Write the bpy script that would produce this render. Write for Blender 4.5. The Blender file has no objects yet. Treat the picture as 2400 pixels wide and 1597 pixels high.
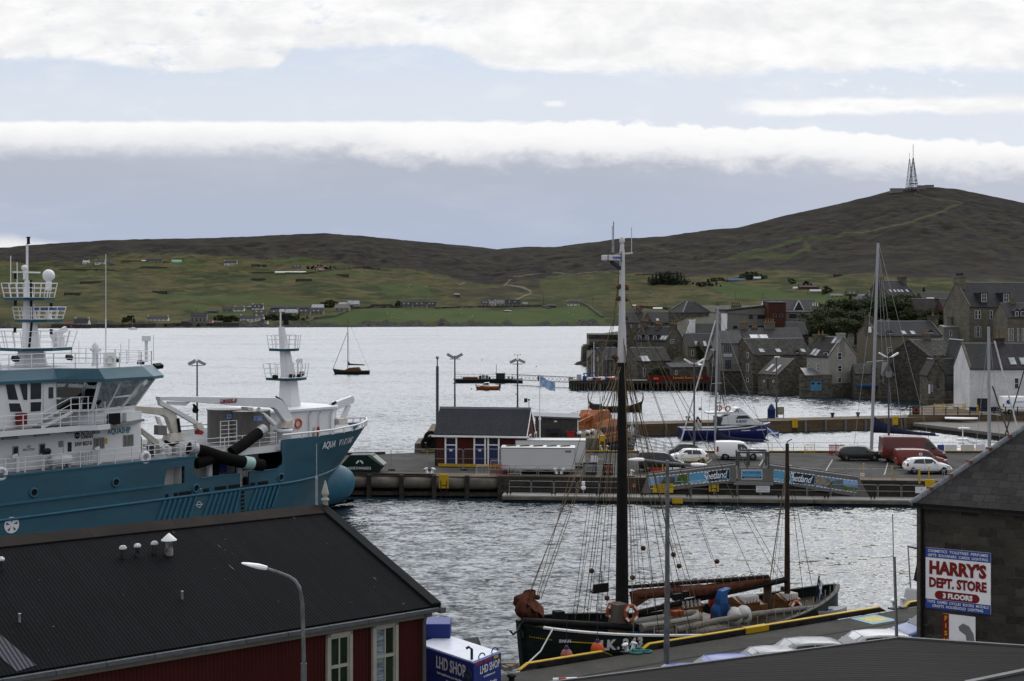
import bpy,bmesh,math,random
import numpy as np
from mathutils import Vector,Matrix
from math import cos,sin,radians,hypot
MR=Matrix.Rotation
S=bpy.context.scene
COL=S.collection
rnd=random.Random(7)
PI=math.pi
ru=rnd.uniform
# camera
F,H,VH,U0=3300.0,17.2,715.0,1200.0
cam_d=bpy.data.cameras.new('camera')
cam_d.sensor_width=36.0
cam_d.lens=F/2400.0*36.0
cam_d.shift_y=-(798.5-VH)/2400.0
cam_d.clip_start=.5
cam_d.clip_end=20000
cam=bpy.data.objects.new('camera',cam_d)
cam.location=(0,0,H)
cam.rotation_euler=(PI/2,0,0)
COL.objects.link(cam)
S.camera=cam
S.view_settings.view_transform='Standard'
S.view_settings.look='None'
S.view_settings.exposure=.0
S.view_settings.gamma=1.0
S.cycles.max_bounces=6
S.cycles.transparent_max_bounces=12
S.cycles.use_denoising=True
# node expression helper
class E:
 def __init__(s,nt,sock):s.nt,s.s=nt,sock
 def _b(s,op,o,rev=False):
  n=s.nt.nodes.new('ShaderNodeMath');n.operation=op
  a,b=(o,s)if rev else(s,o)
  for i,v in enumerate((a,b)):
   if isinstance(v,E):s.nt.links.new(v.s,n.inputs[i])
   elif v is not None:n.inputs[i].default_value=v
  return E(s.nt,n.outputs[0])
 def __add__(s,o):return s._b('ADD',o)
 __radd__=__add__
 def __sub__(s,o):return s._b('SUBTRACT',o)
 def __rsub__(s,o):return s._b('SUBTRACT',o,True)
 def __mul__(s,o):return s._b('MULTIPLY',o)
 __rmul__=__mul__
 def __truediv__(s,o):return s._b('DIVIDE',o)
 def pow(s,o):return s._b('POWER',o)
 def min(s,o):return s._b('MINIMUM',o)
 def max(s,o):return s._b('MAXIMUM',o)
 def fn(s,op):return s._b(op,None)
 def ss(s,a,b):
  n=s.nt.nodes.new('ShaderNodeMapRange');n.interpolation_type='SMOOTHSTEP'
  s.nt.links.new(s.s,n.inputs[0])
  n.inputs[1].default_value,n.inputs[2].default_value=(a,b)if a<b else(b,a)
  n.inputs[3].default_value,n.inputs[4].default_value=(0,1)if a<b else(1,0)
  return E(s.nt,n.outputs[0])
def node(nt,typ,**kw):
 n=nt.nodes.new(typ)
 for k,v in kw.items():setattr(n,k,v)
 return n
def setin(nt,n,key,v):
 if isinstance(v,E):nt.links.new(v.s,n.inputs[key])
 elif hasattr(v,'is_output'):nt.links.new(v,n.inputs[key])
 elif v is not None:n.inputs[key].default_value=v
def comb(nt,x,y,z):
 n=node(nt,'ShaderNodeCombineXYZ')
 for i,v in enumerate((x,y,z)):setin(nt,n,i,v)
 return n.outputs[0]
def sep(nt,vec):
 n=node(nt,'ShaderNodeSeparateXYZ');nt.links.new(vec,n.inputs[0])
 return[E(nt,n.outputs[i])for i in range(3)]
def noise(nt,vec,scale,detail=4,rough=.55,dist=0,col=False):
 n=node(nt,'ShaderNodeTexNoise')
 if vec is not None:nt.links.new(vec,n.inputs['Vector'])
 n.inputs['Scale'].default_value=scale;n.inputs['Detail'].default_value=detail
 n.inputs['Roughness'].default_value=rough;n.inputs['Distortion'].default_value=dist
 return n.outputs['Color']if col else E(nt,n.outputs[0])
def mix(nt,fac,a,b,mode='MIX'):
 n=node(nt,'ShaderNodeMix',data_type='RGBA',blend_type=mode)
 setin(nt,n,0,fac)
 for k,v in((6,a),(7,b)):
  if hasattr(v,'is_output'):nt.links.new(v,n.inputs[k])
  else:n.inputs[k].default_value=(*v[:3],1)
 return n.outputs[2]
 # sky
SUN_EL,SUN_AZ=radians(44),radians(22)
W=bpy.data.worlds.new('World');S.world=W
W.use_nodes=True
nt=W.node_tree;nt.nodes.clear()
sky=node(nt,'ShaderNodeTexSky',sky_type='NISHITA',sun_disc=False)
sky.sun_elevation=SUN_EL;sky.sun_rotation=SUN_AZ
sky.air_density=1.0;sky.dust_density=1.2;sky.ozone_density=1.5
tc=node(nt,'ShaderNodeTexCoord')
dx,dy,dz=sep(nt,tc.outputs['Generated'])
hyp=(dx*dx+dy*dy).fn('SQRT').max(1e-4)
az=dx._b('ARCTAN2',dy)
el=(dz/dy.max(hyp*.6))._b('ARCTANGENT',None)
a=az*(180/PI);e=el*(180/PI)
n_big=noise(nt,comb(nt,a*.10,e*.42,.0),1.0,8,.60,.15)
n_mid=noise(nt,comb(nt,a*.30,e*.75,3.0),1.0,8,.62,.25)
n_puff=noise(nt,comb(nt,a*.62,e*1.1,7.0),1.0,7,.58,.35)
n_fine=noise(nt,comb(nt,a*1.3,e*2.4,11.0),1.0,6,.62,.3)
big=(n_big-.5)*2.0;wig=(n_mid-.5)*2.0;puff=(n_puff-.5)*2.0;fine=(n_fine-.5)*2.0
skyc=mix(nt,1.0,sky.outputs[0],(.10,.10,.10),'MULTIPLY')
blue=mix(nt,.80,skyc,(.70,.755,.865))
blue=mix(nt,(e+wig*.6).ss(10.0,8.2)*.55,blue,(.76,.80,.86))
blue=mix(nt,n_mid.ss(.50,.72)*.35,blue,(.86,.88,.91))
grey=mix(nt,e.ss(2.4,6.2),(.435,.50,.64),(.465,.50,.585))
grey=mix(nt,(a+wig*3).ss(2,20)*.45,grey,(.60,.62,.70))
grey=mix(nt,n_big.ss(.45,.66)*.28,grey,(.60,.63,.72))
grey=mix(nt,(wig+fine*.3).ss(.1,.5)*.22*e.ss(4.6,5.6),grey,(.66,.67,.73))
grey=mix(nt,(e+fine*.10+wig*.22+(a+19.5).max(0)*.20).ss(3.0,2.45),grey,(.85,.85,.86))
rt=a.ss(-4,3)
top=7.40-a.max(0)*a.max(0)*.0025+puff*(rt*.42+.05)+fine*.10+wig*(rt*.22+.03)
low=6.42-a.ss(-7,-3)*.42-a.ss(4,20)*.50+puff*(a.ss(-14,-5)*.55+.12)+wig*.55*a.ss(-18,-4)+fine*.30
roll=(low-e).ss(.62,-.28)
rollc=mix(nt,(e-low+puff*.35+fine*.15).ss(-.25,.95),(.78,.785,.82),(.985,.985,.985))
rollc=mix(nt,(puff*.7+wig*.5).ss(.15,-.6)*.30*(top-e).ss(.05,.35),rollc,(.80,.81,.84))
lowsky=mix(nt,roll,grey,rollc)
below=(e-top).ss(.10,-.08)
ub=9.75+a.ss(-19,-12)*-.35+a.ss(-9.8,-8.6)*.95+a.ss(-3.6,.6)*-1.05+big*1.0+wig*.35
up=(e-ub+puff*.28+fine*.22).ss(-.10,.42)
lens=(((e-8.05-(a-14.5)*.012+wig*.30).fn('ABSOLUTE'))*1.0+puff*.22+fine*.10).ss(.46,.14)*(a+wig*2).ss(8.0,10.5)
scrap=(n_puff*.6+n_fine*.45).ss(.56,.70)*((e-8.95).fn('ABSOLUTE')).ss(.55,.1)*a.ss(9.5,12)*.7
lens2=((e-8.15+fine*.12).fn('ABSOLUTE')).ss(.16,.04)*((a-1.8+fine*.5).fn('ABSOLUTE')).ss(.62,.15)
holes=(n_mid*.7+n_fine*.3).ss(.47,.33)*a.ss(1.5,-7)*.85
upc=mix(nt,(n_big*.6+n_puff*.4).ss(.36,.60),(.83,.835,.85),(1.0,1.0,1.0))
c=mix(nt,(up*(1-holes)).max(lens).max(scrap).max(lens2*.8),blue,upc)
c=mix(nt,below,c,lowsky)
ov=mix(nt,noise(nt,tc.outputs['Generated'],2.2,5,.6).ss(.35,.68),(.50,.54,.62),(.98,.98,1.0))
sx,sy,sz=sin(SUN_AZ)*cos(SUN_EL),cos(SUN_AZ)*cos(SUN_EL),sin(SUN_EL)
sdot=dx*sx+dy*sy+dz*sz
ov=mix(nt,sdot.ss(.45,1.0),ov,(2.0,2.0,2.0))
c=mix(nt,e.ss(12.3,17),c,mix(nt,e.ss(28,60),(2.3,2.38,2.52),ov))
c=mix(nt,a.fn('ABSOLUTE').ss(40,75)*e.ss(-1,6),c,ov)
bg=node(nt,'ShaderNodeBackground');nt.links.new(c,bg.inputs[0]);bg.inputs[1].default_value=1.0
wo=node(nt,'ShaderNodeOutputWorld');nt.links.new(bg.outputs[0],wo.inputs[0])
sun_d=bpy.data.lights.new('sun','SUN')
sun_d.energy=.7;sun_d.angle=radians(25);sun_d.specular_factor=.0;sun_d.color=(1,.97,.92)
sun=bpy.data.objects.new('sun',sun_d);COL.objects.link(sun)
sun.rotation_euler=Vector((-sx,-sy,-sz)).to_track_quat('-Z','Y').to_euler()
# photo pixel -> place
def P(u,v,Y):return Vector(((u-U0)/F*Y,Y,H-(v-VH)/F*Y))
def G(u,v,z=.0):
 Y=(H-z)*F/(v-VH)
 return P(u,v,Y)
class Fr:
 def __init__(s,o,rz):
  s.o,s.rz=Vector(o),rz
  s.m=Matrix.Translation(s.o)@MR(rz,4,'Z');s.i=s.m.inverted()
 def loc(s,p):return s.i@Vector(p)
 def hit(s,u,v,co,no):
  c=s.i@Vector((0,0,H));d=(s.i.to_3x3()@Vector(((u-U0)/F,1,-(v-VH)/F)))
  no=Vector(no);t=(Vector(co)-c).dot(no)/d.dot(no)
  return c+d*t
 def y(s,u,v,y):return s.hit(u,v,(0,y,0),(0,1,0))
 def x(s,u,v,x):return s.hit(u,v,(x,0,0),(1,0,0))
 def z(s,u,v,z):return s.hit(u,v,(0,0,z),(0,0,1))
 # objects
def tag(o,label=None,cat=None,group=None,kind=None):
 if label:o['label']=label
 if cat:o['category']=cat
 if group:o['group']=group
 if kind or cat:o['kind']=kind or 'thing'
 return o
def thing(name,label,cat,loc=(0,0,0),rz=.0,group=None):
 o=bpy.data.objects.new(name,None);COL.objects.link(o)
 o.empty_display_size=.3
 o.location=loc;o.rotation_euler=(0,0,rz)
 return tag(o,label,cat,group)
def copy_tree(o,parent=None):
 c=o.copy();COL.objects.link(c);c.parent=parent
 for ch in o.children:copy_tree(ch,c)
 return c
class MB:
 def __init__(s):s.v,s.f,s.mi,s.cur,s.sm=[],[],[],0,[]
 def mat(s,i):s.cur=i;return s
 def add(s,vs,fs,smooth=False):
  b=len(s.v);s.v.extend([tuple(q)for q in vs])
  for f in fs:s.f.append([b+i for i in f]);s.mi.append(s.cur);s.sm.append(smooth)
  return s
 def box(s,x0,y0,z0,x1,y1,z1):
  vs=[(x,y,z)for z in(z0,z1)for y in(y0,y1)for x in(x0,x1)]
  return s.add(vs,[(0,2,3,1),(4,5,7,6),(0,1,5,4),(2,6,7,3),(0,4,6,2),(1,3,7,5)])
 def cbox(s,c,sx,sy,sz,m=None):
  vs=[Vector((x*sx/2,y*sy/2,z*sz/2))for z in(-1,1)for y in(-1,1)for x in(-1,1)]
  if m is not None:vs=[m@q for q in vs]
  c=Vector(c);vs=[q+c for q in vs]
  return s.add(vs,[(0,2,3,1),(4,5,7,6),(0,1,5,4),(2,6,7,3),(0,4,6,2),(1,3,7,5)])
 def beam(s,p,q,w,h=None):
  p,q=Vector(p),Vector(q);h=h or w;d=(q-p)
  if d.length<1e-6:return s
  d.normalize();up=Vector((0,0,1))if abs(d.z)<.95 else Vector((0,1,0))
  r=d.cross(up).normalized();up=r.cross(d)
  vs=[b+r*(a*w/2)+up*(c*h/2)for b in(p,q)for a,c in((-1,-1),(1,-1),(1,1),(-1,1))]
  return s.add(vs,[(0,1,2,3),(7,6,5,4),(0,4,5,1),(1,5,6,2),(2,6,7,3),(3,7,4,0)])
 def tube(s,pts,r,n=6,r2=None,cap=True):
  pts=[Vector(q)for q in pts];k=len(pts);vs=[]
  ref=Vector((0,0,1))
  for i,q in enumerate(pts):
   d=(pts[min(i+1,k-1)]-pts[max(i-1,0)])
   if d.length<1e-9:d=Vector((0,0,1))
   d.normalize()
   a=d.cross(ref if abs(d.z)<.93 else Vector((0,1,0))).normalized();b=a.cross(d)
   rr=r if r2 is None else r+(r2-r)*i/max(k-1,1)
   for j in range(n):
    t=2*PI*j/n;vs.append(q+a*(rr*cos(t))+b*(rr*sin(t)))
  fs=[(i*n+j,i*n+(j+1)%n,(i+1)*n+(j+1)%n,(i+1)*n+j)for i in range(k-1)for j in range(n)]
  s.add(vs,fs,n>5)
  if cap:s.add(vs[:n],[tuple(range(n))[::-1]]);s.add(vs[-n:],[tuple(range(n))])
  return s
 def lathe(s,c,prof,n=16,axis='z',m=None):
  c=Vector(c);vs=[]
  for r,h in prof:
   for j in range(n):
    t=2*PI*j/n;q=Vector((r*cos(t),r*sin(t),h))
    if axis=='x':q=Vector((q.z,q.x,q.y))
    elif axis=='y':q=Vector((q.x,q.z,q.y))
    if m is not None:q=m@q
    vs.append(c+q)
  k=len(prof)
  fs=[(i*n+j,i*n+(j+1)%n,(i+1)*n+(j+1)%n,(i+1)*n+j)for i in range(k-1)for j in range(n)]
  s.add(vs,fs,True)
  s.add(vs[:n],[tuple(range(n))[::-1]]);s.add(vs[-n:],[tuple(range(n))])
  return s
 def ball(s,c,r,n=12,k=8,sz=1.0):
  return s.lathe(c,[(r*sin(PI*(i+.02)/(k+.04)),-r*sz*cos(PI*(i+.02)/(k+.04)))for i in range(k+1)],n)
 def torus(s,c,R,r,m=None,n=18,k=7,a0=0,a1=2*PI):
  c=Vector(c);vs=[];full=abs(a1-a0-2*PI)<1e-6;nn=n if full else n+1
  for i in range(nn):
   t=a0+(a1-a0)*i/n
   for j in range(k):
    p=2*PI*j/k;q=Vector(((R+r*cos(p))*cos(t),(R+r*cos(p))*sin(t),r*sin(p)))
    vs.append(c+(m@q if m is not None else q))
  return s.add(vs,[(i*k+j,((i+1)%nn)*k+j,((i+1)%nn)*k+(j+1)%k,i*k+(j+1)%k)for i in range(n)for j in range(k)],True)
 def prism(s,poly,ax,a,b):
  n=len(poly)
  def mk(q,t):
   return{'x':(t,q[0],q[1]),'y':(q[0],t,q[1]),'z':(q[0],q[1],t)}[ax]
  vs=[mk(q,a)for q in poly]+[mk(q,b)for q in poly]
  return s.add(vs,[tuple(range(n))[::-1],tuple(range(n,2*n))]+[(i,(i+1)%n,n+(i+1)%n,n+i)for i in range(n)])
 def loft(s,rings,close=True,cap=True,smooth=True):
  n=len(rings[0]);vs=[q for r in rings for q in r];fs=[]
  for i in range(len(rings)-1):
   for j in range(n if close else n-1):
    fs.append((i*n+j,i*n+(j+1)%n,(i+1)*n+(j+1)%n,(i+1)*n+j))
  s.add(vs,fs,smooth)
  if cap:s.add(rings[0],[tuple(range(n))[::-1]]);s.add(rings[-1],[tuple(range(n))])
  return s
 def quad(s,a,b,c,d):return s.add([a,b,c,d],[(0,1,2,3)])
 def mesh(s,name,mats):
  me=bpy.data.meshes.new(name);me.from_pydata(s.v,[],s.f)
  for m in(mats if isinstance(mats,(list,tuple))else[mats]):me.materials.append(m)
  me.polygons.foreach_set('material_index',s.mi);me.polygons.foreach_set('use_smooth',s.sm)
  bm=bmesh.new();bm.from_mesh(me);bmesh.ops.recalc_face_normals(bm,faces=bm.faces);bm.to_mesh(me);bm.free()
  me.update();return me
 def b(s,name,mats,parent=None,label=None,cat=None,group=None,kind=None,bevel=0,loc=None,rz=None):
  o=bpy.data.objects.new(name,s.mesh(name,mats));COL.objects.link(o)
  if parent is not None:o.parent=parent
  if loc is not None:o.location=loc
  if rz is not None:o.rotation_euler=(0,0,rz)
  if bevel:
   b=o.modifiers.new('bevel','BEVEL');b.width=bevel;b.segments=2;b.limit_method='ANGLE';b.angle_limit=.7
  return tag(o,label,cat,group,kind)
def raw(name,me,parent=None,**kw):
 o=bpy.data.objects.new(name,me);COL.objects.link(o)
 if parent is not None:o.parent=parent
 return tag(o,kw.get('label'),kw.get('cat'),kw.get('group'),kw.get('kind'))
_dg=None
def text_mb(mb,body,size,m,align='CENTER',shear=.0,bold=.0,sx=1.0,spacing=1.0,thick=.012):
 cu=bpy.data.curves.new('lettering','FONT');cu.body=body;cu.size=size;cu.align_x=align;cu.align_y='CENTER'
 cu.shear=shear;cu.offset=bold;cu.space_character=spacing;cu.resolution_u=2;cu.extrude=thick/2
 ob=bpy.data.objects.new('lettering',cu);COL.objects.link(ob)
 dg=bpy.context.evaluated_depsgraph_get()
 me=bpy.data.meshes.new_from_object(ob.evaluated_get(dg))
 vs=[m@Vector((v.co.x*sx,v.co.y,v.co.z+thick/2))for v in me.vertices]
 mb.add(vs,[tuple(p.vertices)for p in me.polygons])
 bpy.data.objects.remove(ob);bpy.data.curves.remove(cu);bpy.data.meshes.remove(me)
 return mb
def face_m(o,xdir,up=(0,0,1),off=.004):
 x=Vector(xdir).normalized();u=Vector(up);z=x.cross(u).normalized();u=z.cross(x)
 m=Matrix((x,u,z)).transposed().to_4x4();m.translation=Vector(o)+z*off
 return m
 # materials
MATS={}
def M(name,col,rough=.6,metal=.0,var=.12,scale=2.0,spec=.18,bump=.0,bscale=20.0,stain=.0,stretch=(1,1,1),coat=.0):
 if name in MATS:return MATS[name]
 m=bpy.data.materials.new(name);m.use_nodes=True;nt=m.node_tree
 b=nt.nodes['Principled BSDF']
 t=node(nt,'ShaderNodeTexCoord');mp=node(nt,'ShaderNodeMapping');mp.inputs['Scale'].default_value=stretch
 nt.links.new(t.outputs['Object'],mp.inputs[0]);vec=mp.outputs[0]
 c=(*col,1)
 n1=noise(nt,vec,scale,5,.6)
 lo=[x*(1-var)for x in col];hi=[min(1,x*(1+var))for x in col]
 cc=mix(nt,n1.ss(.3,.7),lo,hi)
 if stain:
  n2=noise(nt,vec,scale*.37,6,.7)
  cc=mix(nt,n2.ss(.5,.72)*stain,cc,[x*.45 for x in col])
 nt.links.new(cc,b.inputs['Base Color'])
 b.inputs['Roughness'].default_value=rough;b.inputs['Metallic'].default_value=metal
 b.inputs['Specular IOR Level'].default_value=spec;b.inputs['Coat Weight'].default_value=coat
 if bump:
  n3=noise(nt,vec,bscale,4,.6);bn=node(nt,'ShaderNodeBump');bn.inputs['Strength'].default_value=bump
  bn.inputs['Distance'].default_value=.05
  nt.links.new(n3.s,bn.inputs['Height']);nt.links.new(bn.outputs[0],b.inputs['Normal'])
 MATS[name]=m;return m
def stone(name,col,bw=.55,bh=.22,var=.45,mortar=(.13,.125,.115),mfac=.6,bump=.5,axis='xy',ratio=1.0,rough=.9):
 if name in MATS:return MATS[name]
 m=bpy.data.materials.new(name);m.use_nodes=True;nt=m.node_tree
 b=nt.nodes['Principled BSDF'];b.inputs['Roughness'].default_value=rough
 b.inputs['Specular IOR Level'].default_value=.12
 t=node(nt,'ShaderNodeTexCoord');x,y,z=sep(nt,t.outputs['Object'])
 hx={'xy':x+y,'x':x,'y':y}[axis]
 nz=noise(nt,t.outputs['Object'],1.3,3,.5)-.5
 nz2=noise(nt,t.outputs['Object'],2.1,3,.5)-.5
 vec=comb(nt,hx+nz*bw*.8*ratio,z+nz2*bh*1.1*ratio,.0)
 br=node(nt,'ShaderNodeTexBrick');nt.links.new(vec,br.inputs['Vector'])
 br.inputs['Scale'].default_value=1.0;br.inputs['Brick Width'].default_value=bw;br.inputs['Row Height'].default_value=bh
 br.inputs['Mortar Size'].default_value=bh*.07;br.inputs['Mortar Smooth'].default_value=.4
 br.inputs['Color1'].default_value=(*[c*(1-var)for c in col],1)
 br.inputs['Color2'].default_value=(*[min(1,c*(1+var))for c in col],1)
 br.inputs['Mortar'].default_value=(*[mfac*p+(1-mfac)*q for p,q in zip(mortar,col)],1)
 big=noise(nt,t.outputs['Object'],.45,6,.65);fin=noise(nt,t.outputs['Object'],6.0,4,.6)
 c1=mix(nt,big.ss(.35,.7)*.55,br.outputs['Color'],[c*.55 for c in col])
 c2=mix(nt,fin.ss(.45,.75)*.35,c1,[min(1,c*1.7)for c in col])
 nt.links.new(c2,b.inputs['Base Color'])
 if bump:
  bn=node(nt,'ShaderNodeBump');bn.inputs['Strength'].default_value=bump;bn.inputs['Distance'].default_value=.04
  hgt=fin*.6+(1-E(nt,br.outputs['Fac']))*.8
  nt.links.new(hgt.s,bn.inputs['Height']);nt.links.new(bn.outputs[0],b.inputs['Normal'])
 MATS[name]=m;return m
def ribbed(name,col,pitch,axis='x',rough=.5,var=.15,depth=.02,strength=1.0,streak=.0,seam=.0,spec=.12):
 if name in MATS:return MATS[name]
 m=bpy.data.materials.new(name);m.use_nodes=True;nt=m.node_tree
 b=nt.nodes['Principled BSDF'];b.inputs['Roughness'].default_value=rough;b.inputs['Specular IOR Level'].default_value=spec
 t=node(nt,'ShaderNodeTexCoord');x,y,z=sep(nt,t.outputs['Object'])
 h={'x':x,'y':y,'z':z}[axis]
 w=(h*(2*PI/pitch)).fn('SINE')
 st={'x':(3,.25,.4),'y':(.25,3,.4),'z':(.25,.25,3)}[axis]
 mp=node(nt,'ShaderNodeMapping');mp.inputs['Scale'].default_value=st;nt.links.new(t.outputs['Object'],mp.inputs[0])
 n1=noise(nt,mp.outputs[0],1.0,6,.65);n2=noise(nt,t.outputs['Object'],.5,5,.6)
 c1=mix(nt,n1.ss(.3,.7),[c*(1-var)for c in col],[min(1,c*(1+var))for c in col])
 c1=mix(nt,n2.ss(.35,.7)*.5,c1,[c*.65 for c in col])
 c1=mix(nt,w.ss(-.2,-1.0)*.35,c1,[c*.6 for c in col])
 if streak:
  n4=noise(nt,mp.outputs[0],3.3,3,.5);n5=noise(nt,t.outputs['Object'],1.6,3,.5)
  c1=mix(nt,n4.ss(.66,.76)*n5.ss(.58,.70)*streak,c1,(.35,.35,.36))
  vo=noise(nt,t.outputs['Object'],9.0,1,.5)
  c1=mix(nt,vo.ss(.80,.83)*streak,c1,(.5,.5,.5))
 if seam:
  fr=(h/seam)._b('FRACT',None)if False else(h/seam).fn('FRACT')
  c1=mix(nt,(fr-.5).fn('ABSOLUTE').ss(.47,.495)*.7,c1,[c*.35 for c in col])
 nt.links.new(c1,b.inputs['Base Color'])
 bn=node(nt,'ShaderNodeBump');bn.inputs['Strength'].default_value=strength;bn.inputs['Distance'].default_value=depth
 nt.links.new(w.s,bn.inputs['Height']);nt.links.new(bn.outputs[0],b.inputs['Normal'])
 MATS[name]=m;return m
def glass_m(name,col=(.02,.025,.03),rough=.12):
 return M(name,col,rough,0,.3,1.5,.4)
white=M('white paint',(.74,.745,.75),.45,var=.05,stain=.12)
offwhite=M('weathered white',(.55,.54,.52),.6,var=.1,stain=.3)
black=M('black rubber',(.009,.009,.010),.7,spec=.1)
darkm=M('dark iron',(.03,.03,.033),.5,.3)
galv=M('galvanised steel',(.27,.28,.29),.5,.4,var=.2,scale=5)
greyp=M('grey paint',(.16,.165,.17),.5,var=.1)
yellow=M('yellow paint',(.46,.29,.012),.55,var=.12,scale=3,stain=.35)
glass=glass_m('window glass')
concrete=M('weathered concrete',(.12,.108,.088),.9,var=.3,spec=.15,scale=.8,bump=.35,bscale=6,stain=.5)
rope_m=M('hemp rope',(.16,.12,.07),.9,var=.2)
red=M('red paint',(.26,.02,.014),.5,var=.1)
orange=M('orange plastic',(.45,.075,.015),.5,var=.1)
timber=M('dark wet timber',(.040,.034,.027),.85,var=.35,scale=2.5,bump=.4,bscale=9)
# WATER
def water():
 mb=MB()
 mb.quad((-7000,10,0),(7000,10,0),(7000,3500,0),(-7000,3500,0))
 m=bpy.data.materials.new('sea water');m.use_nodes=True;nt=m.node_tree
 b=nt.nodes['Principled BSDF']
 b.inputs['Base Color'].default_value=(.012,.022,.030,1)
 b.inputs['Roughness'].default_value=.08;b.inputs['IOR'].default_value=1.36
 b.inputs['Specular IOR Level'].default_value=.5
 g=node(nt,'ShaderNodeNewGeometry');x,y,z=sep(nt,g.outputs['Position'])
 gust=noise(nt,comb(nt,x*.35,y,2.0),.03,4,.6)
 band=noise(nt,comb(nt,x*.10,y,5.0),.011,4,.6)
 amp=gust.ss(.28,.72)*.55+band.ss(.35,.62)*.35+.35
 def slopes(sx,sc,seed,det=2):
  c=noise(nt,comb(nt,x*sx+seed,y,seed),sc,det,.55,.5,True)
  n=node(nt,'ShaderNodeSeparateColor');nt.links.new(c,n.inputs[0])
  return[E(nt,n.outputs[0])-.5,E(nt,n.outputs[1])-.5]
 A=slopes(.66,1.6,.0,3);B=slopes(.8,4.2,17.0);C=slopes(.5,.36,40.0)
 nx=(A[0]*.9+B[0]*.5+C[0]*.3)*amp
 nn=((A[1]*.55+B[1]*.42+C[1]*.16)*2.1+.455).max(.0).min(1.0)
 ny=(nn.pow(2.3)*amp*(y.ss(260,90)*.40+.78)+.035)*-1
 nv=node(nt,'ShaderNodeVectorMath',operation='NORMALIZE');nt.links.new(comb(nt,nx,ny,1.0),nv.inputs[0])
 nt.links.new(nv.outputs[0],b.inputs['Normal'])
 mb.b('water',m,kind='structure',label='rippled silver grey harbour water',cat='water')
water()
# HILLS
SIL=[(-900,625),(-400,600),(0,581),(100,572),(250,563),(400,560),(550,556),(700,549),(760,548),(850,553),(1000,568),(1100,577),(1165,585),(1240,578),(1300,579),(1400,567),(1450,560),(1560,553),(1640,542),(1732,533),(1834,507),(1935,485),(2037,461),(2088,447),(2130,440),(2180,438),(2241,443),(2323,460),(2400,476),(2800,560),(3300,620)]
GB=[(-900,650),(0,618),(200,613),(245,596),(330,592),(400,594),(520,599),(600,607),(760,612),(860,625),(960,636),(1050,648),(1120,662),(1200,662),(1330,646),(1450,645),(1600,648),(1700,640),(1850,632),(2000,640),(2200,655),(2400,665),(3300,690)]
_su,_sv=zip(*SIL);_gu,_gv=zip(*GB)
def v_top(u):return np.interp(u,_su,_sv)
def v_gb(u):return np.interp(u,_gu,_gv)
def v_shore(u):return np.interp(u,(-900,0,1500,3300),(771,770.5,764.5,762))
def y_shore(u):return H*F/(v_shore(u)-VH)
def y_ridge(u):return np.interp(u,(-900,700,1170,1600,2150,3300),(2250,2250,2500,2550,2750,2700))
def land_Y(u,v):
 s=np.clip((v_shore(u)-v)/(v_shore(u)-v_top(u)),0,1)
 return y_shore(u)+(y_ridge(u)-y_shore(u))*s**1.15
def L(u,v):return P(u,v,float(land_Y(u,v)))
def _fbm(shape,seed,octs=5,base=4,ax=1.0):
 r=np.random.RandomState(seed);out=np.zeros(shape);amp=1.0
 for o in range(octs):
  ny,nx=int(base*2**o)+2,int(base*ax*2**o)+2
  gr=r.rand(ny,nx);yy=np.linspace(0,ny-1.001,shape[0]);xx=np.linspace(0,nx-1.001,shape[1])
  y0=yy.astype(int);x0=xx.astype(int);fy=(yy-y0)[:,None];fx=(xx-x0)[None]
  fy=fy*fy*(3-2*fy);fx=fx*fx*(3-2*fx)
  a=gr[y0][:,x0];b=gr[y0][:,x0+1];c=gr[y0+1][:,x0];d=gr[y0+1][:,x0+1]
  out+=amp*((a*(1-fx)+b*fx)*(1-fy)+(c*(1-fx)+d*fx)*fy-.5);amp*=.5
 return out
def in_poly(u,v,poly):
 ins=np.zeros(u.shape,bool);n=len(poly)
 for i in range(n):
  (x1,y1),(x2,y2)=poly[i],poly[(i+1)%n]
  c=((y1>v)!=(y2>v))&(u<(x2-x1)*(v-y1)/((y2-y1)+1e-9)+x1);ins^=c
 return ins
def near_line(u,v,pts,w):
 d=np.full(u.shape,1e9)
 for(x1,y1),(x2,y2)in zip(pts,pts[1:]):
  ex,ey=x2-x1,y2-y1;t=np.clip(((u-x1)*ex+(v-y1)*ey)/(ex*ex+ey*ey),0,1)
  d=np.minimum(d,np.hypot((u-x1-t*ex),(v-y1-t*ey)*1.0))
 return np.clip(1.3-d/w,0,1)
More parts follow.
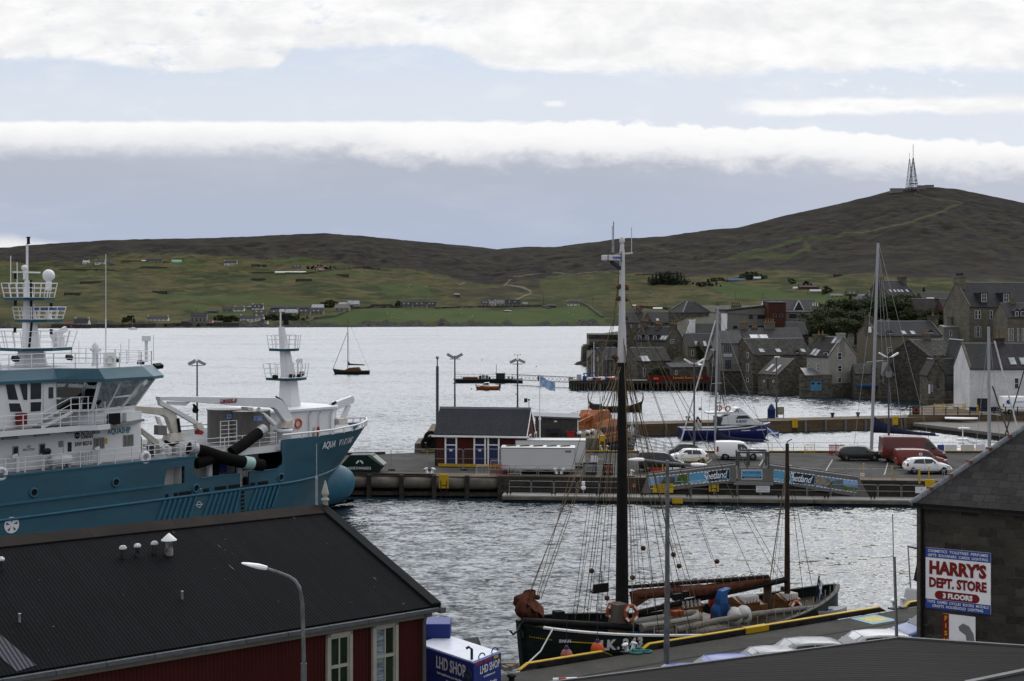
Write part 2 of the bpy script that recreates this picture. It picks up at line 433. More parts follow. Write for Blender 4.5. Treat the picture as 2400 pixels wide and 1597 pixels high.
def hills():
 NU,NS=980,330
 us=np.linspace(-800,3200,NU);ss=np.linspace(0,1,NS)**1.0
 U,Sg=np.meshgrid(us,ss)
 bump=_fbm((NS,NU),3,5,6,5)
 V=v_shore(U)+(v_top(U)-v_shore(U))*Sg
 Y=y_shore(U)+(y_ridge(U)-y_shore(U))*Sg**1.15
 cl=np.clip(Sg/.045,0,1)
 cnoise=_fbm((NS,NU),9,4,3,60)
 Z=H-(V-VH)/F*Y
 Z=Z+bump*6*np.clip(Sg*4,0,1)*np.clip((1-Sg)*6,.12,1)
 Z+=(_fbm((NS,NU),21,4,30,5)*5.0)*np.clip((Sg-.45)*4,0,1)*np.clip((1-Sg)*7,.22,1)
 Z=np.where(Sg<.08,Z+cl*(1-np.clip((Sg-.045)/.035,0,1))*(1.5+cnoise*5),Z)
 Z[0]=-3
 Y=Y+cnoise*14*(1-cl)
 X=(U-U0)/F*Y
 xb,yb,zb=X[-1]*1.25,Y[-1]*1.25,Z[-1]-60
 X=np.vstack([X,xb]);Y=np.vstack([Y,yb]);Z=np.vstack([Z,zb])
 n=NS+1
 co=np.stack([X,Y,Z],-1).reshape(-1,3)
 me=bpy.data.meshes.new('hills')
 i=np.arange((n-1)*(NU-1));r,c=i//(NU-1),i%(NU-1);a=r*NU+c
 faces=np.stack([a,a+1,a+NU+1,a+NU],-1)
 me.from_pydata(co.tolist(),[],faces.tolist())
 me.polygons.foreach_set('use_smooth',[True]*len(me.polygons))
 f1=_fbm((NS,NU),5,6,8,3);f2=_fbm((NS,NU),6,6,18,4)
 moor=np.clip(.5+(v_gb(U)-V+f1*9+f2*4)/7.0,0,1)
 right=np.clip((U-1150)/250,0,1)
 moor=np.maximum(moor,np.clip(f1*1.8+f2*.9+.02,0,1)*.8*np.clip((735-V)/30,0,1)*(.35+.65*np.clip((U-950)/200,0,1))*np.clip((1480-U)/80,.25,1))
 past=np.zeros(U.shape)
 for poly,k in(([(700,768),(730,748),(820,718),(930,722),(1080,722),(1290,722),(1370,714),(1400,730),(1425,762)],.95),([(735,766),(780,744),(900,741),(1000,744),(990,756),(740,768)],1.0),([(1655,682),(1700,674),(1790,676),(1850,690),(1990,696),(1990,712),(1720,702)],.9),([(1850,690),(2000,688),(2060,712),(1900,720)],.75),([(310,628),(350,618),(375,626),(372,630),(312,632)],1),([(380,720),(480,716),(560,726),(720,716),(720,735),(520,738)],.7),([(400,612),(480,618),(480,632),(400,630)],.5),([(560,640),(700,640),(860,640),(840,650),(600,652)],.4),([(640,606),(700,602),(760,612),(720,622),(640,616)],.6),([(0,632),(180,628),(280,640),(120,660),(0,665)],.35),([(360,690),(600,688),(800,705),(600,715),(380,706)],.6),([(880,665),(1000,668),(1010,690),(900,690)],.6),([(1260,660),(1420,650),(1420,690),(1280,692)],.35),([(1330,768),(1300,730),(1370,714),(1400,730),(1425,762)],1)):
  past=np.maximum(past,in_poly(U+f2*10,V+f1*4,poly)*k)
 for pts,w,k in(([(1880,560),(1790,590),(1710,603),(1760,607),(1850,600),(1900,584),(1890,570)],4,.5),([(1810,597),(1700,604),(1640,612)],2.5,.45),([(2400,690),(2350,560),(2258,510),(2200,495),(2150,462),(2170,443)],.1,.0),([(1500,572),(1560,586),(1640,602)],2,.35),([(2240,480),(2180,505),(2100,530),(2000,545),(1900,562)],4,.4)):
  past=np.maximum(past,near_line(U+f2*8,V+f1*3,pts,w)*k)
 moor=moor*(1-past)
 bare=np.zeros(U.shape)
 for pts,w,k in(([(1182,668),(1195,657),(1200,655)],1.3,.6),([(1210,699),(1232,690),(1246,683),(1242,677),(1225,673),(1190,668)],1.3,.6),([(1076,668),(1090,659)],1.0,.5),([(2180,438),(2150,446),(2143,454),(2190,464),(2240,470),(2256,474),(2240,482),(2180,505),(2100,530),(2000,547)],1.1,.16),([(1205,650),(1300,643),(1450,640)],.7,.4)):
  bare=np.maximum(bare,near_line(U,V,pts,w)*k)
 rock=np.clip((.042-Sg+cnoise*.012)/.010,0,1)
 dry=np.clip(.5+f1*.9+f2*.8,0,1)
 def ext(A):return np.vstack([A,A[-1:]]).reshape(-1)
 at=me.color_attributes.new('cover','FLOAT_COLOR','POINT')
 at.data.foreach_set('color',np.stack([ext(moor),ext(past),ext(bare),ext(dry)],-1).reshape(-1).tolist())
 at2=me.color_attributes.new('shore','FLOAT_COLOR','POINT')
 at2.data.foreach_set('color',np.stack([ext(rock)]*3+[ext(rock)*0+1],-1).reshape(-1).tolist())
 m=bpy.data.materials.new('hill land');m.use_nodes=True;nt=m.node_tree;b=nt.nodes['Principled BSDF']
 b.inputs['Roughness'].default_value=1.0;b.inputs['Specular IOR Level'].default_value=.05
 ca=node(nt,'ShaderNodeAttribute',attribute_name='cover');sh=node(nt,'ShaderNodeAttribute',attribute_name='shore')
 sc=node(nt,'ShaderNodeSeparateColor');nt.links.new(ca.outputs['Color'],sc.inputs[0])
 mo,pa,ba=[E(nt,sc.outputs[k])for k in range(3)];dr=E(nt,ca.outputs['Alpha'])
 g=node(nt,'ShaderNodeNewGeometry');x,y,z=sep(nt,g.outputs['Position'])
 v=comb(nt,x*1.0,y*.45,z*2.0)
 n1=noise(nt,v,.018,7,.66);n2=noise(nt,v,.09,5,.65);n3=noise(nt,comb(nt,x*.010,y*.008,z*.075),1.0,8,.68,.2);n4=noise(nt,comb(nt,x*.040,y*.02,z*.24),1.0,6,.66,.15)
 grass=mix(nt,(dr*.6+n3*.5).ss(.35,.85),(.019,.027,.005),(.060,.052,.016))
 grass=mix(nt,n2.ss(.45,.75)*.6,grass,(.022,.021,.009))
 grass=mix(nt,n4.ss(.48,.64)*.6,grass,(.088,.074,.028));grass=mix(nt,n4.ss(.48,.36)*.65,grass,(.012,.016,.005))
 moorc=mix(nt,n1.ss(.35,.65),(.0080,.0062,.0056),(.019,.015,.011))
 moorc=mix(nt,n3.ss(.50,.72)*.75,moorc,(.032,.031,.013))
 moorc=mix(nt,n3.ss(.42,.30)*.8,moorc,(.005,.0045,.005))
 moorc=mix(nt,n4.ss(.50,.66)*.6,moorc,(.034,.029,.016));moorc=mix(nt,n4.ss(.47,.36)*.8,moorc,(.004,.0038,.004))
 pastc=mix(nt,n1.ss(.3,.7),(.024,.044,.008),(.042,.060,.014))
 cc=mix(nt,mo,grass,moorc);cc=mix(nt,pa*(n2.ss(.2,.5)*.4+.6),cc,pastc)
 cc=mix(nt,ba,cc,(.20,.185,.14))
 rk=mix(nt,noise(nt,comb(nt,x,y,z*2),.35,5,.7).ss(.42,.7),(.010,.010,.010),(.085,.075,.062))
 scs=node(nt,'ShaderNodeSeparateColor');nt.links.new(sh.outputs['Color'],scs.inputs[0])
 cc=mix(nt,E(nt,scs.outputs[0]),cc,rk)
 nt.links.new(cc,b.inputs['Base Color'])
 me.materials.append(m)
 raw('hills',me,kind='structure',label='moorland hill and green pastures across the sound',cat='hills')
hills()
# BUILDINGS
st_grey=stone('grey rubble stone',(.096,.086,.069),.62,.26,.6,bump=.8)
st_dark=stone('dark rubble stone',(.050,.045,.038),.6,.26,.6,bump=.8)
st_tan=stone('tan dressed stone',(.125,.112,.086),.8,.32,.22)
harl_tan=M('tan harling',(.125,.108,.082),.95,var=.1,scale=1,stain=.3,bump=.2)
harl_grey=M('grey harling',(.15,.145,.135),.95,var=.08,scale=1,stain=.3,bump=.2)
harl_pale=M('pale harling',(.25,.24,.22),.95,var=.08,scale=1,stain=.3,bump=.2)
limewash=stone('whitewashed rubble',(.55,.55,.56),.5,.25,.06,(.5,.5,.5),1,.6)
slate=stone('grey slate',(.034,.034,.038),.45,.17,.28,(.03,.03,.03),.8,.35,'x',.2,.75)
slate_b=stone('brown slate',(.029,.026,.0245),.45,.17,.3,(.02,.02,.02),.8,.35,'x',.2,.75)
slate_l=stone('lichened slate',(.046,.045,.042),.5,.2,.5,(.03,.03,.03),.8,.4,'x',.3,.9)
sheet_roof=ribbed('grey sheet roof',(.060,.055,.049),.35,'x')
lead=M('lead flashing',(.10,.105,.115),.5,.2)
skyl=M('bright skylight glass',(.26,.28,.30),.3,var=.3,spec=.3)
pot_m=M('clay pot',(.20,.115,.05),.8,var=.3,scale=6)
pot_r=M('red clay pot',(.14,.03,.02),.8,var=.3,scale=6)
brick_r=stone('dark red brick',(.062,.024,.018),.3,.1,.2,(.08,.06,.05),.4,.2)
frame_w=M('white window frame',(.62,.62,.63),.5,var=.05)
green_rf=M('mossy roof edge',(.03,.032,.02),.9,var=.4)
def window(root,a,b,nrm,w_mat=None,f_mat=None,bars=(1,1),fw=.07,name='window'):
 nrm=Vector(nrm).normalized();up=Vector((0,0,1));ax=up.cross(nrm)
 a,b=Vector(a),Vector(b)
 w=abs((b-a).dot(ax));h=abs(b.z-a.z);c=(a+b)/2
 m=Matrix((ax,nrm,up)).transposed()
 mb=MB();mb.cbox(c+nrm*.012,w,.03,h,m)
 o=mb.b(name,w_mat or glass,root)
 if f_mat is not False:
  fb=MB();t=min(fw,w*.16,h*.16)
  def bar(x0,x1,z0,z1,d=.07):
   fb.cbox(c+ax*((x0+x1)/2)+up*((z0+z1)/2)+nrm*.03,x1-x0,d,z1-z0,m)
  bar(-w/2,w/2,h/2-t,h/2);bar(-w/2,w/2,-h/2,-h/2+t)
  bar(-w/2,-w/2+t,-h/2+t,h/2-t);bar(w/2-t,w/2,-h/2+t,h/2-t)
  for i in range(1,bars[0]+1 if bars[0]>1 else 1):
   if i<bars[0]:bar(-w/2+w*i/bars[0]-t/3,-w/2+w*i/bars[0]+t/3,-h/2+t,h/2-t,.05)
  for i in range(1,bars[1]):
   bar(-w/2+t,w/2-t,-h/2+h*i/bars[1]-t/3,-h/2+h*i/bars[1]+t/3,.06)
  fb.b('frame',f_mat or frame_w,o)
 return o
class House:
 def __init__(s,name,label,u,v,Y,L,W,veave,vridge,rz=0,corner='l',ridge='x',wall=None,roof=None,uo=None,cat='house',group=None,over=.18,ext=6.0,vapex=None,fr=None):
  rz=radians(rz);p=P(u,v,Y)
  if corner=='r':
   f0=Fr(p,rz)
   if uo is not None:L=-f0.y(uo,v,0).x
   p=f0.m@Vector((-L,0,0))
  else:
   f0=Fr(p,rz)
   if uo is not None:L=f0.y(uo,v,0).x
  s.fr=Fr(p,rz);s.L,s.W=L,W;s.ridge=ridge;s.rz=rz
  s.root=thing(name,label,cat,p,rz,group)
  zb=p.z
  s.he=H-(veave-VH)/F*Y-zb
  yr=Y+(W/2*cos(rz)if ridge=='x' else(L/2*sin(rz)))
  s.hr=H-(vridge-VH)/F*yr-zb
  he,hr=s.he,s.hr;wall=wall or st_grey;roof=roof or slate
  mb=MB()
  if ridge=='x':mb.prism([(0,-ext),(W,-ext),(W,he),(W/2,hr),(0,he)],'x',0,L)
  else:mb.prism([(0,-ext),(L,-ext),(L,he),(L/2,hr),(0,he)],'y',0,W)
  mb.b('wall',wall,s.root)
  t=.14;o=over;rb=MB()
  half=(W if ridge=='x' else L)/2;sl=(hr-he)/half;n=hypot(1,sl);dz=t*n
  g=-.05 if over>0 else 0
  for sg in(0,1):
   e0=-o if sg==0 else 2*half+o;ez=he-o*sl
   prof=[(e0,ez+.02),(half,hr+.02),(half,hr+dz+.02),(e0,ez+dz*.8+.02)]
   if ridge=='x':rb.prism(prof,'x',g,L-g)
   else:rb.prism(prof,'y',g,W-g)
  s.roof=rb.b('roof',roof,s.root)
  cb=MB()
  if ridge=='x':cb.prism([(half-.16,hr+dz-.1),(half+.16,hr+dz-.1),(half,hr+dz+.09)],'x',g-.02,L-g+.02)
  else:cb.prism([(half-.16,hr+dz-.1),(half+.16,hr+dz-.1),(half,hr+dz+.09)],'y',g-.02,W-g+.02)
  cb.b('ridge_cap',lead,s.root)
  s.dz=dz;s.sl=sl
 def chim(s,x,y,w,d,vtop=None,ztop=None,pots=3,mat=None,pm=None,zb=None):
  base=s.fr.m@Vector((x,y,0))
  if vtop is not None:ztop=H-(vtop-VH)/F*base.y-s.root.location.z
  mb=MB();zb=s.he if zb is None else zb
  mb.box(x-w/2,y-d/2,zb,x+w/2,y+d/2,ztop-.25)
  mb.box(x-w/2-.1,y-d/2-.1,ztop-.25,x+w/2+.1,y+d/2+.1,ztop)
  c=mb.b('chimney',mat or st_grey,s.root)
  for i in range(pots):
   q=MB();along=w>=d;off=(i+.5)/pots-.5
   q.lathe((x+(off*w if along else 0),y+(0 if along else off*d),ztop-.02),[(.15,0),(.17,.1),(.13,.15),(.12,.62),(.15,.66),(.15,.74),(.1,.74)],8)
   q.b('chimney_pot',pm or pot_m,c)
  return c
 def pxchim(s,u0,u1,vtop,at='ridge',**k):
  y=s.W/2 if s.ridge=='x' else k.pop('y',.5)
  a,b=s.fr.y(u0,800,y),s.fr.y(u1,800,y)
  return s.chim((a.x+b.x)/2,y,b.x-a.x,k.pop('d',min(.9,(b.x-a.x))),vtop=vtop,**k)
 def win(s,u1,v1,u2,v2,face='f',**k):
  if face=='f':a,b,n=s.fr.y(u1,v1,0),s.fr.y(u2,v2,0),(0,-1,0)
  elif face=='l':a,b,n=s.fr.x(u1,v1,0),s.fr.x(u2,v2,0),(-1,0,0)
  else:a,b,n=s.fr.x(u1,v1,s.L),s.fr.x(u2,v2,s.L),(1,0,0)
  return window(s.root,a,b,n,**k)
 def plane(s,side='f'):
  h=s.dz+.04
  if s.ridge=='x':return(Vector((0,0,s.he+h)),Vector((0,-s.sl,1)).normalized(),Vector((1,0,0)))
  if side=='l':return(Vector((0,0,s.he+h)),Vector((-s.sl,0,1)).normalized(),Vector((0,-1,0)))
  return(Vector((s.L,0,s.he+h)),Vector((s.sl,0,1)).normalized(),Vector((0,1,0)))
 def skyl(s,u,v,w=.8,h=1.1,side='f',mat=None):
  o,n,x=s.plane(side);c=s.fr.hit(u,v,o,n);up=n.cross(x);m=Matrix((x,up,n)).transposed()
  mb=MB();mb.cbox(c,w+.12,h+.12,.08,m);fr=mb.b('skylight',greyp,s.root)
  q=MB();q.cbox(c+n*.03,w,h,.06,m);q.b('pane',mat or skyl,fr)
 def dormer(s,u1,v1,u2,v2,roof=None,wall=None,gable=True,**k):
  y=.25;a,b=s.fr.y(u1,v1,y),s.fr.y(u2,v2,y)
  x0,x1=min(a.x,b.x)-.15,max(a.x,b.x)+.15;z0,z1=min(a.z,b.z)-.15,max(a.z,b.z)+.1
  dp=min((z1-s.he)/max(s.sl,.1)+.6,s.W/2)
  mb=MB();mb.box(x0,y,min(z0,s.he),x1,y+dp,z1);d=mb.b('dormer',wall or slate,s.root)
  rb=MB();xm=(x0+x1)/2;r=(x1-x0)*.5
  if gable:rb.prism([(x0-.12,z1-.02),(xm,z1+r),(x1+.12,z1-.02)],'y',y-.1,y+dp+r/max(s.sl,.2))
  else:rb.box(x0-.12,y-.15,z1,x1+.12,y+dp,z1+.12)
  rb.b('dormer_roof',roof or slate,d)
  w=window(d,a,b,(0,-1,0),**k);return d
 def door(s,u1,v1,u2,v2,mat,face='f',name='door'):
  if face=='f':a,b,n=s.fr.y(u1,v1,0),s.fr.y(u2,v2,0),Vector((0,-1,0))
  elif face=='l':a,b,n=s.fr.x(u1,v1,0),s.fr.x(u2,v2,0),Vector((-1,0,0))
  else:a,b,n=s.fr.x(u1,v1,s.L),s.fr.x(u2,v2,s.L),Vector((1,0,0))
  ax=Vector((0,0,1)).cross(n);m=Matrix((ax,n,Vector((0,0,1)))).transposed()
  mb=MB();w=abs((b-a).dot(ax));h=abs(a.z-b.z);c=(a+b)/2
  mb.cbox(c+n*.02,w,.06,h,m);mb.cbox(c+n*.05,.05,.04,h,m)
  return mb.b(name,mat,s.root)
 def skews(s,mat=None,ends=(0,1)):
  half=(s.W if s.ridge=='x' else s.L)/2;far=s.L if s.ridge=='x' else s.W
  for e in ends:
   t=-.04 if e==0 else far-.26;b0=-.1;z0=s.he-.1*s.sl;k=s.dz+.2;mb=MB()
   mb.prism([(b0,z0),(half,s.hr),(2*half-b0,z0),(2*half-b0,z0+k),(half,s.hr+k),(b0,z0+k)],'x' if s.ridge=='x' else 'y',t,t+.3)
   mb.b('gable_coping',mat or st_grey,s.root)
def town_ground():
 us=np.linspace(1375,2900,40);rows=[(262,-.6),(284,-.4),(300,3.5),(330,8.5),(370,13),(420,16.5),(520,17),(700,-2)]
 vs,fs=[],[]
 for Y,z in rows:
  for u in us:
   k=min(1,max(0,(u-1440)/160));y2=Y+(1-k)*40
   vs.append(((u-U0)/F*y2,y2 if u<2120 or Y>300 else Y-18,(z*(.35+.65*k))if z>0 else z))
 n=len(us);fs=[(r*n+i,r*n+i+1,(r+1)*n+i+1,(r+1)*n+i)for r in range(len(rows)-1)for i in range(n-1)]
 me=bpy.data.meshes.new('town ground');me.from_pydata(vs,[],fs)
 me.materials.append(M('rough grass and stones',(.035,.036,.022),.95,var=.5,scale=.6))
 raw('town_ground',me,kind='structure',label='rising ground under the old town',cat='ground')
town_ground()
def town():
# fort wall at the point
 fw=thing('sea_wall','stone bastion wall on dark rocks at the point','sea wall',P(1364,855,405))
 fr=Fr(fw.location,0);mb=MB()
 px=lambda u,v,y=0:fr.y(u,v,y)
 pts=[px(1364,852),px(1366,815),px(1371,809),px(1382,808),px(1382,800),px(1460,800),px(1460,852)]
 mb.prism([(q.x,q.z)for q in pts],'y',0,9);mb.b('lower_wall',st_grey,fw)
 mb=MB();pts=[px(1380.5,806,2.5),px(1380.5,786,2.5),px(1450,785,2.5),px(1450,806,2.5)]
 mb.prism([(q.x,q.z)for q in pts],'y',2.5,14);mb.b('upper_wall',harl_grey,fw)
 mb=MB();pts=[px(1380,794,2.3),px(1380,785,2.3),px(1450,784.5,2.3),px(1450,794,2.3)]
 mb.prism([(q.x,q.z)for q in pts],'y',2.3,14.2);mb.b('parapet',st_dark,fw)
 rk=MB()
 for i in range(26):
  u=ru(1336,1400);q=px(u,858+ru(-3,2));r=ru(.8,2.2)*(.5 if u<1362 else 1)
  rk.lathe((q.x,ru(-3,2),-1-fw.location.z),[(r*1.6,0),(r*1.4,r*.5),(r*.9,r*.9),(r*.2,r*1.1)],7)
 rk.b('shore_rocks',M('wet dark rock',(.022,.020,.018),.8,var=.5,bump=.5),kind='stuff',label='dark wet rocks at the foot of the bastion',cat='rocks').location=fw.location
 # water-side row, left to right
 h=House('stone_cottage','stone lodberry with gable to the water beside the bastion and red chimney',1417,885,300,0,7,845,817,28,'l',uo=1462)
 h.pxchim(1409,1416,806,pots=1,pm=pot_r)
 h.win(1400,838,1403,846,'l')
 h=House('stone_store','low stone store with mossy slate roof behind the boating club jetty',1494,893,293,0,7.5,847,817,20,'l',uo=1573,roof=slate_l)
 h.skyl(1508,841,1.2,1.8);h.skyl(1514,841,1.2,1.8);h.win(1507,862,1512,884)
 h=House('stone_house','tall rubble house with three dormers and stone gable',1562,860,318,0,7.5,800,768,-38,'r',uo=1486,roof=slate)
 h.skews();h.win(1571,796,1580,805,'r',bars=(2,2))
 for u in(1496,1514,1532):h.dormer(u,787,u+7,799,gable=False)
 for u in(1552,1560):h.skyl(u,792,.7,1.3)
 h.chim(h.L-.5,h.W/2,.9,2.0,vtop=759,pots=2);h.chim(h.L*.5,h.W/2,.9,2.4,vtop=759,pots=5);h.chim(.6,h.W/2,.9,2.2,vtop=752,pots=3)
 h.door(1502,802,1504.5,818,greyp,name='downpipe')
 h=House('garden_store','low rubble outhouse with sloping wall head above red banner',1572,884,288,0,6,862,853,12,'l',uo=1660)
 h.skyl(1640,855,.7,1.4)
 h.win(1582,869,1587,879)
 h=House('stone_house','grey roofed house with lead ridge and two thin skylights behind dark shrub',1612,850,312,0,8,813,784,4,'l',uo=1712,wall=harl_tan)
 h.skyl(1632,806,.55,1.8);h.skyl(1652,806,.55,1.8);h.skyl(1671,806,.55,1.8,mat=glass)
 h.win(1620,822,1626,834)
 h=House('gable_house','small stone gable between stair and boating clubhouse',1662,890,285,0,6,845,824,0,'l','y',uo=1690)
 h.win(1669,841,1674,858)
 h=House('boat_club','tall glazed boating clubhouse with balcony and white sign over the water',1689,914,281,0,12,806,778,0,'l','x',uo=1744,wall=harl_grey)
 for i,u in enumerate((1697,1701.5,1706,1710.5)):h.win(u,809,u+3.6,827,f_mat=greyp)
 h.win(1699,843,1714,866,bars=(3,1),f_mat=greyp)
 h.door(1733,809,1744,838,M('dark glazed door',(.02,.015,.013),.3))
 b=MB();a1,a2=h.fr.y(1695,830,0),h.fr.y(1716,836,0)
 b.box(a1.x,-.12,a2.z,a2.x,-.02,a1.z);sg=b.b('signboard',frame_w,h.root)
 t=MB();text_mb(t,'LERWICK BOATING CLUB',.52,face_m(((a1.x+a2.x)/2,-.12,(a1.z+a2.z)/2),(1,0,0)),sx=.33)
 t.b('lettering',M('navy lettering',(.01,.02,.09),.6),sg)
 b=MB();a1,a2=h.fr.y(1681,867,-1.2),h.fr.y(1742,867,-1.2);b.box(a1.x,-1.6,a1.z-.25,a2.x,0,a1.z)
 bal=b.b('balcony',concrete,h.root);b=MB()
 for i in range(14):x=a1.x+(a2.x-a1.x)*i/13;b.beam((x,-1.55,a1.z),(x,-1.55,a1.z+1.05),.05)
 b.beam((a1.x,-1.55,a1.z+1.05),(a2.x,-1.55,a1.z+1.05),.06);b.b('railing',darkm,bal)
 b=MB();q=h.fr.y(1717,914,-.8);b.box(h.fr.y(1689,900,-.8).x,-1.3,-6,h.fr.y(1742,900,-.8).x,-.02,h.fr.y(1700,869,-1).z);b.b('stone_base',st_dark,h.root)
 h=House('stone_house','long lichened slate roof with two skylights and stone gable towards the stair',1765,915,276,0,8,833,796,22,'l',uo=1905,roof=slate_l)
 h.skews(st_grey,(0,));h.skyl(1785,822,1.0,1.0);h.skyl(1824,822,1.0,1.0);h.skyl(1882,822,.9,.9)
 h.win(1751,826,1755,840,'l');h.win(1751,853,1755,871,'l');h.win(1750,886,1755,896,'l')
 h.dormer(1864,827,1872,840);h.pxchim(1908,1930,784,pots=1)
 h=House('boat_store','rubble boat store with ribbed grey roof at the water edge',1824,919,268,0,8.5,879,843,-56,'r',uo=1777,roof=sheet_roof,wall=st_grey)
 h.skyl(1805,862,.7,2.2);h.skyl(1822,864,.7,2.2)
 h.win(1789,891,1793,897);h.win(1811,891,1815,897);h.door(1798,889,1802,912,darkm)
 h=House('stone_house','broad slate roofed house with two wide skylights and white ridge cross gable',1745,830,300,0,10,799,771,3,'l',uo=1885)
 h.skyl(1770,789,2.2,1.6);h.skyl(1787,789,2.2,1.6);h.chim(3.2,5,1.2,.9,vtop=768,pots=2)
 b=MB();a1,a2,a3=h.fr.y(1712,797,-.5),h.fr.y(1734,797,-.5),h.fr.y(1720,773,-.5)
 b.prism([(a1.x,a1.z),(a2.x,a2.z),(a3.x,a3.z)],'y',-.5,8);b.b('cross_gable',slate,h.root)
 h.pxchim(1733,1752,756,pots=3,mat=harl_tan);h.pxchim(1792,1815,755,pots=4,mat=harl_tan)
 w=thing('yard_wall','rubble yard wall with blue double doors onto the water','wall',P(1882,920,262));fr=Fr(w.location,0)
 b=MB();a1,a2,a3=fr.y(1876,920,0),fr.y(1899,879,0),fr.y(1926.5,892,0);a4=fr.y(1950,920,0)
 b.box(a1.x,0,-3,a2.x,1,a2.z);b.box(a3.x,0,-3,a4.x,1,a2.z);b.box(a2.x,0,a3.z,a3.x,1,a2.z);b.box(a2.x,0,-3,a3.x,1,fr.y(1900,917,0).z)
 b.b('wall',st_grey,w)
 blue_d=M('sky blue painted door',(.07,.19,.30),.6,var=.12,stain=.3)
 for x0,x1 in((a2.x+.03,(a2.x+a3.x)/2-.02),((a2.x+a3.x)/2+.02,a3.x-.03)):
  b=MB();b.box(x0,.15,fr.y(1900,916.5,.15).z,x1,.25,a3.z);d=b.b('door',blue_d,w)
  g=MB();g.box(x0+.25,.11,a3.z-.75,x1-.25,.15,a3.z-.4);g.b('door_pane',glass,d)
 b=MB();q0,q1=fr.y(1878,863,3),fr.y(1915,880,0)
 b.add([(q0.x,4,q0.z),(q0.x+2.4,4,q0.z),(q1.x,-.2,q1.z),(q1.x-2.2,-.2,q1.z)],[(0,1,2,3)]);b.b('lean_to_roof',lead,w)
 h=House('harled_house','pale harled gable house with chimney on apex and stepped window column',1942,919,262,0,7.2,837,792,-58,'r',uo=1891,roof=slate_b,wall=harl_pale)
 h.skews(harl_pale,(1,));h.chim(h.L-.45,h.W/2,.9,1.5,vtop=781,pots=0,mat=harl_pale)
 for v1,v2 in((827,843.5),(857,871.5),(885,896)):h.win(1963,v1,1972.5,v2,'r',bars=(1,2))
 h.win(2006,856,2015.5,869,'r',bars=(1,2))
 for u,v in((1956,798),(1967,798),(1907,825),(1915,827)):h.skyl(u,v,.75,1.5)
 h.dormer(1931,826,1940,846,gable=False);h.win(1915,853,1920,870,bars=(1,2));h.win(1894,852,1897,862)
 h.chim(.5,h.W/2,.9,1.8,vtop=784,pots=1)
 b=MB();b.box(h.L-.02,-.12,-6,h.L+.15,h.W+.1,h.fr.x(1960,899,h.L).z);b.b('stone_plinth',st_grey,h.root)
 h=House('boat_store','small round ended rubble store with blue dinghy slung on its wall',2004,930,259,0,6,877,856,-6,'l',uo=2055,roof=slate_l)
 b=thing('rowing_boat','blue rowing boat slung against the rubble store wall','boat',h.fr.m@(h.fr.y(2042,908,-.9)),radians(-6))
 rows=[]
 for i in range(9):
  t=i/8*2-1;x=t*2.6;wv=.75*(1-t*t)**.6+.03;zz=.22*t*t
  rows.append([(x+q[0],q[1]*wv,zz+q[2])for q in((0,-1,.45),(0,-.8,.1),(0,-.2,-.1),(0,.2,-.1),(0,.8,.1),(0,1,.45))])
 mb=MB();mb.loft(rows,close=False,cap=False);mb.b('hull',M('faded blue boat paint',(.05,.13,.28),.5),b,bevel=0)
 mb=MB();mb.box(-.15,-.7,.25,.15,.7,.3);mb.box(1.1,-.5,.28,1.35,.5,.33);mb.b('thwart',rope_m,b)
 h=House('stone_store','low rubble store with slate roof and white hipped gablet',2063,939,256,0,7,881,848,4,'l',uo=2163,roof=slate_l)
 h.skyl(2150,864,.9,1.1)
 b=MB();a1,a2,a3=h.fr.y(2065,882,-.25),h.fr.y(2098,882,-.25),h.fr.y(2081,850,-.25)
 b.prism([(a1.x,a1.z),(a2.x,a2.z),(a3.x,a3.z)],'y',-.25,2.5);g=b.b('gablet',harl_grey,h.root)
 h.door(2073,867,2088,881,M('pale boarded hatch',(.22,.26,.28),.7))
 h=House('tan_house','long tan harled house with two half dormers and yellow ridge',2057,868,285,0,8,788,755,17,'l',uo=2208,wall=harl_tan)
 h.skews(harl_tan);h.pxchim(2029,2045,742,pots=1);h.pxchim(2176,2196,740,pots=1)
 h.dormer(2080,782,2090,800,wall=harl_tan,bars=(2,3));h.dormer(2176,780,2186,797,wall=harl_tan,bars=(2,3))
 h.win(2080,814,2090,833,bars=(2,3));redg=M('dark red blind',(.07,.01,.012),.6)
 h.win(2128,813,2136,825,w_mat=redg);h.win(2150,813,2158,825,w_mat=redg)
 h.skyl(2118,780,.9,1.1);h.skyl(2139,780,.9,1.1)
 b=MB();a1,a2=h.fr.x(2037,766,0),h.fr.x(2043,780,0);b.box(-.15,min(a1.y,a2.y),a2.z,0,max(a1.y,a2.y),a1.z);b.b('alarm_box',white,h.root)
 h=House('slate_outhouse','steep slated outhouse with stubby chimney before the tan house',2098,865,268,0,6,846,826,2,'l',uo=2170)
 h.pxchim(2103,2122,818,pots=2,mat=harl_tan)
 h=House('tall_store','tall dark stone warehouse with pale lichened roof rising from the water',2176,948,250,0,9,837,799,33,'l',uo=2262,wall=st_dark,roof=slate_l)
 h.skews();h.pxchim(2166,2178,782,pots=1)
 for v in(838,862,890):h.win(2163,v,2166,v+14,'l',f_mat=st_grey)
 h=House('stone_house','narrow stone gable with worn coping beside the white house',2244,950,243,0,8,866,805,0,'l','y',uo=2274)
 h.skews(st_tan,(0,))
 for u in(2252,2261):
  h.win(u,843,u+3.5,866);h.win(u,886,u+3.5,914)
 h=House('ruined_store','roofless looking rubble store with chimney gable and boarded openings',2175,945,242,0,5,880,846,0,'l','y',uo=2214,wall=st_grey,roof=slate_l)
 h.chim(h.L*.65,.5,1.5,.8,vtop=831,pots=0);h.win(2195,876,2201,910,f_mat=False);h.win(2176,901,2180,923,w_mat=frame_w,f_mat=False);h.win(2182,903,2186,918)
 h=House('slate_outhouse','slate roofed annexe with large dark opening below',2214,945,244,0,5,877,843,0,'l',uo=2246,roof=slate_l,wall=st_grey)
 h.win(2216,881,2240,916,f_mat=False)
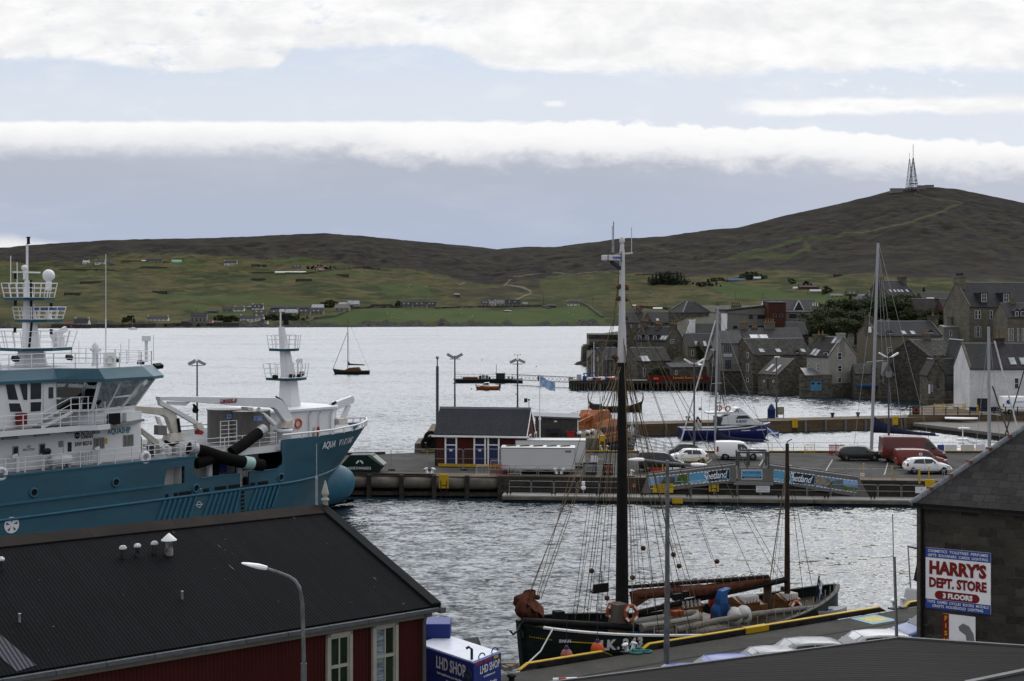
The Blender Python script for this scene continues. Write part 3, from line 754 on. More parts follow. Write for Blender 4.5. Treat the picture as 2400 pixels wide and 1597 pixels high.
 h=House('white_house','whitewashed stone house with dark garage door facing the slip',2273,962,205,0,9,865,807,-3,'l',uo=2470,wall=limewash)
 h.win(2312.5,888,2317,914,bars=(1,2));h.win(2377,886,2388,912,bars=(1,2));h.skyl(2373,847,.8,1.5);h.skyl(2398,847,.8,1.5)
 h.door(2290,934,2315,962,darkm,name='garage_door');h.door(2340,933,2346,962,darkm)
 h.skews(st_tan,(0,));h.pxchim(2330,2352,792,pots=2,mat=st_dark)
 b=MB();b.box(-.02,-.06,-.2,h.L,-.003,.45);b.b('painted_plinth',M('navy plinth',(.01,.014,.06),.7),h.root)
 # second row and above
 h=House('hotel','tall tan stone hotel with white dormer windows and big chimney',2272,830,300,0,12,720,664,9,'l',uo=2480,wall=st_tan,cat='hotel')
 h.skews(st_tan);h.chim(.8,6,1.3,3.4,vtop=648,pots=6,mat=st_tan,pm=darkm)
 h.dormer(2300,689,2312,708,gable=False,bars=(2,2));h.dormer(2352,689,2364,708,gable=False,bars=(2,2))
 for u in(2284.5,2292.5,2320,2348,2356):h.win(u,728,u+6,748,bars=(1,2))
 for u,w in((2284,3),(2289,6),(2296.5,3),(2346,3)):h.win(u,765,u+w,791,bars=(1,2))
 h=House('hotel','projecting stone bay of the hotel with chimneys at the right edge',2362,830,288,0,9,745,712,0,'l',uo=2470,wall=st_tan,cat='hotel wing')
 for u in(2355,2363,2376,2387,2396):h.win(u+8,770,u+12,800,bars=(1,2))
 h.dormer(2379,730,2387,752,bars=(1,2));h.dormer(2392,730,2402,752,bars=(1,2));h.pxchim(2366,2380,697,pots=1,mat=st_tan)
 for nm,lb,u,v,Y,uo,ve,vr,W,wl in(('brown_roof_house','brown tiled house behind the trees with bright rooflight',2165,720,345,2262,706,687,8,brick_r),('brown_roof_house','brown roofed house with brick chimney left of the hotel',2150,750,330,2222,740,702,9,brick_r),('brown_roof_house','brown hipped house with brick wall below touching the hotel',2215,760,325,2266,733,702,9,brick_r)):
  h=House(nm,lb,u,v,Y,0,W,ve,vr,0,'l',uo=uo,wall=wl,roof=slate_b)
  if 'rooflight' in lb:h.skyl(2182,702,1.8,1.6);h.pxchim(2248,2260,690,pots=0,mat=brick_r)
  elif 'brick chimney' in lb:h.pxchim(2191,2203,700,pots=0,mat=brick_r)
  else:h.win(2230,735,2240,748)
 h=House('flat_roof_block','grey flat roofed service block under the hotel gable',2212,795,305,0,6,768,764,0,'l',uo=2264,wall=harl_grey,roof=greyp)
 h.win(2225,774,2231,788);h.pxchim(2217,2229,742,pots=0,mat=harl_grey);h.pxchim(2255,2264,742,pots=0,mat=harl_grey)
 h=House('manor_house','large stone manor with twin chimneys and a row of small rooflights',2086,725,400,0,11,697,659,25,'l',uo=2148,wall=st_grey)
 h.skews();h.chim(.6,5.5,1.2,2.6,vtop=649,pots=3);h.chim(h.L-.6,5.5,1.2,2.6,vtop=649,pots=3)
 for u in(2087,2097,2106,2114,2126):h.skyl(u,682,.7,1.0)
 h.win(2035,682,2039,692,'l')
 h=House('gable_house','small grey gabled house in front of the manor and trees',2008,716,385,0,8,712,693,0,'l','y',uo=2047,wall=harl_grey);h.win(2027,705,2043,714)
 h=House('apartment_block','grey rendered flats with white corner and mono pitch roof',1705,800,345,0,11,731,729,6,'l',uo=1797,wall=harl_grey,roof=green_rf)
 b=MB();a1,a2=h.fr.y(1705,735,0),h.fr.y(1797,720,0)
 b.prism([(a1.x,a1.z),(a2.x,a1.z-.4),(a2.x,a2.z),(a1.x,a1.z+.6)],'y',-.2,11);b.b('roof_edge',harl_grey,h.root)
 b=MB();b.prism([(a1.x-.2,a1.z+.6),(a2.x,a2.z),(a2.x,a2.z+.5),(a1.x-.2,a1.z+1.0)],'y',-.35,11.1);b.b('fascia',green_rf,h.root)
 b=MB();q=h.fr.x(1691,735,0);b.box(-.06,.3,-2,-.01,q.y,q.z);b.b('white_corner',frame_w,h.root)
 for u1,v1,u2,v2 in((1755,736,1764,748),(1775,736,1792,748),(1718,764,1728,771),(1755,763,1764,771),(1776,764,1793,771)):h.win(u1,v1,u2,v2,f_mat=darkm)
 h.win(1703.5,737,1705,754,'l');h.win(1693.5,736,1697,754,'l');h.win(1693.5,762,1697,779,'l')
 h.chim(3.2,4,2.4,1,vtop=716,pots=4,mat=harl_tan,pm=darkm)
 h=House('stair_tower','dark red brick stair tower between the two grey blocks',1801,790,342,0,6,710,708,3,'l',uo=1842,wall=brick_r,roof=green_rf,cat='tower')
 h.win(1812,736,1820,743,f_mat=greyp);h.win(1827,736,1835,743,f_mat=greyp)
 h=House('apartment_block','low grey flats to the right of the brick tower',1842,790,344,0,9,732,730,0,'l',uo=1926,wall=harl_grey,roof=green_rf)
 h.win(1850,736,1867,746,f_mat=darkm);h.win(1877,736,1886,746,f_mat=darkm);h.chim(7.6,2,1.7,.8,vtop=717,pots=3,mat=harl_grey,pm=frame_w);h.chim(9,1,1.6,.7,vtop=738,pots=3,mat=harl_tan)
 h=House('slate_house','slate roofed house with white trimmed gable behind the flats',1795,740,372,0,10,727,704,0,'l',uo=1917,wall=frame_w)
 b=MB();a1,a2,a3=h.fr.y(1860,727,-.6),h.fr.y(1884,727,-.6),h.fr.y(1872,704,-.6)
 b.prism([(a1.x,a1.z),(a2.x,a2.z),(a3.x,a3.z)],'y',-.6,5);g=b.b('cross_gable',slate,h.root)
 b=MB();b.beam((a1.x,-.65,a1.z),(a3.x,-.65,a3.z),.2);b.beam((a2.x,-.65,a2.z),(a3.x,-.65,a3.z),.2);b.b('bargeboard',frame_w,g)
 f=thing('hall','stone hall with lead hipped pyramid roof above the old town','hall',P(1600,775,380),radians(40));fr=Fr(f.location,radians(40))
 xr=fr.y(1662,735,0).x;yl=fr.x(1567,735,0).y;ze=fr.y(1620,733,0).z;zr=H-(707-VH)/F*388-f.location.z
 b=MB();b.box(0,0,-8,xr,yl,ze);b.b('wall',st_grey,f)
 b=MB();o=.4;c0=[(-o,-o,ze),(xr+o,-o,ze),(xr+o,yl+o,ze),(-o,yl+o,ze)];k=.38;t0=[(xr*k,yl*k,zr),(xr*(1-k),yl*k,zr),(xr*(1-k),yl*(1-k),zr),(xr*k,yl*(1-k),zr)]
 b.add(c0+t0,[(0,1,5,4),(1,2,6,5),(2,3,7,6),(3,0,4,7),(4,5,6,7),(0,3,2,1)]);b.b('roof',slate,f)
 b=MB()
 for i in range(4):b.beam(c0[i],t0[i],.3)
 b.b('hip_flashing',lead,f);a1,a2=fr.y(1650,749,0),fr.y(1654,757,0);window(f,a1,a2,(0,-1,0),bars=(2,2));a1,a2=fr.y(1634.5,751,0),fr.y(1643,758,0);window(f,a1,a2,(0,-1,0),w_mat=frame_w,f_mat=False,name='carved_stone_panel')
 h=House('stone_range','long stone range running left from the hip roofed hall',1464,790,385,0,9,757,733,2,'l',uo=1597)
 h.skyl(1541,750,.7,1.2);h.pxchim(1490,1505,722,pots=4,pm=pot_r)
 for u in(1478,1496,1520):h.win(u,761,u+3,768)
 b=MB();a1,a2,a3=h.fr.y(1501,757,-.4),h.fr.y(1530,757,-.4),h.fr.y(1516,733,-.4);b.prism([(a1.x,a1.z),(a2.x,a2.z),(a3.x,a3.z)],'y',-.4,4);b.b('cross_gable',st_grey,h.root)
 h=House('stone_range','slate range between the hall and the grey flats',1655,790,392,0,9,757,733,0,'l',uo=1700);h.skyl(1670,747,.8,1.3)
 h=House('slate_house','dark slate house with white chimney and white coping',1622,800,335,0,8,787,760,0,'l',uo=1692,roof=slate)
 h.chim(.2,1.2,1.3,1.0,vtop=750,pots=1,mat=frame_w,pm=pot_r,zb=.5);h.pxchim(1628,1642,775,pots=4,pm=pot_r,d=.7)
 b=MB();a1,a2=h.fr.y(1610,784,0),h.fr.y(1617,762,0);b.beam((a1.x,0,a1.z),(a2.x,0,a2.z),.6,.4);b.b('white_coping',frame_w,h.root)
 h=House('slate_house','slate house end with broken chimney beside the sycamores',1850,800,310,0,8,785,757,0,'l',uo=1895);h.pxchim(1863,1882,762,pots=0,d=.8)
town()
# PIER
ZD=1.9
asphalt=M('worn asphalt',(.050,.048,.045),.95,var=.3,scale=.35,stain=.45,bump=.15,bscale=15,spec=.12)
tanstrip=M('tan concrete strip',(.120,.095,.072),.95,var=.22,spec=.12,scale=.5,stain=.3)
roadpaint=M('worn road paint',(.45,.44,.41),.8,var=.3,scale=4)
steel_s=M('scuffed steel',(.075,.075,.08),.55,.2,var=.2,scale=4)
def pier_y(x):return 125.9+(x+8.39)*-.0943
def pier():
 p=thing('pier','concrete and timber harbour pier carrying parked cars and the red hut','pier',(0,130,0))
 lo=lambda x,y,z:(x,y-130,z)
 mb=MB();out=[(-70,pier_y(-70)),(75,pier_y(75)),(75,146),(-9.4,146),(-13,144.6),(-70,132.8)]
 mb.prism([(a,b-130)for a,b in out],'z',1.0,ZD);mb.b('deck',asphalt,p)
 mb=MB();mb.prism([(-70,pier_y(-70)+.05-130),(75,pier_y(75)+.05-130),(75,pier_y(75)+2.4-130),(-70,pier_y(-70)+2.4-130)],'z',ZD,ZD+.006)
 mb.b('edge_strip',tanstrip,p)
 mb=MB();mb.prism([(-70,pier_y(-70)+1.5-130),(75,pier_y(75)+1.5-130),(75,144-130),(-12,143-130),(-70,132.5-130)],'z',-3,1.0);mb.b('underside',timber,p)
 for i in range(-19,1):
  x=P(1172,0,126).x+i*2.93;y=pier_y(x)-130
  mb=MB();mb.box(x-.2,y-.42,-3,x+.2,y+.1,ZD+.12);mb.b('pile',timber,p)
  if i<0:
   mb=MB();mb.lathe((x+.2,y-.05,1.28),[(.01,0),(.52,0),(.52,2.53),(.01,2.53)],14,'x');mb.b('fender_beam',concrete,p)
   mb=MB();mb.box(x+.2,y-.36,.18,x+2.73,y,.5);mb.b('waling',timber,p)
 x0=P(1172,0,126).x+.2
 mb=MB();mb.prism([(x0,pier_y(x0)-130.25),(75,pier_y(75)-130.25),(75,pier_y(75)-129.9),(x0,pier_y(x0)-129.9)],'z',-3,ZD+.1)
 mb.b('timber_face',stone('timber face',(.045,.040,.034),2.2,.30,.35,(.01,.01,.01),1,.5,'x',.15),p)
 for u,v in((1040,0),(1665,0),(2150,0)):
  x=P(u,0,125).x;y=pier_y(x)-130;mb=MB()
  mb.box(x-.42,y-.62,.9,x+.42,y-.44,ZD+.25);l=mb.b('ladder_cap',yellow,p);mb=MB()
  for q in(-.25,.25):mb.beam((x+q,y-.66,-.6),(x+q,y-.66,1.6),.06)
  for k in range(6):mb.beam((x-.25,y-.66,-.3+k*.3),(x+.25,y-.66,-.3+k*.3),.045)
  mb.b('ladder',darkm,l)
 mb=MB();mb.box(-9.4,145.75-130,ZD,75,145.98-130,ZD+.2);mb.beam((-13,14.4,ZD+.12),(-70,2.7,ZD+.12),.3,.24);mb.beam((-30,pier_y(-30)-129.8,ZD+.1),(-7,pier_y(-7)-129.8,ZD+.1),.2,.2);k=mb.b('edge_kerb',timber,p);mb=MB();mb.box(-9.4,145.8-130,ZD+.2,75,145.95-130,ZD+.205);mb.box(-9.4,145.74-130,ZD+.13,75,145.748-130,ZD+.2);mb.b('yellow_kerb_paint',yellow,k)
 mb=MB()
 for u1,v1,u2,v2 in((1951,1078,1935,1105),(2081,1085,2072,1116),(1330,1077,1420,1076),(1345,1066,1352,1072),(1668,1078,1640,1097),(1788,1078,1780,1092),(1842,1088,1856,1092)):
  a,b=G(u1,v1,ZD),G(u2,v2,ZD);n=10
  for k in range(n):
   q0,q1=a.lerp(b,k/n),a.lerp(b,(k+.62)/n);mb.beam((q0.x,q0.y-130,ZD+.006),(q1.x,q1.y-130,ZD+.006),.11,.004)
 mb.b('bay_markings',roadpaint,p)
 q=thing('raised_quay','raised concrete quay block behind the red hut','quay',(0,147.6,0))
 mb=MB();mb.box(-9.4,0,-3,9.9,18,3.2);mb.b('block',concrete,q)
 mb=MB();mb.box(-9.3,.1,3.2,9.8,18,3.206);mb.b('top_surface',tanstrip,q)
 mb=MB();x=P(1411,0,147.6).x;mb.box(x-.3,-.14,2.9,x+.3,.2,3.5);mb.beam((x-.25,-.12,1.8),(x-.25,-.12,3),.1);mb.beam((x+.25,-.12,1.8),(x+.25,-.12,3),.1);mb.b('ladder_cap',yellow,q)
 q=thing('quay_wall','low concrete quay wall at the left end of the pier','quay',(0,146.2,0))
 mb=MB();mb.prism([(-10.4,-3),(-9.45,-3),(-9.45,2.8),(-10.1,2.8)],'y',0,6);mb.box(-9.44,.02,-3,-7.9,6,2.85);mb.b('block',concrete,q)
def pontoon():
 a,b=P(1176,1161,122.8),P(2160,1173,119.6);rz=math.atan2(b.y-a.y,b.x-a.x)
 p=thing('pontoon','long floating concrete pontoon below the pier','pontoon',(a.x,a.y,0),rz);Ln=60;fr=Fr((a.x,a.y,0),rz)
 seg=8.95;deckm=M('pale pontoon deck',(.27,.265,.25),.85,var=.12,scale=.7,stain=.25)
 for i in range(7):
  x0,x1=i*seg+.03,(i+1)*seg-.03
  mb=MB();mb.box(x0,0,.28,x1,1.95,.6);mb.b('deck_unit',deckm,p)
  mb=MB();mb.box(x0,-.1,.24,x1,-.002,.5);mb.b('rubbing_board',concrete,p)
  mb=MB();mb.box(x0+.5,.1,-.6,x1-.5,1.85,.26);mb.b('float',M('dark blue float',(.010,.016,.022),.5),p)
 for i in range(15):
  x=.6+i*3.9;mb=MB()
  for d in(-.14,.14):mb.beam((x+d,.25,.6),(x+d,.25,.78),.07);mb.beam((x+d-.1,.25,.78),(x+d+.1,.25,.78),.09)
  mb.b('mooring_cleat',darkm,p)
 u=1588;q=fr.y(u,1166,-.12);mb=MB();mb.box(q.x-.45,-.2,.1,q.x+.45,-.1,.52);mb.b('ladder_cap',yellow,p)
 return fr
def hoop(mb,L,h,r=.024,mid=True):
 mb.tube([(0,0,0),(0,0,h-.12),(.035,0,h-.035),(.12,0,h),(L-.12,0,h),(L-.035,0,h-.035),(L,0,h-.12),(L,0,0)],r,6)
 if mid:mb.tube([(0,0,h*.5),(L,0,h*.5)],r*.8,5)
def rails(fr):
 mb=MB();hoop(mb,1.9,1.05);me=mb.mesh('guard_rail',galv)
 n=0
 for i in range(24):
  if 8.6<i*2.0+.4<12.4:continue
  p=fr.m@Vector((.5+i*2.0,1.7,.6));o=raw('guard_rail',me);o.location=p;o.rotation_euler=(0,0,fr.rz)
  tag(o,'galvanised hoop guard rail along the inner edge of the pontoon','guard rail','hoop rails along the pontoon')
 for i in range(30):
  x=P(1208,0,126).x+i*2.06
  if 8<x<25 and i%1==0 and 10.6<x<24:continue
  o=raw('guard_rail',me);o.location=(x,pier_y(x)+.15,ZD);o.rotation_euler=(0,0,-.094)
  tag(o,'galvanised hoop guard rail on the front edge of the pier deck','guard rail','hoop rails along the pier edge')
 r=thing('railing','thin grey railing along the far yellow edge of the pier','railing',(11.5,145.6,ZD));mb=MB()
 for i in range(20):mb.tube([(i*2.2,0,0),(i*2.2,0,1.05)],.022,5)
 mb.b('post_row',galv,r);mb=MB()
 for z in(.55,1.05):mb.tube([(0,0,z),(41.8,0,z)],.018,5)
 mb.b('handrail',galv,r)
 for u,lb in((832,'tall mesh fence panel behind the dark skip'),(918,'tall mesh fence panel nearest the dark skip'),(1001,'tall mesh fence panel across the left end of the red hut'),(1087,'tall mesh fence panel ending at the white trailer')):
  a=G(u,1103,ZD);t=thing('mesh_fence_panel',lb,'fence',a,-.05,'temporary mesh fence panels');L=3.3
  mb=MB();mb.tube([(0,0,.05),(0,0,1.9),(.08,0,1.98),(L-.08,0,1.98),(L,0,1.9),(L,0,.05)],.021,6);mb.tube([(0,0,.15),(L,0,.15)],.018,5);mb.tube([(0,0,1.1),(L,0,1.1)],.012,5);mb.b('frame',galv,t)
  mb=MB()
  for k in range(1,24):mb.beam((L*k/24,0,.15),(L*k/24,0,1.97),.006)
  mb.b('mesh',galv,t);mb=MB();mb.box(-.3,-.12,0,.3,.12,.12);mb.b('foot',black,t)
 for u,v,col,lb in((1116,1116,frame_w,'white crowd barrier left of the trailer'),(1147,1113,red,'red crowd barrier set between two white ones'),(1164,1117,red,'red crowd barrier standing in front of the trailer corner'),(1150,1104,frame_w,'white crowd barrier close to the hut doors'),(1191,1114,frame_w,'white crowd barrier along the foot of the trailer')):
  a=G(u,v,ZD);t=thing('crowd_barrier',lb,'barrier',a,-.06,'crowd barriers beside the trailer');L=1.15
  mb=MB();hoop(mb,L,.98,.02,False);mb.tube([(0,0,.15),(L,0,.15)],.016,5);mb.b('frame',col,t);mb=MB()
  for k in range(1,10):mb.beam((L*k/10,0,.15),(L*k/10,0,.96),.014)
  mb.b('bars',col,t)
 for u,v,w,lb,y in((1598,1101,1.15,'yellow crowd barrier beside the black van nose',ZD),(1627,1099,1.15,'yellow crowd barrier by the two armed lamp',ZD),(1886,1067,1.0,'yellow folding barrier near the far edge railing',ZD)):
  a=G(u,v,y);t=thing('yellow_barrier',lb,'barrier',a,-.03,'yellow barriers on the pier');mb=MB();hoop(mb,w,1.05,.03,False);mb.tube([(0,0,.3),(w,0,.3)],.02,5);mb.b('frame',yellow,t);mb=MB()
  for k in range(1,7):mb.beam((w*k/7,0,.3),(w*k/7,0,1.03),.02)
  mb.b('bars',yellow,t)
 for k in range(3):
  a=G(1943+k*12.5,1066,ZD);t=thing('red_barrier',['red slatted barrier nearest the yellow folding barrier','middle one of the three red slatted barriers','red slatted barrier just behind the dark hatchback'][k],'barrier',a,0,'red slatted barriers');mb=MB()
  mb.box(0,-.03,.08,.5,.03,.16);mb.box(0,-.03,.92,.5,.03,1.02);mb.box(.18,-.25,0,.3,.25,.07);mb.b('frame',red,t);mb=MB()
  for j in range(6):mb.box(.01+j*.09,-.02,.16,.055+j*.09,.02,.92)
  mb.b('slats',red,t)
 for k,(u,c)in enumerate(((1524,red),(1541,red),(1557,frame_w),(1577,frame_w))):
  a=G(u,1109,ZD);t=thing('plastic_barrier',['red plastic road barrier at the left end of its row','red plastic road barrier next to the white ones','white plastic road barrier next to the red ones','white plastic road barrier at the right end of its row'][k],'barrier',a,-.09,'plastic road barriers');mb=MB()
  mb.prism([(-.2,0),(.2,0),(.1,.18),(.06,.5),(-.06,.5),(-.1,.18)],'x',0,.68);mb.b('body',c,t,bevel=.02)
  mb=MB();mb.box(.12,-.22,.05,.26,.22,.1);mb.b('foot',c,t)
 for u,v,lb in((1553,1117,'yellow post left of the gangway head'),(2024,1121,'thin yellow post by the small white notice'),(2091,1128,'thin yellow post on the right pier edge'),(2155,1134,'stout yellow post near the white hatchback'),(2177,1130,'yellow post under the white hatchback')):
  a=G(u,v,ZD);mb=MB();mb.tube([(0,0,0),(0,0,1.25)],.045 if 'stout' not in lb else .08,8);mb.box(-.07,-.07,1.25,.07,.07,1.29)
  o=mb.b('yellow_post',yellow,label=lb,cat='post',group='yellow posts on the pier');o.location=a
def bollard(loc,rz,lb,s=1.0):
 t=thing('mooring_bollard',lb,'bollard',loc,rz,'white twin mooring bollards');mb=MB();mb.cbox((0,0,.04*s),1.15*s,.5*s,.08*s);mb.b('base_plate',darkm,t)
 for sg in(-1,1):
  mb=MB();mb.lathe((sg*.2*s,0,.07*s),[(.15*s,0),(.13*s,.12*s),(.13*s,.4*s),(.2*s,.43*s),(.2*s,.5*s),(.08*s,.54*s)],12,m=MR(sg*.35,3,'Y'));mb.b('horn',white,t)
def flood_pole(lb,u,vtop,Y,z0,heads,vhead=None):
 a=P(u,vtop,Y);t=thing('light_pole',lb,'lamp post',(a.x,Y,z0),0,'floodlight poles on the pier');h=a.z-z0
 mb=MB();mb.tube([(0,0,0),(0,0,h*.55)],.11,10,.09);mb.tube([(0,0,h*.55),(0,0,h)],.085,10,.07);mb.b('pole',steel_s,t)
 mb=MB();mb.box(-.18,-.18,0,.18,.18,.03);mb.b('base_plate',steel_s,t)
 if heads:
  mb=MB();mb.beam((-.55,0,h-.35),(.55,0,h-.35),.07);c=mb.b('cross_arm',steel_s,t)
  for sg in(-1,1):
   mb=MB();m=MR(sg*heads,3,'Y');mb.cbox((sg*.45,0,h-.02),.8,.6,.3,m);hd=mb.b('floodlight',galv,t)
   mb=MB();mb.cbox(Vector((sg*.45,0,h-.05))+m@Vector((0,0,-.10)),.6,.45,.04,m);mb.b('lens',frame_w,hd)
 return t,h
def pier_things():
 for k,(u,w,m)in enumerate(((2197,.7,M('blue rail panel',(.03,.06,.2),.6)),(2214,1.25,frame_w),(2252,1.35,offwhite),(2287,.9,frame_w))):
  mb=MB();mb.box(0,-.02,.25,w,.01,.85);mb.b('panel',m,label=['small blue panel tied to the far pier railing','white panel on the far pier railing next to the blue one','dull white panel on the far pier railing','white panel furthest right on the far pier railing'][k],cat='panel',group='panels on the far railing').location=(P(u,0,145.5).x,145.5,ZD)
 for u,v,lb in((1007,1112,'white twin mooring bollard on the pier edge before the red hut'),(1310,1113,'white twin mooring bollard below the white trailer'),(1473,1117,'white twin mooring bollard left of the gangway'),(1415,1057,'white twin mooring bollard at the foot of the raised quay')):
  bollard(G(u,v,ZD),-.09,lb)
 for u,v,lb in((1358,1025,'white topped bollard on the raised quay nearest the shed'),(1377,1022,'white topped bollard in the middle of the raised quay'),(1388,1019,'white topped bollard furthest back on the raised quay')):
  p=G(u,v,3.2);t=thing('quay_bollard',lb,'bollard',p,0,'white topped bollards on the raised quay');mb=MB();mb.lathe((0,0,0),[(.2,0),(.16,.1),(.16,.3)],12);mb.b('post',darkm,t)
  mb=MB();mb.lathe((0,0,.28),[(.2,0),(.3,.06),(.3,.24),(.15,.32)],12);mb.b('cap',white,t)
 redw=ribbed('red boarded wall',(.058,.012,.008),.16,'x',.7,.12,.008,.6)
 sl=stone('dark small slate',(.016,.019,.026),.22,.16,.25,(.012,.012,.014),.6,.3,'x',.05,.5)
 h=House('red_hut','dark red boarded hut with slate roof and three blue doors on the pier',1234,1096,132.3,0,5.2,1019.5,962,-9,'r',uo=1019,wall=redw,roof=sl,cat='hut',over=.25,ext=.0)
 dblue=M('navy blue door',(.016,.020,.085),.5,var=.1)
 for u1,u2 in((1042.5,1071.5),(1110,1139),(1142.5,1171)):
  a,b=h.fr.y(u1,1022.5,0),h.fr.y(u2,1091,0);x0,x1,z1,z0=a.x,b.x,a.z,b.z
  mb=MB()
  mb.box(x0,-.06,z0,x0+.15,.02,z1);mb.box(x1-.15,-.06,z0,x1,.02,z1);mb.box(x0-.03,-.08,z1-.16,x1+.03,.02,z1+.02);zt=z0+(z1-z0)*.70;mb.box(x0+.15,-.055,zt-.05,x1-.15,.02,zt+.05)
  f=mb.b('door_frame',white,h.root);mb=MB();mb.box(x0+.15,-.02,z0,x1-.15,.01,zt-.05);mb.b('door',dblue,f);mb=MB();mb.box(x0+.15,-.015,zt+.05,x1-.15,.01,z1-.16);mb.b('transom_pane',glass,f)
  if u1<1142:mb=MB();mb.cbox(((x0+x1)/2,-.03,zt-.5),.28,.02,.2);mb.b('door_notice',frame_w,f)
 for v1,v2,u1,u2 in((1020,1036,1238.5,1244),(1015,1033,1252,1257)):h.win(u1,v1,u2,v2,'r',fw=.14)
 mb=MB();mb.box(-.25,-.32,h.he-.30,h.L+.25,-.24,h.he-.12);mb.b('gutter_board',white,h.root)
 half=h.W/2;mb=MB();mb.prism([(-.28,h.he-.32),(half,h.hr-.08),(half,h.hr+.18),(-.28,h.he-.06)],'x',h.L+.06,h.L+.1);mb.prism([(h.W+.28,h.he-.32),(half,h.hr-.08),(half,h.hr+.18),(h.W+.28,h.he-.06)],'x',h.L+.06,h.L+.1);mb.b('bargeboard',white,h.root)
 for x in(.06,h.L-.06):
  mb=MB();mb.tube([(x,-.2,h.he-.2),(x,-.05,h.he-.35),(x,-.05,.1)],.04,6);mb.b('downpipe',black,h.root)
 mb=MB();mb.tube([(h.L-.15,half,h.hr),(h.L-.15,half,h.hr+.9)],.03,6);mb.ball((h.L-.15,half,h.hr+1.0),.1);mb.cbox((h.L-.45,half,h.hr+.95),.3,.25,.4);mb.b('camera_mast',darkm,h.root)
 t=thing('yellow_kerb_rail','yellow low rail along the foot of the red hut','rail',h.fr.m@Vector((.5,-.8,0)),radians(-9));mb=MB();mb.box(0,0,.05,h.L-1.5,.15,.3);mb.b('rail',yellow,t);mb=MB()
 for k in range(4):mb.box(.2+k*2,.16,0,.35+k*2,.26,.25)
 mb.b('support',yellow,t)
 sh=M('grey roughcast',(.055,.053,.050),.95,var=.2,scale=2,bump=.3);a=P(1256,1024,149.5);t=thing('flat_shed','long grey roughcast shed with flat roof right of the red hut','shed',(a.x,149.5,3.2));fr=Fr((a.x,149.5,3.2),0)
 x1=fr.y(1356,1000,0).x;z1,z2=fr.y(1256,979,0).z,fr.y(1356,983,0).z
 mb=MB();mb.prism([(0,0),(x1,0),(x1,z2),(0,z1)],'y',0,5);mb.b('wall',sh,t);mb=MB();mb.prism([(-.2,z1),(x1+.2,z2),(x1+.2,z2+.18),(-.2,z1+.18)],'y',-.2,5.2);mb.b('roof',lead,t)
 mb=MB();q=fr.y(1302,988,0);mb.cbox((q.x,-.06,q.z),.3,.12,.15);mb.b('wall_lamp',frame_w,t);mb=MB();mb.box(x1-.12,-.05,0,x1-.02,-.004,z2);mb.b('downpipe',white,t)
 t=thing('bench','dark slatted bench against the grey shed','bench',(fr.m@Vector((fr.y(1280,1020,-.6).x,-.7,0))));mb=MB();mb.box(0,0,.42,1.5,.4,.47);mb.b('seat',darkm,t);mb=MB();mb.box(0,.38,.5,1.5,.42,.9);mb.b('backrest',darkm,t)
 for x in(.1,1.3):mb=MB();mb.box(x,.03,0,x+.08,.36,.42);mb.b('leg',darkm,t)
 t=thing('fire_box','red storage box against the grey shed','box',(P(1337,1022,149).x,148.8,3.2));mb=MB();mb.box(-.4,-.25,0,.4,.25,.55);mb.b('body',red,t,bevel=.02);mb=MB();mb.box(-.42,-.27,.55,.42,.27,.62);mb.b('lid',red,t)
 tw=M('white trailer panel',(.50,.51,.51),.4,var=.03,scale=.5,stain=.08)
 def trailer(lb,ul,ur,vb,vt,rz,D,hatches):
  a=G(ul,vb,ZD);Y=a.y;t=thing('box_trailer',lb,'trailer',(a.x,Y,ZD),rz);fr=Fr(t.location,rz);L=fr.y(ur,vb-5,0).x;zt=fr.y(ul,vt,0).z
  mb=MB();mb.box(0,0,.45,L,D,zt);mb.b('body',tw,t,bevel=.04)
  mb=MB();mb.box(-.01,-.02,.40,L+.01,D+.02,.52);mb.box(.02,-.015,zt-.08,L-.02,.0,zt+.01);mb.box(-.015,-.02,.5,.05,.0,zt);mb.box(L-.05,-.02,.5,L+.015,.0,zt);mb.b('trim',galv,t)
  for x in(L*.38,L*.62):
   for y in(.12,D-.12):
    mb=MB();mb.lathe((x,y-.09,.32),[(.1,0),(.32,0),(.32,.18),(.1,.18)],14,'y');mb.b('wheel',black,t)
  for x in(.4,L-.4):mb=MB();mb.tube([(x,.3,0),(x,.3,.45)],.05,6);mb.b('leg',darkm,t)
  for k in range(hatches):
   x=.9+(L-1.8)*k/max(hatches-1,1);mb=MB();mb.cbox((x,D*.55,zt+.05),.9,.25,.1,MR(.5,3,'Z'));mb.b('roof_hatch',tanstrip,t)
  return t,L,zt
 t,L,zt=trailer('large white box trailer parked along the pier edge',1173,1348,1112,1049.5,-.05,2.5,5)
 mb=MB();mb.box(L-.9,-.012,zt-.42,L-.35,-.003,zt-.22);mb.b('maker_plate',greyp,t)
 trailer('second white trailer showing behind the first one',1208,1373,1097,1032,-.05,2.4,0)
 t=thing('notice_board','blank white notice on thin posts beside the trailer','notice',G(1393,1110,ZD));fr=Fr(t.location,0);mb=MB();mb.box(-.32,-.02,1.0,.32,.02,1.6);mb.b('panel',frame_w,t);mb=MB()
 for x in(-.2,.2):mb.beam((x,.04,0),(x,.04,1.5),.05)
 mb.b('post_pair',galv,t)
 t=thing('display_cabinet','dark framed information cabinet beside the trailer','cabinet',G(1383,1114,ZD));mb=MB();mb.box(-.6,0,.05,.6,.35,1.15);mb.b('body',darkm,t);mb=MB();mb.box(-.52,-.02,.3,.52,-.002,1.0);mb.b('panel',greyp,t)
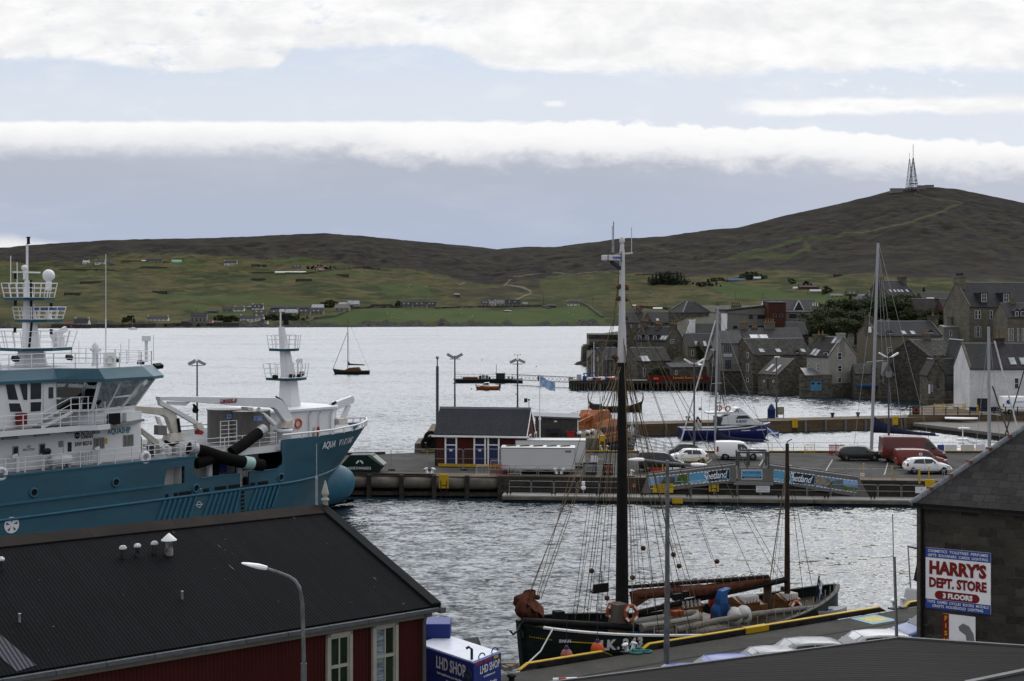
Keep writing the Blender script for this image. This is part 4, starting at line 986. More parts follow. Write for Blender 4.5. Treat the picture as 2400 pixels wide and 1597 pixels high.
 for(u,v,z,lb)in((1425,1114,ZD,'dark lifebuoy cabinet on the pier edge'),(1605,1155,.6,'dark lifebuoy cabinet on the pontoon under the gangway')):
  p=G(u,v,z);t=thing('lifebuoy_cabinet',lb,'cabinet',p,-.05);mb=MB();mb.box(-.45,.05,0,.45,.12,1.05);mb.box(-.45,-.25,.95,.45,.12,1.05);mb.box(-.45,-.25,0,-.4,.12,.95);mb.box(.4,-.25,0,.45,.12,.95);mb.b('housing',darkm,t)
  o=MB();o.torus((0,-.1,.55),.3,.075,MR(PI/2,3,'X'));b=o.b('lifebuoy',orange,label='orange lifebuoy in the '+lb,cat='lifebuoy',group='orange lifebuoys');b.location=p
  if z<1:mb=MB();mb.box(-.5,-.3,1.05,.5,-.22,1.35);s=mb.b('sign',red,t);mb=MB();text_mb(mb,'LIFEBUOY',.2,face_m((0,-.3,1.2),(1,0,0)));mb.b('lettering',white,s)
 a=G(900,1111,ZD);a=Vector((a.x,a.y,a.z));sk=M('bottle green paint',(.008,.022,.018),.5,var=.15,stain=.2);t=thing('waste_skip','dark green hexagonal waste skip lettered in white behind the ship bow','skip',P(805,1111,127.5),-.05);t.location.z=ZD;fr=Fr(t.location,-.05)
 pts=[fr.y(u,v,0)for u,v in((800,1089),(820,1067),(870,1066.5),(899,1091),(884,1111),(818,1111))]
 mb=MB();mb.prism([(q.x,q.z)for q in pts],'y',0,1.9);mb.b('body',sk,t,bevel=.03)
 mb=MB();a,b=pts[2],pts[3];mb.add([(a.x-.05,-.04,a.z+.03),(a.x-.05,1.94,a.z+.03),(b.x+.03,1.94,b.z+.02),(b.x+.03,-.04,b.z+.02),(a.x-.3,-.04,a.z-.1),(a.x-.3,1.94,a.z-.1),(b.x-.18,1.94,b.z-.03),(b.x-.18,-.04,b.z-.03)],[(0,1,2,3),(0,3,7,4),(1,5,6,2),(4,7,6,5)]);mb.b('lid',M('grey green lid',(.15,.19,.17),.5),t)
 mb=MB();c=fr.y(843,1098,0);text_mb(mb,'NORTHWARDS',.34,face_m((c.x,0,c.z),(1,0,0)),sx=.86,bold=.004);mb.b('lettering',white,t)
 mb=MB();c=fr.y(843,1089.5,0)
 for a0,a1 in((.08,.45),(.55,.92)):
  n=8;ii=[c+Vector((cos(PI*(a0+(a1-a0)*k/n))*.36,-.012,sin(PI*(a0+(a1-a0)*k/n))*.42))for k in range(n+1)];oo=[c+Vector((cos(PI*(a0+(a1-a0)*k/n))*.24,-.012,sin(PI*(a0+(a1-a0)*k/n))*.26))for k in range(n+1)]
  mb.add(ii+oo,[(k,k+1,n+2+k,n+1+k)for k in range(n)])
 mb.b('arch_emblem',white,t)
 flood_pole('tall twin floodlight pole behind the left of the red hut',1066,834,147,2.85,-.5)
 t,h=flood_pole('twin floodlight pole with wind vane behind the right of the red hut',1213,846,150,3.2,.45);mb=MB();mb.tube([(0,0,h),(0,0,h+.7)],.02,5);mb.beam((-.3,0,h+.6),(.3,0,h+.6),.03);mb.beam((-.3,0,h+.6),(-.3,0,h+.75),.05);mb.beam((.3,0,h+.6),(.3,0,h+.75),.05);mb.b('wind_vane',darkm,t)
 flood_pole('twin floodlight pole rising behind the ship crane',462,849,137,ZD,.5)
 a=P(1025,836,146.5);t=thing('camera_pole','thick grey pole with camera at the left corner of the red hut','pole',(a.x,a.y,2.85));h=a.z-2.85
 mb=MB();mb.tube([(0,0,0),(0,0,h-1)],.15,10);mb.tube([(0,0,h-1),(0,0,h-.3)],.06,8);mb.b('pole',steel_s,t);mb=MB();mb.lathe((0,0,h-.3),[(.08,0),(.16,.08),(.16,.3),(.1,.36)],10);mb.b('camera',galv,t)
 a=P(1265,880,136);t=thing('flagpole','white flagpole flying a pale blue flag right of the red hut','flagpole',(a.x,a.y,ZD));h=a.z-ZD;mb=MB();mb.tube([(0,0,0),(0,0,h*.5)],.09,10,.075);mb.tube([(0,0,h*.5),(0,0,h)],.06,10,.045);mb.ball((0,0,h+.05),.09,8,6);mb.lathe((0,0,h*.5-.1),[(.1,0),(.12,.05),(.12,.2),(.08,.25)],10);mb.b('pole',white,t)
 vs=[];n=10
 for i in range(n+1):
  s=i/n
  for j in(0,.5,1):vs.append((s*1.5,.12*sin(s*7+j),h-.12-j*.9-s*.6+.06*sin(s*8)))
 mb=MB();mb.add(vs,[(i*3+j,i*3+j+1,i*3+j+4,i*3+j+3)for i in range(n)for j in range(2)],True);mb.b('flag',M('pale blue flag',(.25,.35,.52),.8,var=.45,scale=2.2),t)
 for k,(u,v)in enumerate(((1003,1040),(1010,1026),(1016,1036))):
  p=P(u,v,145.9);mb=MB();mb.torus((0,0,0),.55,.2,MR(PI/2+.2*k,3,'X'),18,8)
  o=mb.b('tyre_fender',black,label=['black tyre leaning low on the quay wall left of the red hut','uppermost black tyre on the quay wall end','black tyre touching the corner of the red hut'][k],cat='tyre',group='tyre fenders on the quay wall');o.location=(p.x,145.9,p.z)
  # gangway with banners
def gangway():
 alu=M('dull aluminium panel',(.145,.140,.132),.55,.25,var=.1,scale=1.2,stain=.3)
 g=thing('gangway','aluminium double gangway with blue welcome banners down to the pontoon','gangway',P(1730,1130,122.6),-.07);g.location.z=0
 fr=Fr(g.location,-.07);y0=0;q=lambda u,v:(lambda r:(r.x,r.z))(fr.y(u,v,0))
 def slab(name,pts,mat,a,b,par=g):
  mb=MB();mb.prism([q(*p)for p in pts],'y',a,b);return mb.b(name,mat,par)
 lf=slab('left_flight',[(1503,1155),(1518,1114),(1724,1090),(1727,1129),(1515,1157)],alu,0,.08)
 slab('left_flight_far_side',[(1503,1153),(1518,1112),(1724,1088),(1727,1127)],alu,1.3,1.38)
 slab('left_walkway',[(1503,1156),(1727,1127),(1727,1129),(1515,1158)],greyp,.09,1.29)
 ce=slab('landing',[(1729,1097),(1803,1097),(1803,1129),(1729,1129)],alu,-.06,.04)
 mb=MB();a,b=q(1720,1130),q(1812,1130);mb.box(a[0],-.1,a[1]-.25,b[0],2.4,a[1]);mb.b('landing_deck',greyp,g)
 rf=slab('right_flight',[(1803,1091),(2013,1119),(2037,1164),(2000,1163),(1803,1130)],alu,0,.08)
 slab('right_flight_far_side',[(1803,1089),(2013,1117),(2037,1162),(1803,1128)],alu,1.3,1.38)
 slab('right_walkway',[(1803,1127),(2030,1164),(2010,1166),(1803,1130)],greyp,.09,1.29)
 for pts,par in(([(1518,1114),(1724,1090)],lf),([(1803,1091),(2013,1119)],rf)):
  mb=MB();a,b=q(*pts[0]),q(*pts[1]);mb.tube([(a[0],.04,a[1]+.02),(b[0],.04,b[1]+.02)],.06,6);mb.b('top_rail',galv,par)
 po=MB()
 x=[q(u,1097)[0]for u in(1731,1745,1760,1786,1801)];zt=q(1760,1061)[1];zb=q(1760,1098)[1]
 for xx in(x[0],x[4]):
  for yy in(0,2.0):po.beam((xx,yy,zb),(xx,yy,zt),.16)
  po.beam((xx,0,zt),(xx,2.0,zt),.14)
 for yy in(0,2.0):po.beam((x[0],yy,zt),(x[4],yy,zt),.16)
 po.beam((x[0],0,zt),(x[1]+.3,0,zb),.1);po.beam((x[4],0,zt),(x[3]-.1,0,zb),.1);po.beam((x[1]+.5,2,zb),(x[1]+.5,2,zt),.3,.12)
 po.b('portal_frame',steel_s,g)
 mb=MB()
 for u in(1729,1803):a=q(u,1130);mb.tube([(a[0],1.8,-3),(a[0],1.8,a[1])],.2,10)
 mb.b('support_pile',timber,g)
 dash=white;cyan=M('sky blue banner',(.10,.30,.47),.6,var=.06);navy=M('navy banner',(.010,.035,.062),.6,var=.08)
 def banner(name,c4,mat,par,m=.004):
  a=[fr.y(u,v,-.0)for u,v in c4];mb=MB();t=.012
  mb.add([(p.x,-t,p.z)for p in a]+[(p.x,-.001,p.z)for p in a],[(0,1,2,3),(4,7,6,5),(0,4,5,1),(1,5,6,2),(2,6,7,3),(3,7,4,0)]);return mb.b(name,mat,par)
 def border(par,c4):
  a=[fr.y(u,v,0)for u,v in c4];mb=MB()
  for i in range(4):
   p0,p1=a[i],a[(i+1)%4];n=max(3,int((p1-p0).length/.32))
   for k in range(n):s,e=p0.lerp(p1,(k+.15)/n),p0.lerp(p1,(k+.85)/n);mb.beam((s.x,-.016,s.z),(e.x,-.016,e.z),.012,.07)
  mb.b('dashed_border',white,par)
 def tilt(c4):
  a,b=fr.y(*c4[3],0),fr.y(*c4[2],0);return(b-a).normalized()
 sky_g=M('photo banner sky',(.16,.27,.45),.6,var=.5,scale=.7);grs=M('photo banner hillside',(.07,.12,.03),.6,var=.6,scale=1.5);rck=M('photo banner cliff',(.06,.06,.05),.6,var=.7,scale=2.5);snd=M('photo banner sand',(.22,.18,.13),.6,var=.4,scale=2)
 ph=[(1519,1120),(1611,1110),(1613,1134),(1523,1146)];b=banner('photo_banner',ph,sky_g,lf);border(b,ph)
 for pts,mt,nm in(([(1522,1140),(1552,1132),(1584,1130),(1613,1128),(1613,1134),(1523,1146)],grs,'meadow_image'),([(1548,1134),(1556,1121),(1566,1118),(1580,1119),(1583,1132)],rck,'cliff_image'),([(1585,1128),(1590,1114),(1611,1111),(1612,1127)],grs,'hillside_image')):
  mb=MB();mb.prism([q(*p)for p in pts],'y',-.0155,-.013);mb.b(nm,mt,b)
 def shet(c4,split,par):
  nv=banner('welcome_banner',c4,cyan,par);border(nv,c4);(u0,v0),(u1,v1),(u2,v2),(u3,v3)=c4
  f=split;top=(u0+(u1-u0)*f,v0+(v1-v0)*f);bot=(u3+(u2-u3)*f,v3+(v2-v3)*f)
  i=[top,(u1-1,v1+1.2),(u2-1,v2-1.2),bot];mb=MB();mb.prism([q(*p)for p in i],'y',-.0165,-.0135);d=mb.b('navy_panel',navy,nv)
  xd=tilt(c4);mid=((u0+u2)/2,(v0+v2)/2);c=fr.y(u0+(u2-u0)*.20,(v0+v3)/2+(v1-v0)*.2+8,0)
  mb=MB();text_mb(mb,'WELCOME TO',.235,face_m((c.x,-.013,c.z),xd),sx=.95,thick=.006);mb.b('small_lettering',frame_w,nv)
  c=fr.y(u0+(u2-u0)*.655,(v0+v3)/2+(v1-v0)*.655-.4,0);mb=MB();text_mb(mb,'hetland',.86,face_m((c.x,-.018,c.z),xd),shear=.38,sx=.78,spacing=.9,bold=.006,thick=.006)
  c=fr.y(u0+(u2-u0)*.392,(v0+v3)/2+(v1-v0)*.392+1,0);z=xd.cross(Vector((0,-1,0)));up=Vector((-xd.z,0,xd.x))
  path=[(.30,.38),(.18,.45),(.02,.36),(-.04,.22),(.06,.06),(.12,-.12),(.04,-.34),(-.14,-.46),(-.30,-.44)]
  pts=[c+xd*a+up*b+Vector((0,-.02,0))for a,b in path];
  for s,e in zip(pts,pts[1:]):mb.beam(s,e,.012,.10)
  mb.b('script_lettering',white,nv)
  c0=fr.y(u0+(u2-u0)*.72,(v0+v3)/2+(v1-v0)*.72+11,0);mb=MB()
  for k in range(6):s=c0+xd*(.14*k)+up*(.05*sin(k*.5));mb.beam(s+Vector((0,-.02,0)),s+xd*.15+up*.02+Vector((0,-.02,0)),.008,.06)
  mb.b('wave_stroke',cyan,nv)
 shet([(1615,1110),(1710,1099),(1711,1125),(1617,1135)],.47,lf)
 shet([(1814,1101),(1911,1114),(1909,1139),(1813,1128)],.49,rf)
 ph=[(1914,1115),(2010,1128),(2008,1155),(1912,1140)];b=banner('photo_banner',ph,sky_g,rf);border(b,ph)
 hou=M('photo banner house',(.10,.13,.13),.6,var=.2)
 for pts,mt,nm in(([(1914,1117),(1945,1124),(1948,1140),(1912,1136)],snd,'beach_image'),([(1938,1143),(1950,1128),(1985,1140),(2009,1144),(2008,1154)],grs,'meadow_image'),([(1951,1144),(1951,1128),(1975,1124),(1979,1148)],hou,'house_image')):
  mb=MB();mb.prism([q(*p)for p in pts],'y',-.0155-.002*(nm=='house_image'),-.013);mb.b(nm,mt,b)
 c4=[(1738,1102),(1786,1102),(1786,1123),(1738,1123)];a=[fr.y(u,v,-.06)for u,v in c4]
 mb=MB();mb.add([(p.x,-.075,p.z)for p in a]+[(p.x,-.061,p.z)for p in a],[(0,1,2,3),(4,7,6,5),(0,4,5,1),(1,5,6,2),(2,6,7,3),(3,7,4,0)]);bd=mb.b('name_board',cyan,ce)
 w=a[1].x-a[0].x;x0=a[0].x;zt_,zb_=a[0].z,a[3].z;mb=MB();mb.box(x0+.03,-.08,zb_+.03,x0+w-.03,-.0755,zb_+.2);d=mb.b('navy_strip',navy,bd)
 mb=MB();text_mb(mb,'VICTORIA PIER',.235,face_m((x0+w/2,-.076,zt_-.24),(1,0,0)),sx=.98,thick=.006);mb.b('lettering',navy,bd)
 mb=MB();text_mb(mb,'Pontoon',.17,face_m((x0+w/2,-.076,zt_-.45),(1,0,0)),thick=.006);mb.b('small_lettering',M('faint pale lettering',(.3,.5,.62),.6),bd)
 mb=MB();text_mb(mb,'www.lerwick-harbour.co.uk',.12,face_m((x0+w/2,-.081,zb_+.115),(1,0,0)),thick=.005);mb.b('web_lettering',frame_w,d)
 mb=MB()
 for p0,p1 in((a[0],a[1]),(a[1],a[2]),(a[2],a[3]),(a[3],a[0])):mb.beam((p0.x,-.07,p0.z),(p1.x,-.07,p1.z),.03,.05)
 mb.b('border',white,bd)
 def sign(lb,c4,mat,txt,tcol,size,y=.02,Yoff=1.9,sx=.9):
  a=[fr.y(u,v,-Yoff)for u,v in c4];t=thing('sign',lb,'sign',fr.m@Vector((a[0].x,-Yoff,a[3].z)),fr.rz);w,h=a[1].x-a[0].x,a[0].z-a[3].z
  mb=MB();mb.box(0,-.02,0,w,0,h);mb.b('panel',mat,t);n=len(txt)
  mb=MB()
  for i,s in enumerate(txt):text_mb(mb,s,size,face_m((w/2,-.02,h-h*(i+.7)/(n+.5)),(1,0,0)),sx=sx,thick=.006)
  mb.b('lettering',tcol,t);return t
 sign('yellow warning sign with black lettering on the pontoon rail',[(1531,1134),(1578,1134),(1578,1155),(1531,1155)],M('sign yellow',(.50,.34,.02),.6),['ALL BOATS & THEIR CREWS','WILL REPORT TO THE HARBOUR','OFFICE BEFORE','BERTHING PLEASE'],darkm,.155,sx=.72)
 sign('white printed notice on the rail below the gangway landing',[(1772,1139),(1804,1139),(1804,1154),(1772,1154)],frame_w,['PRIVATE PONTOON','VISITING CRAFT','REPORT TO OFFICE'],greyp,.12)
 sign('small red notice on the left pontoon rail',[(1481,1134),(1491,1134),(1491,1143),(1481,1143)],red,['NO','FIRES'],white,.1)
 sign('small white notice on the right pier rail',[(2016,1109),(2026,1109),(2026,1117),(2016,1117)],frame_w,['NOTICE'],greyp,.1,Yoff=-2)
 sign('small yellow hazard sign on the dark pier face',[(2068,1139),(2075,1139),(2075,1149),(2068,1149)],M('sign yellow',(.50,.34,.02),.6),['!'],darkm,.22,Yoff=-1.5)
 sign('white sign board at the right end of the pontoon',[(2145,1141),(2175,1141),(2175,1156),(2145,1156)],frame_w,['P'],darkm,.25,Yoff=.5)
 p=G(1366,1147,.9);t=thing('service_lantern','round white lantern on the left pontoon','lantern',(p.x,fr.o.y+1,.6));mb=MB();mb.tube([(0,0,0),(0,0,.35)],.05,6);mb.b('post',galv,t);mb=MB();mb.ball((0,0,.55),.22,12,8);mb.b('globe',white,t);mb=MB();mb.box(-.14,-.14,.8,.14,.14,1.1);mb.b('cap',white,t)
pier();_pf=pontoon();rails(_pf);pier_things();gangway()
# VEHICLES
tyre_m=M('tyre rubber',(.014,.014,.014),.8)
rim_m=M('alloy rim',(.22,.22,.23),.35,.7)
tail_m=M('tail lamp red',(.25,.01,.01),.3)
head_m=M('head lamp clear',(.5,.52,.55),.15)
trim_m=M('black plastic trim',(.018,.018,.019),.6)
def paint(name,col):return M(name,col,.35,0,.02,1,.35,coat=.25)
def car(name,label,u0,u1,vbase,z,spec,col,rz=.0,flip=False,group='cars parked on the pier',Y=None,anchor=None,emblem=None,cat='car'):
 if anchor is None:
  p=G((u0+u1)/2,vbase,z);Ln=(u1-u0)/F*p.y
 else:p,Ln=Vector(anchor),spec['L']
 k=Ln/spec['L'];W=spec['W']
 t=thing(name,label,cat,p,rz+(PI if flip else 0),group)
 st=spec['st']
 def at(x):
  for a,b in zip(st,st[1:]):
   if a[0]<=x<=b[0]:
    f=(x-a[0])/(b[0]-a[0]);return[a[i]+(b[i]-a[i])*f for i in range(6)]
  return st[0]if x<st[0][0]else st[-1]
 X=lambda x:(x-spec['L']/2)*k
 rings=[]
 for(x,zl,zb,zt,wb,wr)in st:
  h=[]
  for y,zz in((wb*.55,zl),(wb*.93,zl+.05),(wb,zl+.22),(wb*1.01,(zl+zb)/2+.05),(wb*.97,zb),(wr*1.0,zb+(zt-zb)*.86),(wr*.86,zt-.015),(wr*.45,zt)):
   h.append((y,zz))
  ring=[(X(x),-y,zz)for y,zz in h]+[(X(x),y,zz)for y,zz in reversed(h)]
  rings.append(ring)
 mb=MB();mb.loft(rings);body=mb.b('body',col,t)
 def sidept(x,z,off=.012):
  s=at(x);f=(z-s[2])/max(s[3]-s[2],.05)
  y=s[4]*.97+(s[5]-s[4]*.97)*min(f/.86,1.0);return y+off
 gl=spec.get('glass',glass)
 for poly in spec['win']:
  for sg in(-1,1):
   mb=MB();vs=[(X(x),sg*sidept(x,z),z)for x,z in poly];n=len(vs)
   vs2=[(a,b-sg*.03,c)for a,b,c in vs]
   mb.add(vs+vs2,[tuple(range(n)),tuple(range(n,2*n))]+[(i,(i+1)%n,n+(i+1)%n,n+i)for i in range(n)]);mb.b('side_window',gl,t)
 def screen(nm,xa,xb,mat,sc=.86):
  a,b=at(xa),at(xb);mb=MB();o=.015 if xb>xa else .015
  za,zb_=a[3]+.012,b[3]+.012
  if 'zfix' in spec and nm in spec['zfix']:za,zb_=spec['zfix'][nm]
  wa,wb_=(a[5]*sc),(b[5]*sc)
  mb.add([(X(xa),-wa,za),(X(xa),wa,za),(X(xb),wb_,zb_),(X(xb),-wb_,zb_),(X(xa),-wa,za-.03),(X(xa),wa,za-.03),(X(xb),wb_,zb_-.03),(X(xb),-wb_,zb_-.03)],[(0,1,2,3),(4,5,6,7),(0,1,5,4),(1,2,6,5),(2,3,7,6),(3,0,4,7)])
  mb.b(nm,mat,t)
 screen('windscreen',*spec['ws'],gl)
 if spec.get('rs'):screen('rear_window',*spec['rs'],gl)
 for wx in spec['wheels']:
  for sg in(-1,1):
   R=spec['R'];mb=MB();y0=sg*(W/2-.2);c=(X(wx),y0,R)
   mb.lathe(c,[(R*.62,-.0),(R*.95,-.0),(R,.03),(R,.17),(R*.95,.2),(R*.62,.2)]if sg>0 else[(R*.62,0),(R*.95,0),(R,-.03),(R,-.17),(R*.95,-.2),(R*.62,-.2)],20,'y')
   w=mb.b('wheel',tyre_m,t);mb=MB();yo=y0+sg*.185
   mb.lathe((c[0],yo,R),[(R*.3,0),(R*.64,0),(R*.64,sg*.012),(R*.2,sg*.02)],16,'y')
   for a in range(5):th=a*2*PI/5;mb.beam((c[0],yo+sg*.02,R),(c[0]+cos(th)*R*.6,yo+sg*.02,R+sin(th)*R*.6),.05,.02)
   mb.b('rim',rim_m,w)
   mb=MB();mb.lathe((c[0],sg*(at(wx)[4]*1.0+.004)-sg*.02,R+.02),[(.02,0),(R*1.17,0),(R*1.17,sg*.022),(.02,sg*.022)],20,'y');mb.b('wheel_arch',trim_m,t)
 zl0,zl1=st[0][1],st[-1][1]
 mb=MB();mb.cbox((X(0)+.06,0,zl0+.16),.16,W*.93,.2);mb.b('rear_bumper',trim_m if spec.get('darkb')else col,t,bevel=.03)
 mb=MB();mb.cbox((X(spec['L'])-.06,0,zl1+.14),.16,W*.9,.2);mb.b('front_bumper',trim_m if spec.get('darkb')else col,t,bevel=.03)
 for sg in(-1,1):
  hx,hz=spec['head'];s=at(hx);mb=MB();mb.cbox((X(hx),sg*s[4]*.84,hz),.32,.30,.16,MR(-sg*.35,3,'Z'));mb.b('headlight',head_m,t,bevel=.03)
  tx,tz,th=spec['tail'];s=at(tx);mb=MB();mb.cbox((X(tx),sg*(s[4]-.03),tz),.16,.12,th);mb.b('tail_lamp',tail_m,t,bevel=.02)
  mx,mz=spec['mir'];mb=MB();mb.cbox((X(mx),sg*(at(mx)[4]+.09),mz),.12,.2,.14);mb.b('mirror',trim_m if spec.get('darkb')else col,t,bevel=.03)
  mb=MB();mb.cbox((X(spec['L']*.5),sg*(at(spec['L']*.5)[4]*1.01),st[3][1]+.05),spec['L']*k*.46,.03,.1);mb.b('sill',trim_m,t)
 for x in spec.get('seams',[]):
  s=at(x);mb=MB()
  for sg in(-1,1):mb.beam((X(x),sg*(s[4]*1.008),s[1]+.2),(X(x),sg*(s[4]*.985),s[2]),.012,.012)
  mb.b('door_seam',trim_m,t)
 mb=MB();mb.cbox((X(0)+.0,0,zl0+.5),.03,.5,.11);mb.b('number_plate',yellow,t)
 return t,X,at,k
HATCH=dict(L=4.07,W=1.72,R=.31,st=[(0,.42,.86,.88,.70,.60),(.12,.3,.92,1.06,.80,.58),(.45,.22,.95,1.36,.85,.58),(.9,.2,.95,1.44,.86,.60),(1.8,.2,.93,1.47,.86,.61),(2.45,.2,.91,1.43,.86,.60),(3.02,.2,.89,1.04,.85,.64),(3.5,.2,.85,.93,.83,.66),(3.88,.22,.74,.80,.76,.62),(4.07,.32,.58,.62,.60,.5)],win=[[(.62,.98),(.85,1.32),(1.6,1.38),(1.62,.97)],[(1.68,.97),(1.66,1.38),(2.3,1.36),(2.78,.98)]],ws=(3.0,2.42),rs=(.18,.50),wheels=(.72,3.28),head=(3.72,.72),tail=(.14,.86,.26),mir=(2.62,1.0),seams=(1.65,2.75))
SUV=dict(HATCH,L=4.4,W=1.82,R=.35,st=[(x*1.08,a+.05,b*1.1,c*1.1,d*1.05,e*1.05)for x,a,b,c,d,e in HATCH['st']],win=[[(x*1.08,z*1.1)for x,z in p]for p in HATCH['win']],ws=(3.24,2.61),rs=(.2,.54),wheels=(.78,3.55),head=(4.02,.8),tail=(.15,.98,.3),mir=(2.83,1.12),seams=(1.78,2.97))
VAN_S=dict(L=4.4,W=1.83,R=.33,st=[(0,.42,1.0,1.74,.84,.74),(.06,.3,1.04,1.80,.88,.76),(.5,.22,1.05,1.84,.90,.78),(1.6,.22,1.04,1.84,.91,.79),(2.4,.22,1.02,1.80,.91,.78),(2.75,.22,1.01,1.70,.90,.76),(3.35,.22,1.0,1.16,.89,.74),(3.9,.22,.96,1.02,.87,.72),(4.25,.24,.82,.88,.80,.64),(4.4,.34,.62,.66,.64,.5)],win=[[(2.02,1.10),(2.02,1.60),(2.62,1.56),(3.12,1.12)]],ws=(3.34,2.74),rs=None,wheels=(.82,3.48),head=(4.05,.84),tail=(.06,1.1,.5),mir=(2.98,1.12),seams=(1.95,3.0))
MPV=dict(VAN_S,win=[[(.25,1.12),(.25,1.58),(.92,1.6),(.92,1.11)],[(1.0,1.11),(1.0,1.6),(1.9,1.6),(1.9,1.10)],[(2.0,1.10),(2.0,1.60),(2.62,1.56),(3.12,1.12)]])
VAN_L=dict(L=5.99,W=2.05,R=.36,st=[(0,.5,1.2,2.42,.95,.86),(.06,.36,1.24,2.5,1.0,.88),(.6,.3,1.25,2.54,1.02,.90),(2.6,.3,1.25,2.54,1.03,.91),(3.9,.3,1.24,2.50,1.03,.90),(4.3,.3,1.22,2.34,1.02,.88),(5.1,.3,1.2,1.42,1.0,.84),(5.55,.3,1.1,1.18,.97,.8),(5.88,.32,.9,.96,.9,.72),(5.99,.4,.7,.75,.75,.6)],win=[[(4.0,1.32),(4.0,2.0),(4.45,2.0),(4.98,1.36)]],ws=(5.1,4.34),rs=None,wheels=(.98,5.0),head=(5.66,.98),tail=(.05,1.25,.5),mir=(4.75,1.42),darkb=True,seams=(3.9,4.9,2.5))
def cars():
 wp,bp=paint('white car paint',(.70,.70,.71)),paint('black car paint',(.008,.009,.011));gp=paint('graphite car paint',(.020,.021,.024));rp=paint('post van red paint',(.12,.012,.006));rp2=paint('deep red van paint',(.085,.010,.006));dg=paint('dark grey car paint',(.022,.023,.027))
 car('hatchback','white hatchback parked nearest the pier edge before the red vans',2120,2226,1110,ZD,HATCH,paint('pale silver white paint',(.60,.61,.62)),-.05)
 t,X,at,k=car('small_van','small red post van between the tall red van and the white hatchback',2100,2218,1098,ZD,VAN_S,rp,-.05,cat='van',group='vans parked on the pier')
 mb=MB();mb.cbox((X(1.95),-.93,1.42),.3,.02,.24);e=mb.b('white_emblem',white,t);mb=MB();mb.cbox((X(1.95),-.945,1.44),.12,.01,.1);mb.b('crest',darkm,e);mb=MB();text_mb(mb,'Royal Mail',.16,face_m((X(1.95),-.935,1.2),(1,0,0)),thick=.006);mb.b('lettering',yellow,t)
 mb=MB();mb.beam((X(.5),-.915,1.02),(X(1.9),-.925,1.02),.02,.07);mb.b('slide_rail',trim_m,t)
 car('large_van','tall dark red panel van at the far side of the parking bays',2065,2213,1083,ZD,VAN_L,rp2,-.04,cat='van',group='vans parked on the pier')
 car('hatchback','black hatchback behind the red slatted barriers',1962,2066,1079,ZD,HATCH,gp,-.04)
 car('small_van','white panel van parked alone near the far edge of the pier',1678,1783,1077,ZD,VAN_S,wp,-.02,cat='van',group='vans parked on the pier')
 car('people_carrier','black windowed people carrier left of the gangway head',1498,1606,1105,ZD,MPV,bp,-.06,cat='van',group='vans parked on the pier')
 car('hatchback','white hatchback half hidden behind the black people carrier',1566,1658,1087,ZD,HATCH,wp,-.04,True)
 car('estate_car','dark grey estate car furthest back behind the white hatchback',1557,1641,1077,ZD,SUV,dg,-.04,True)
cars()
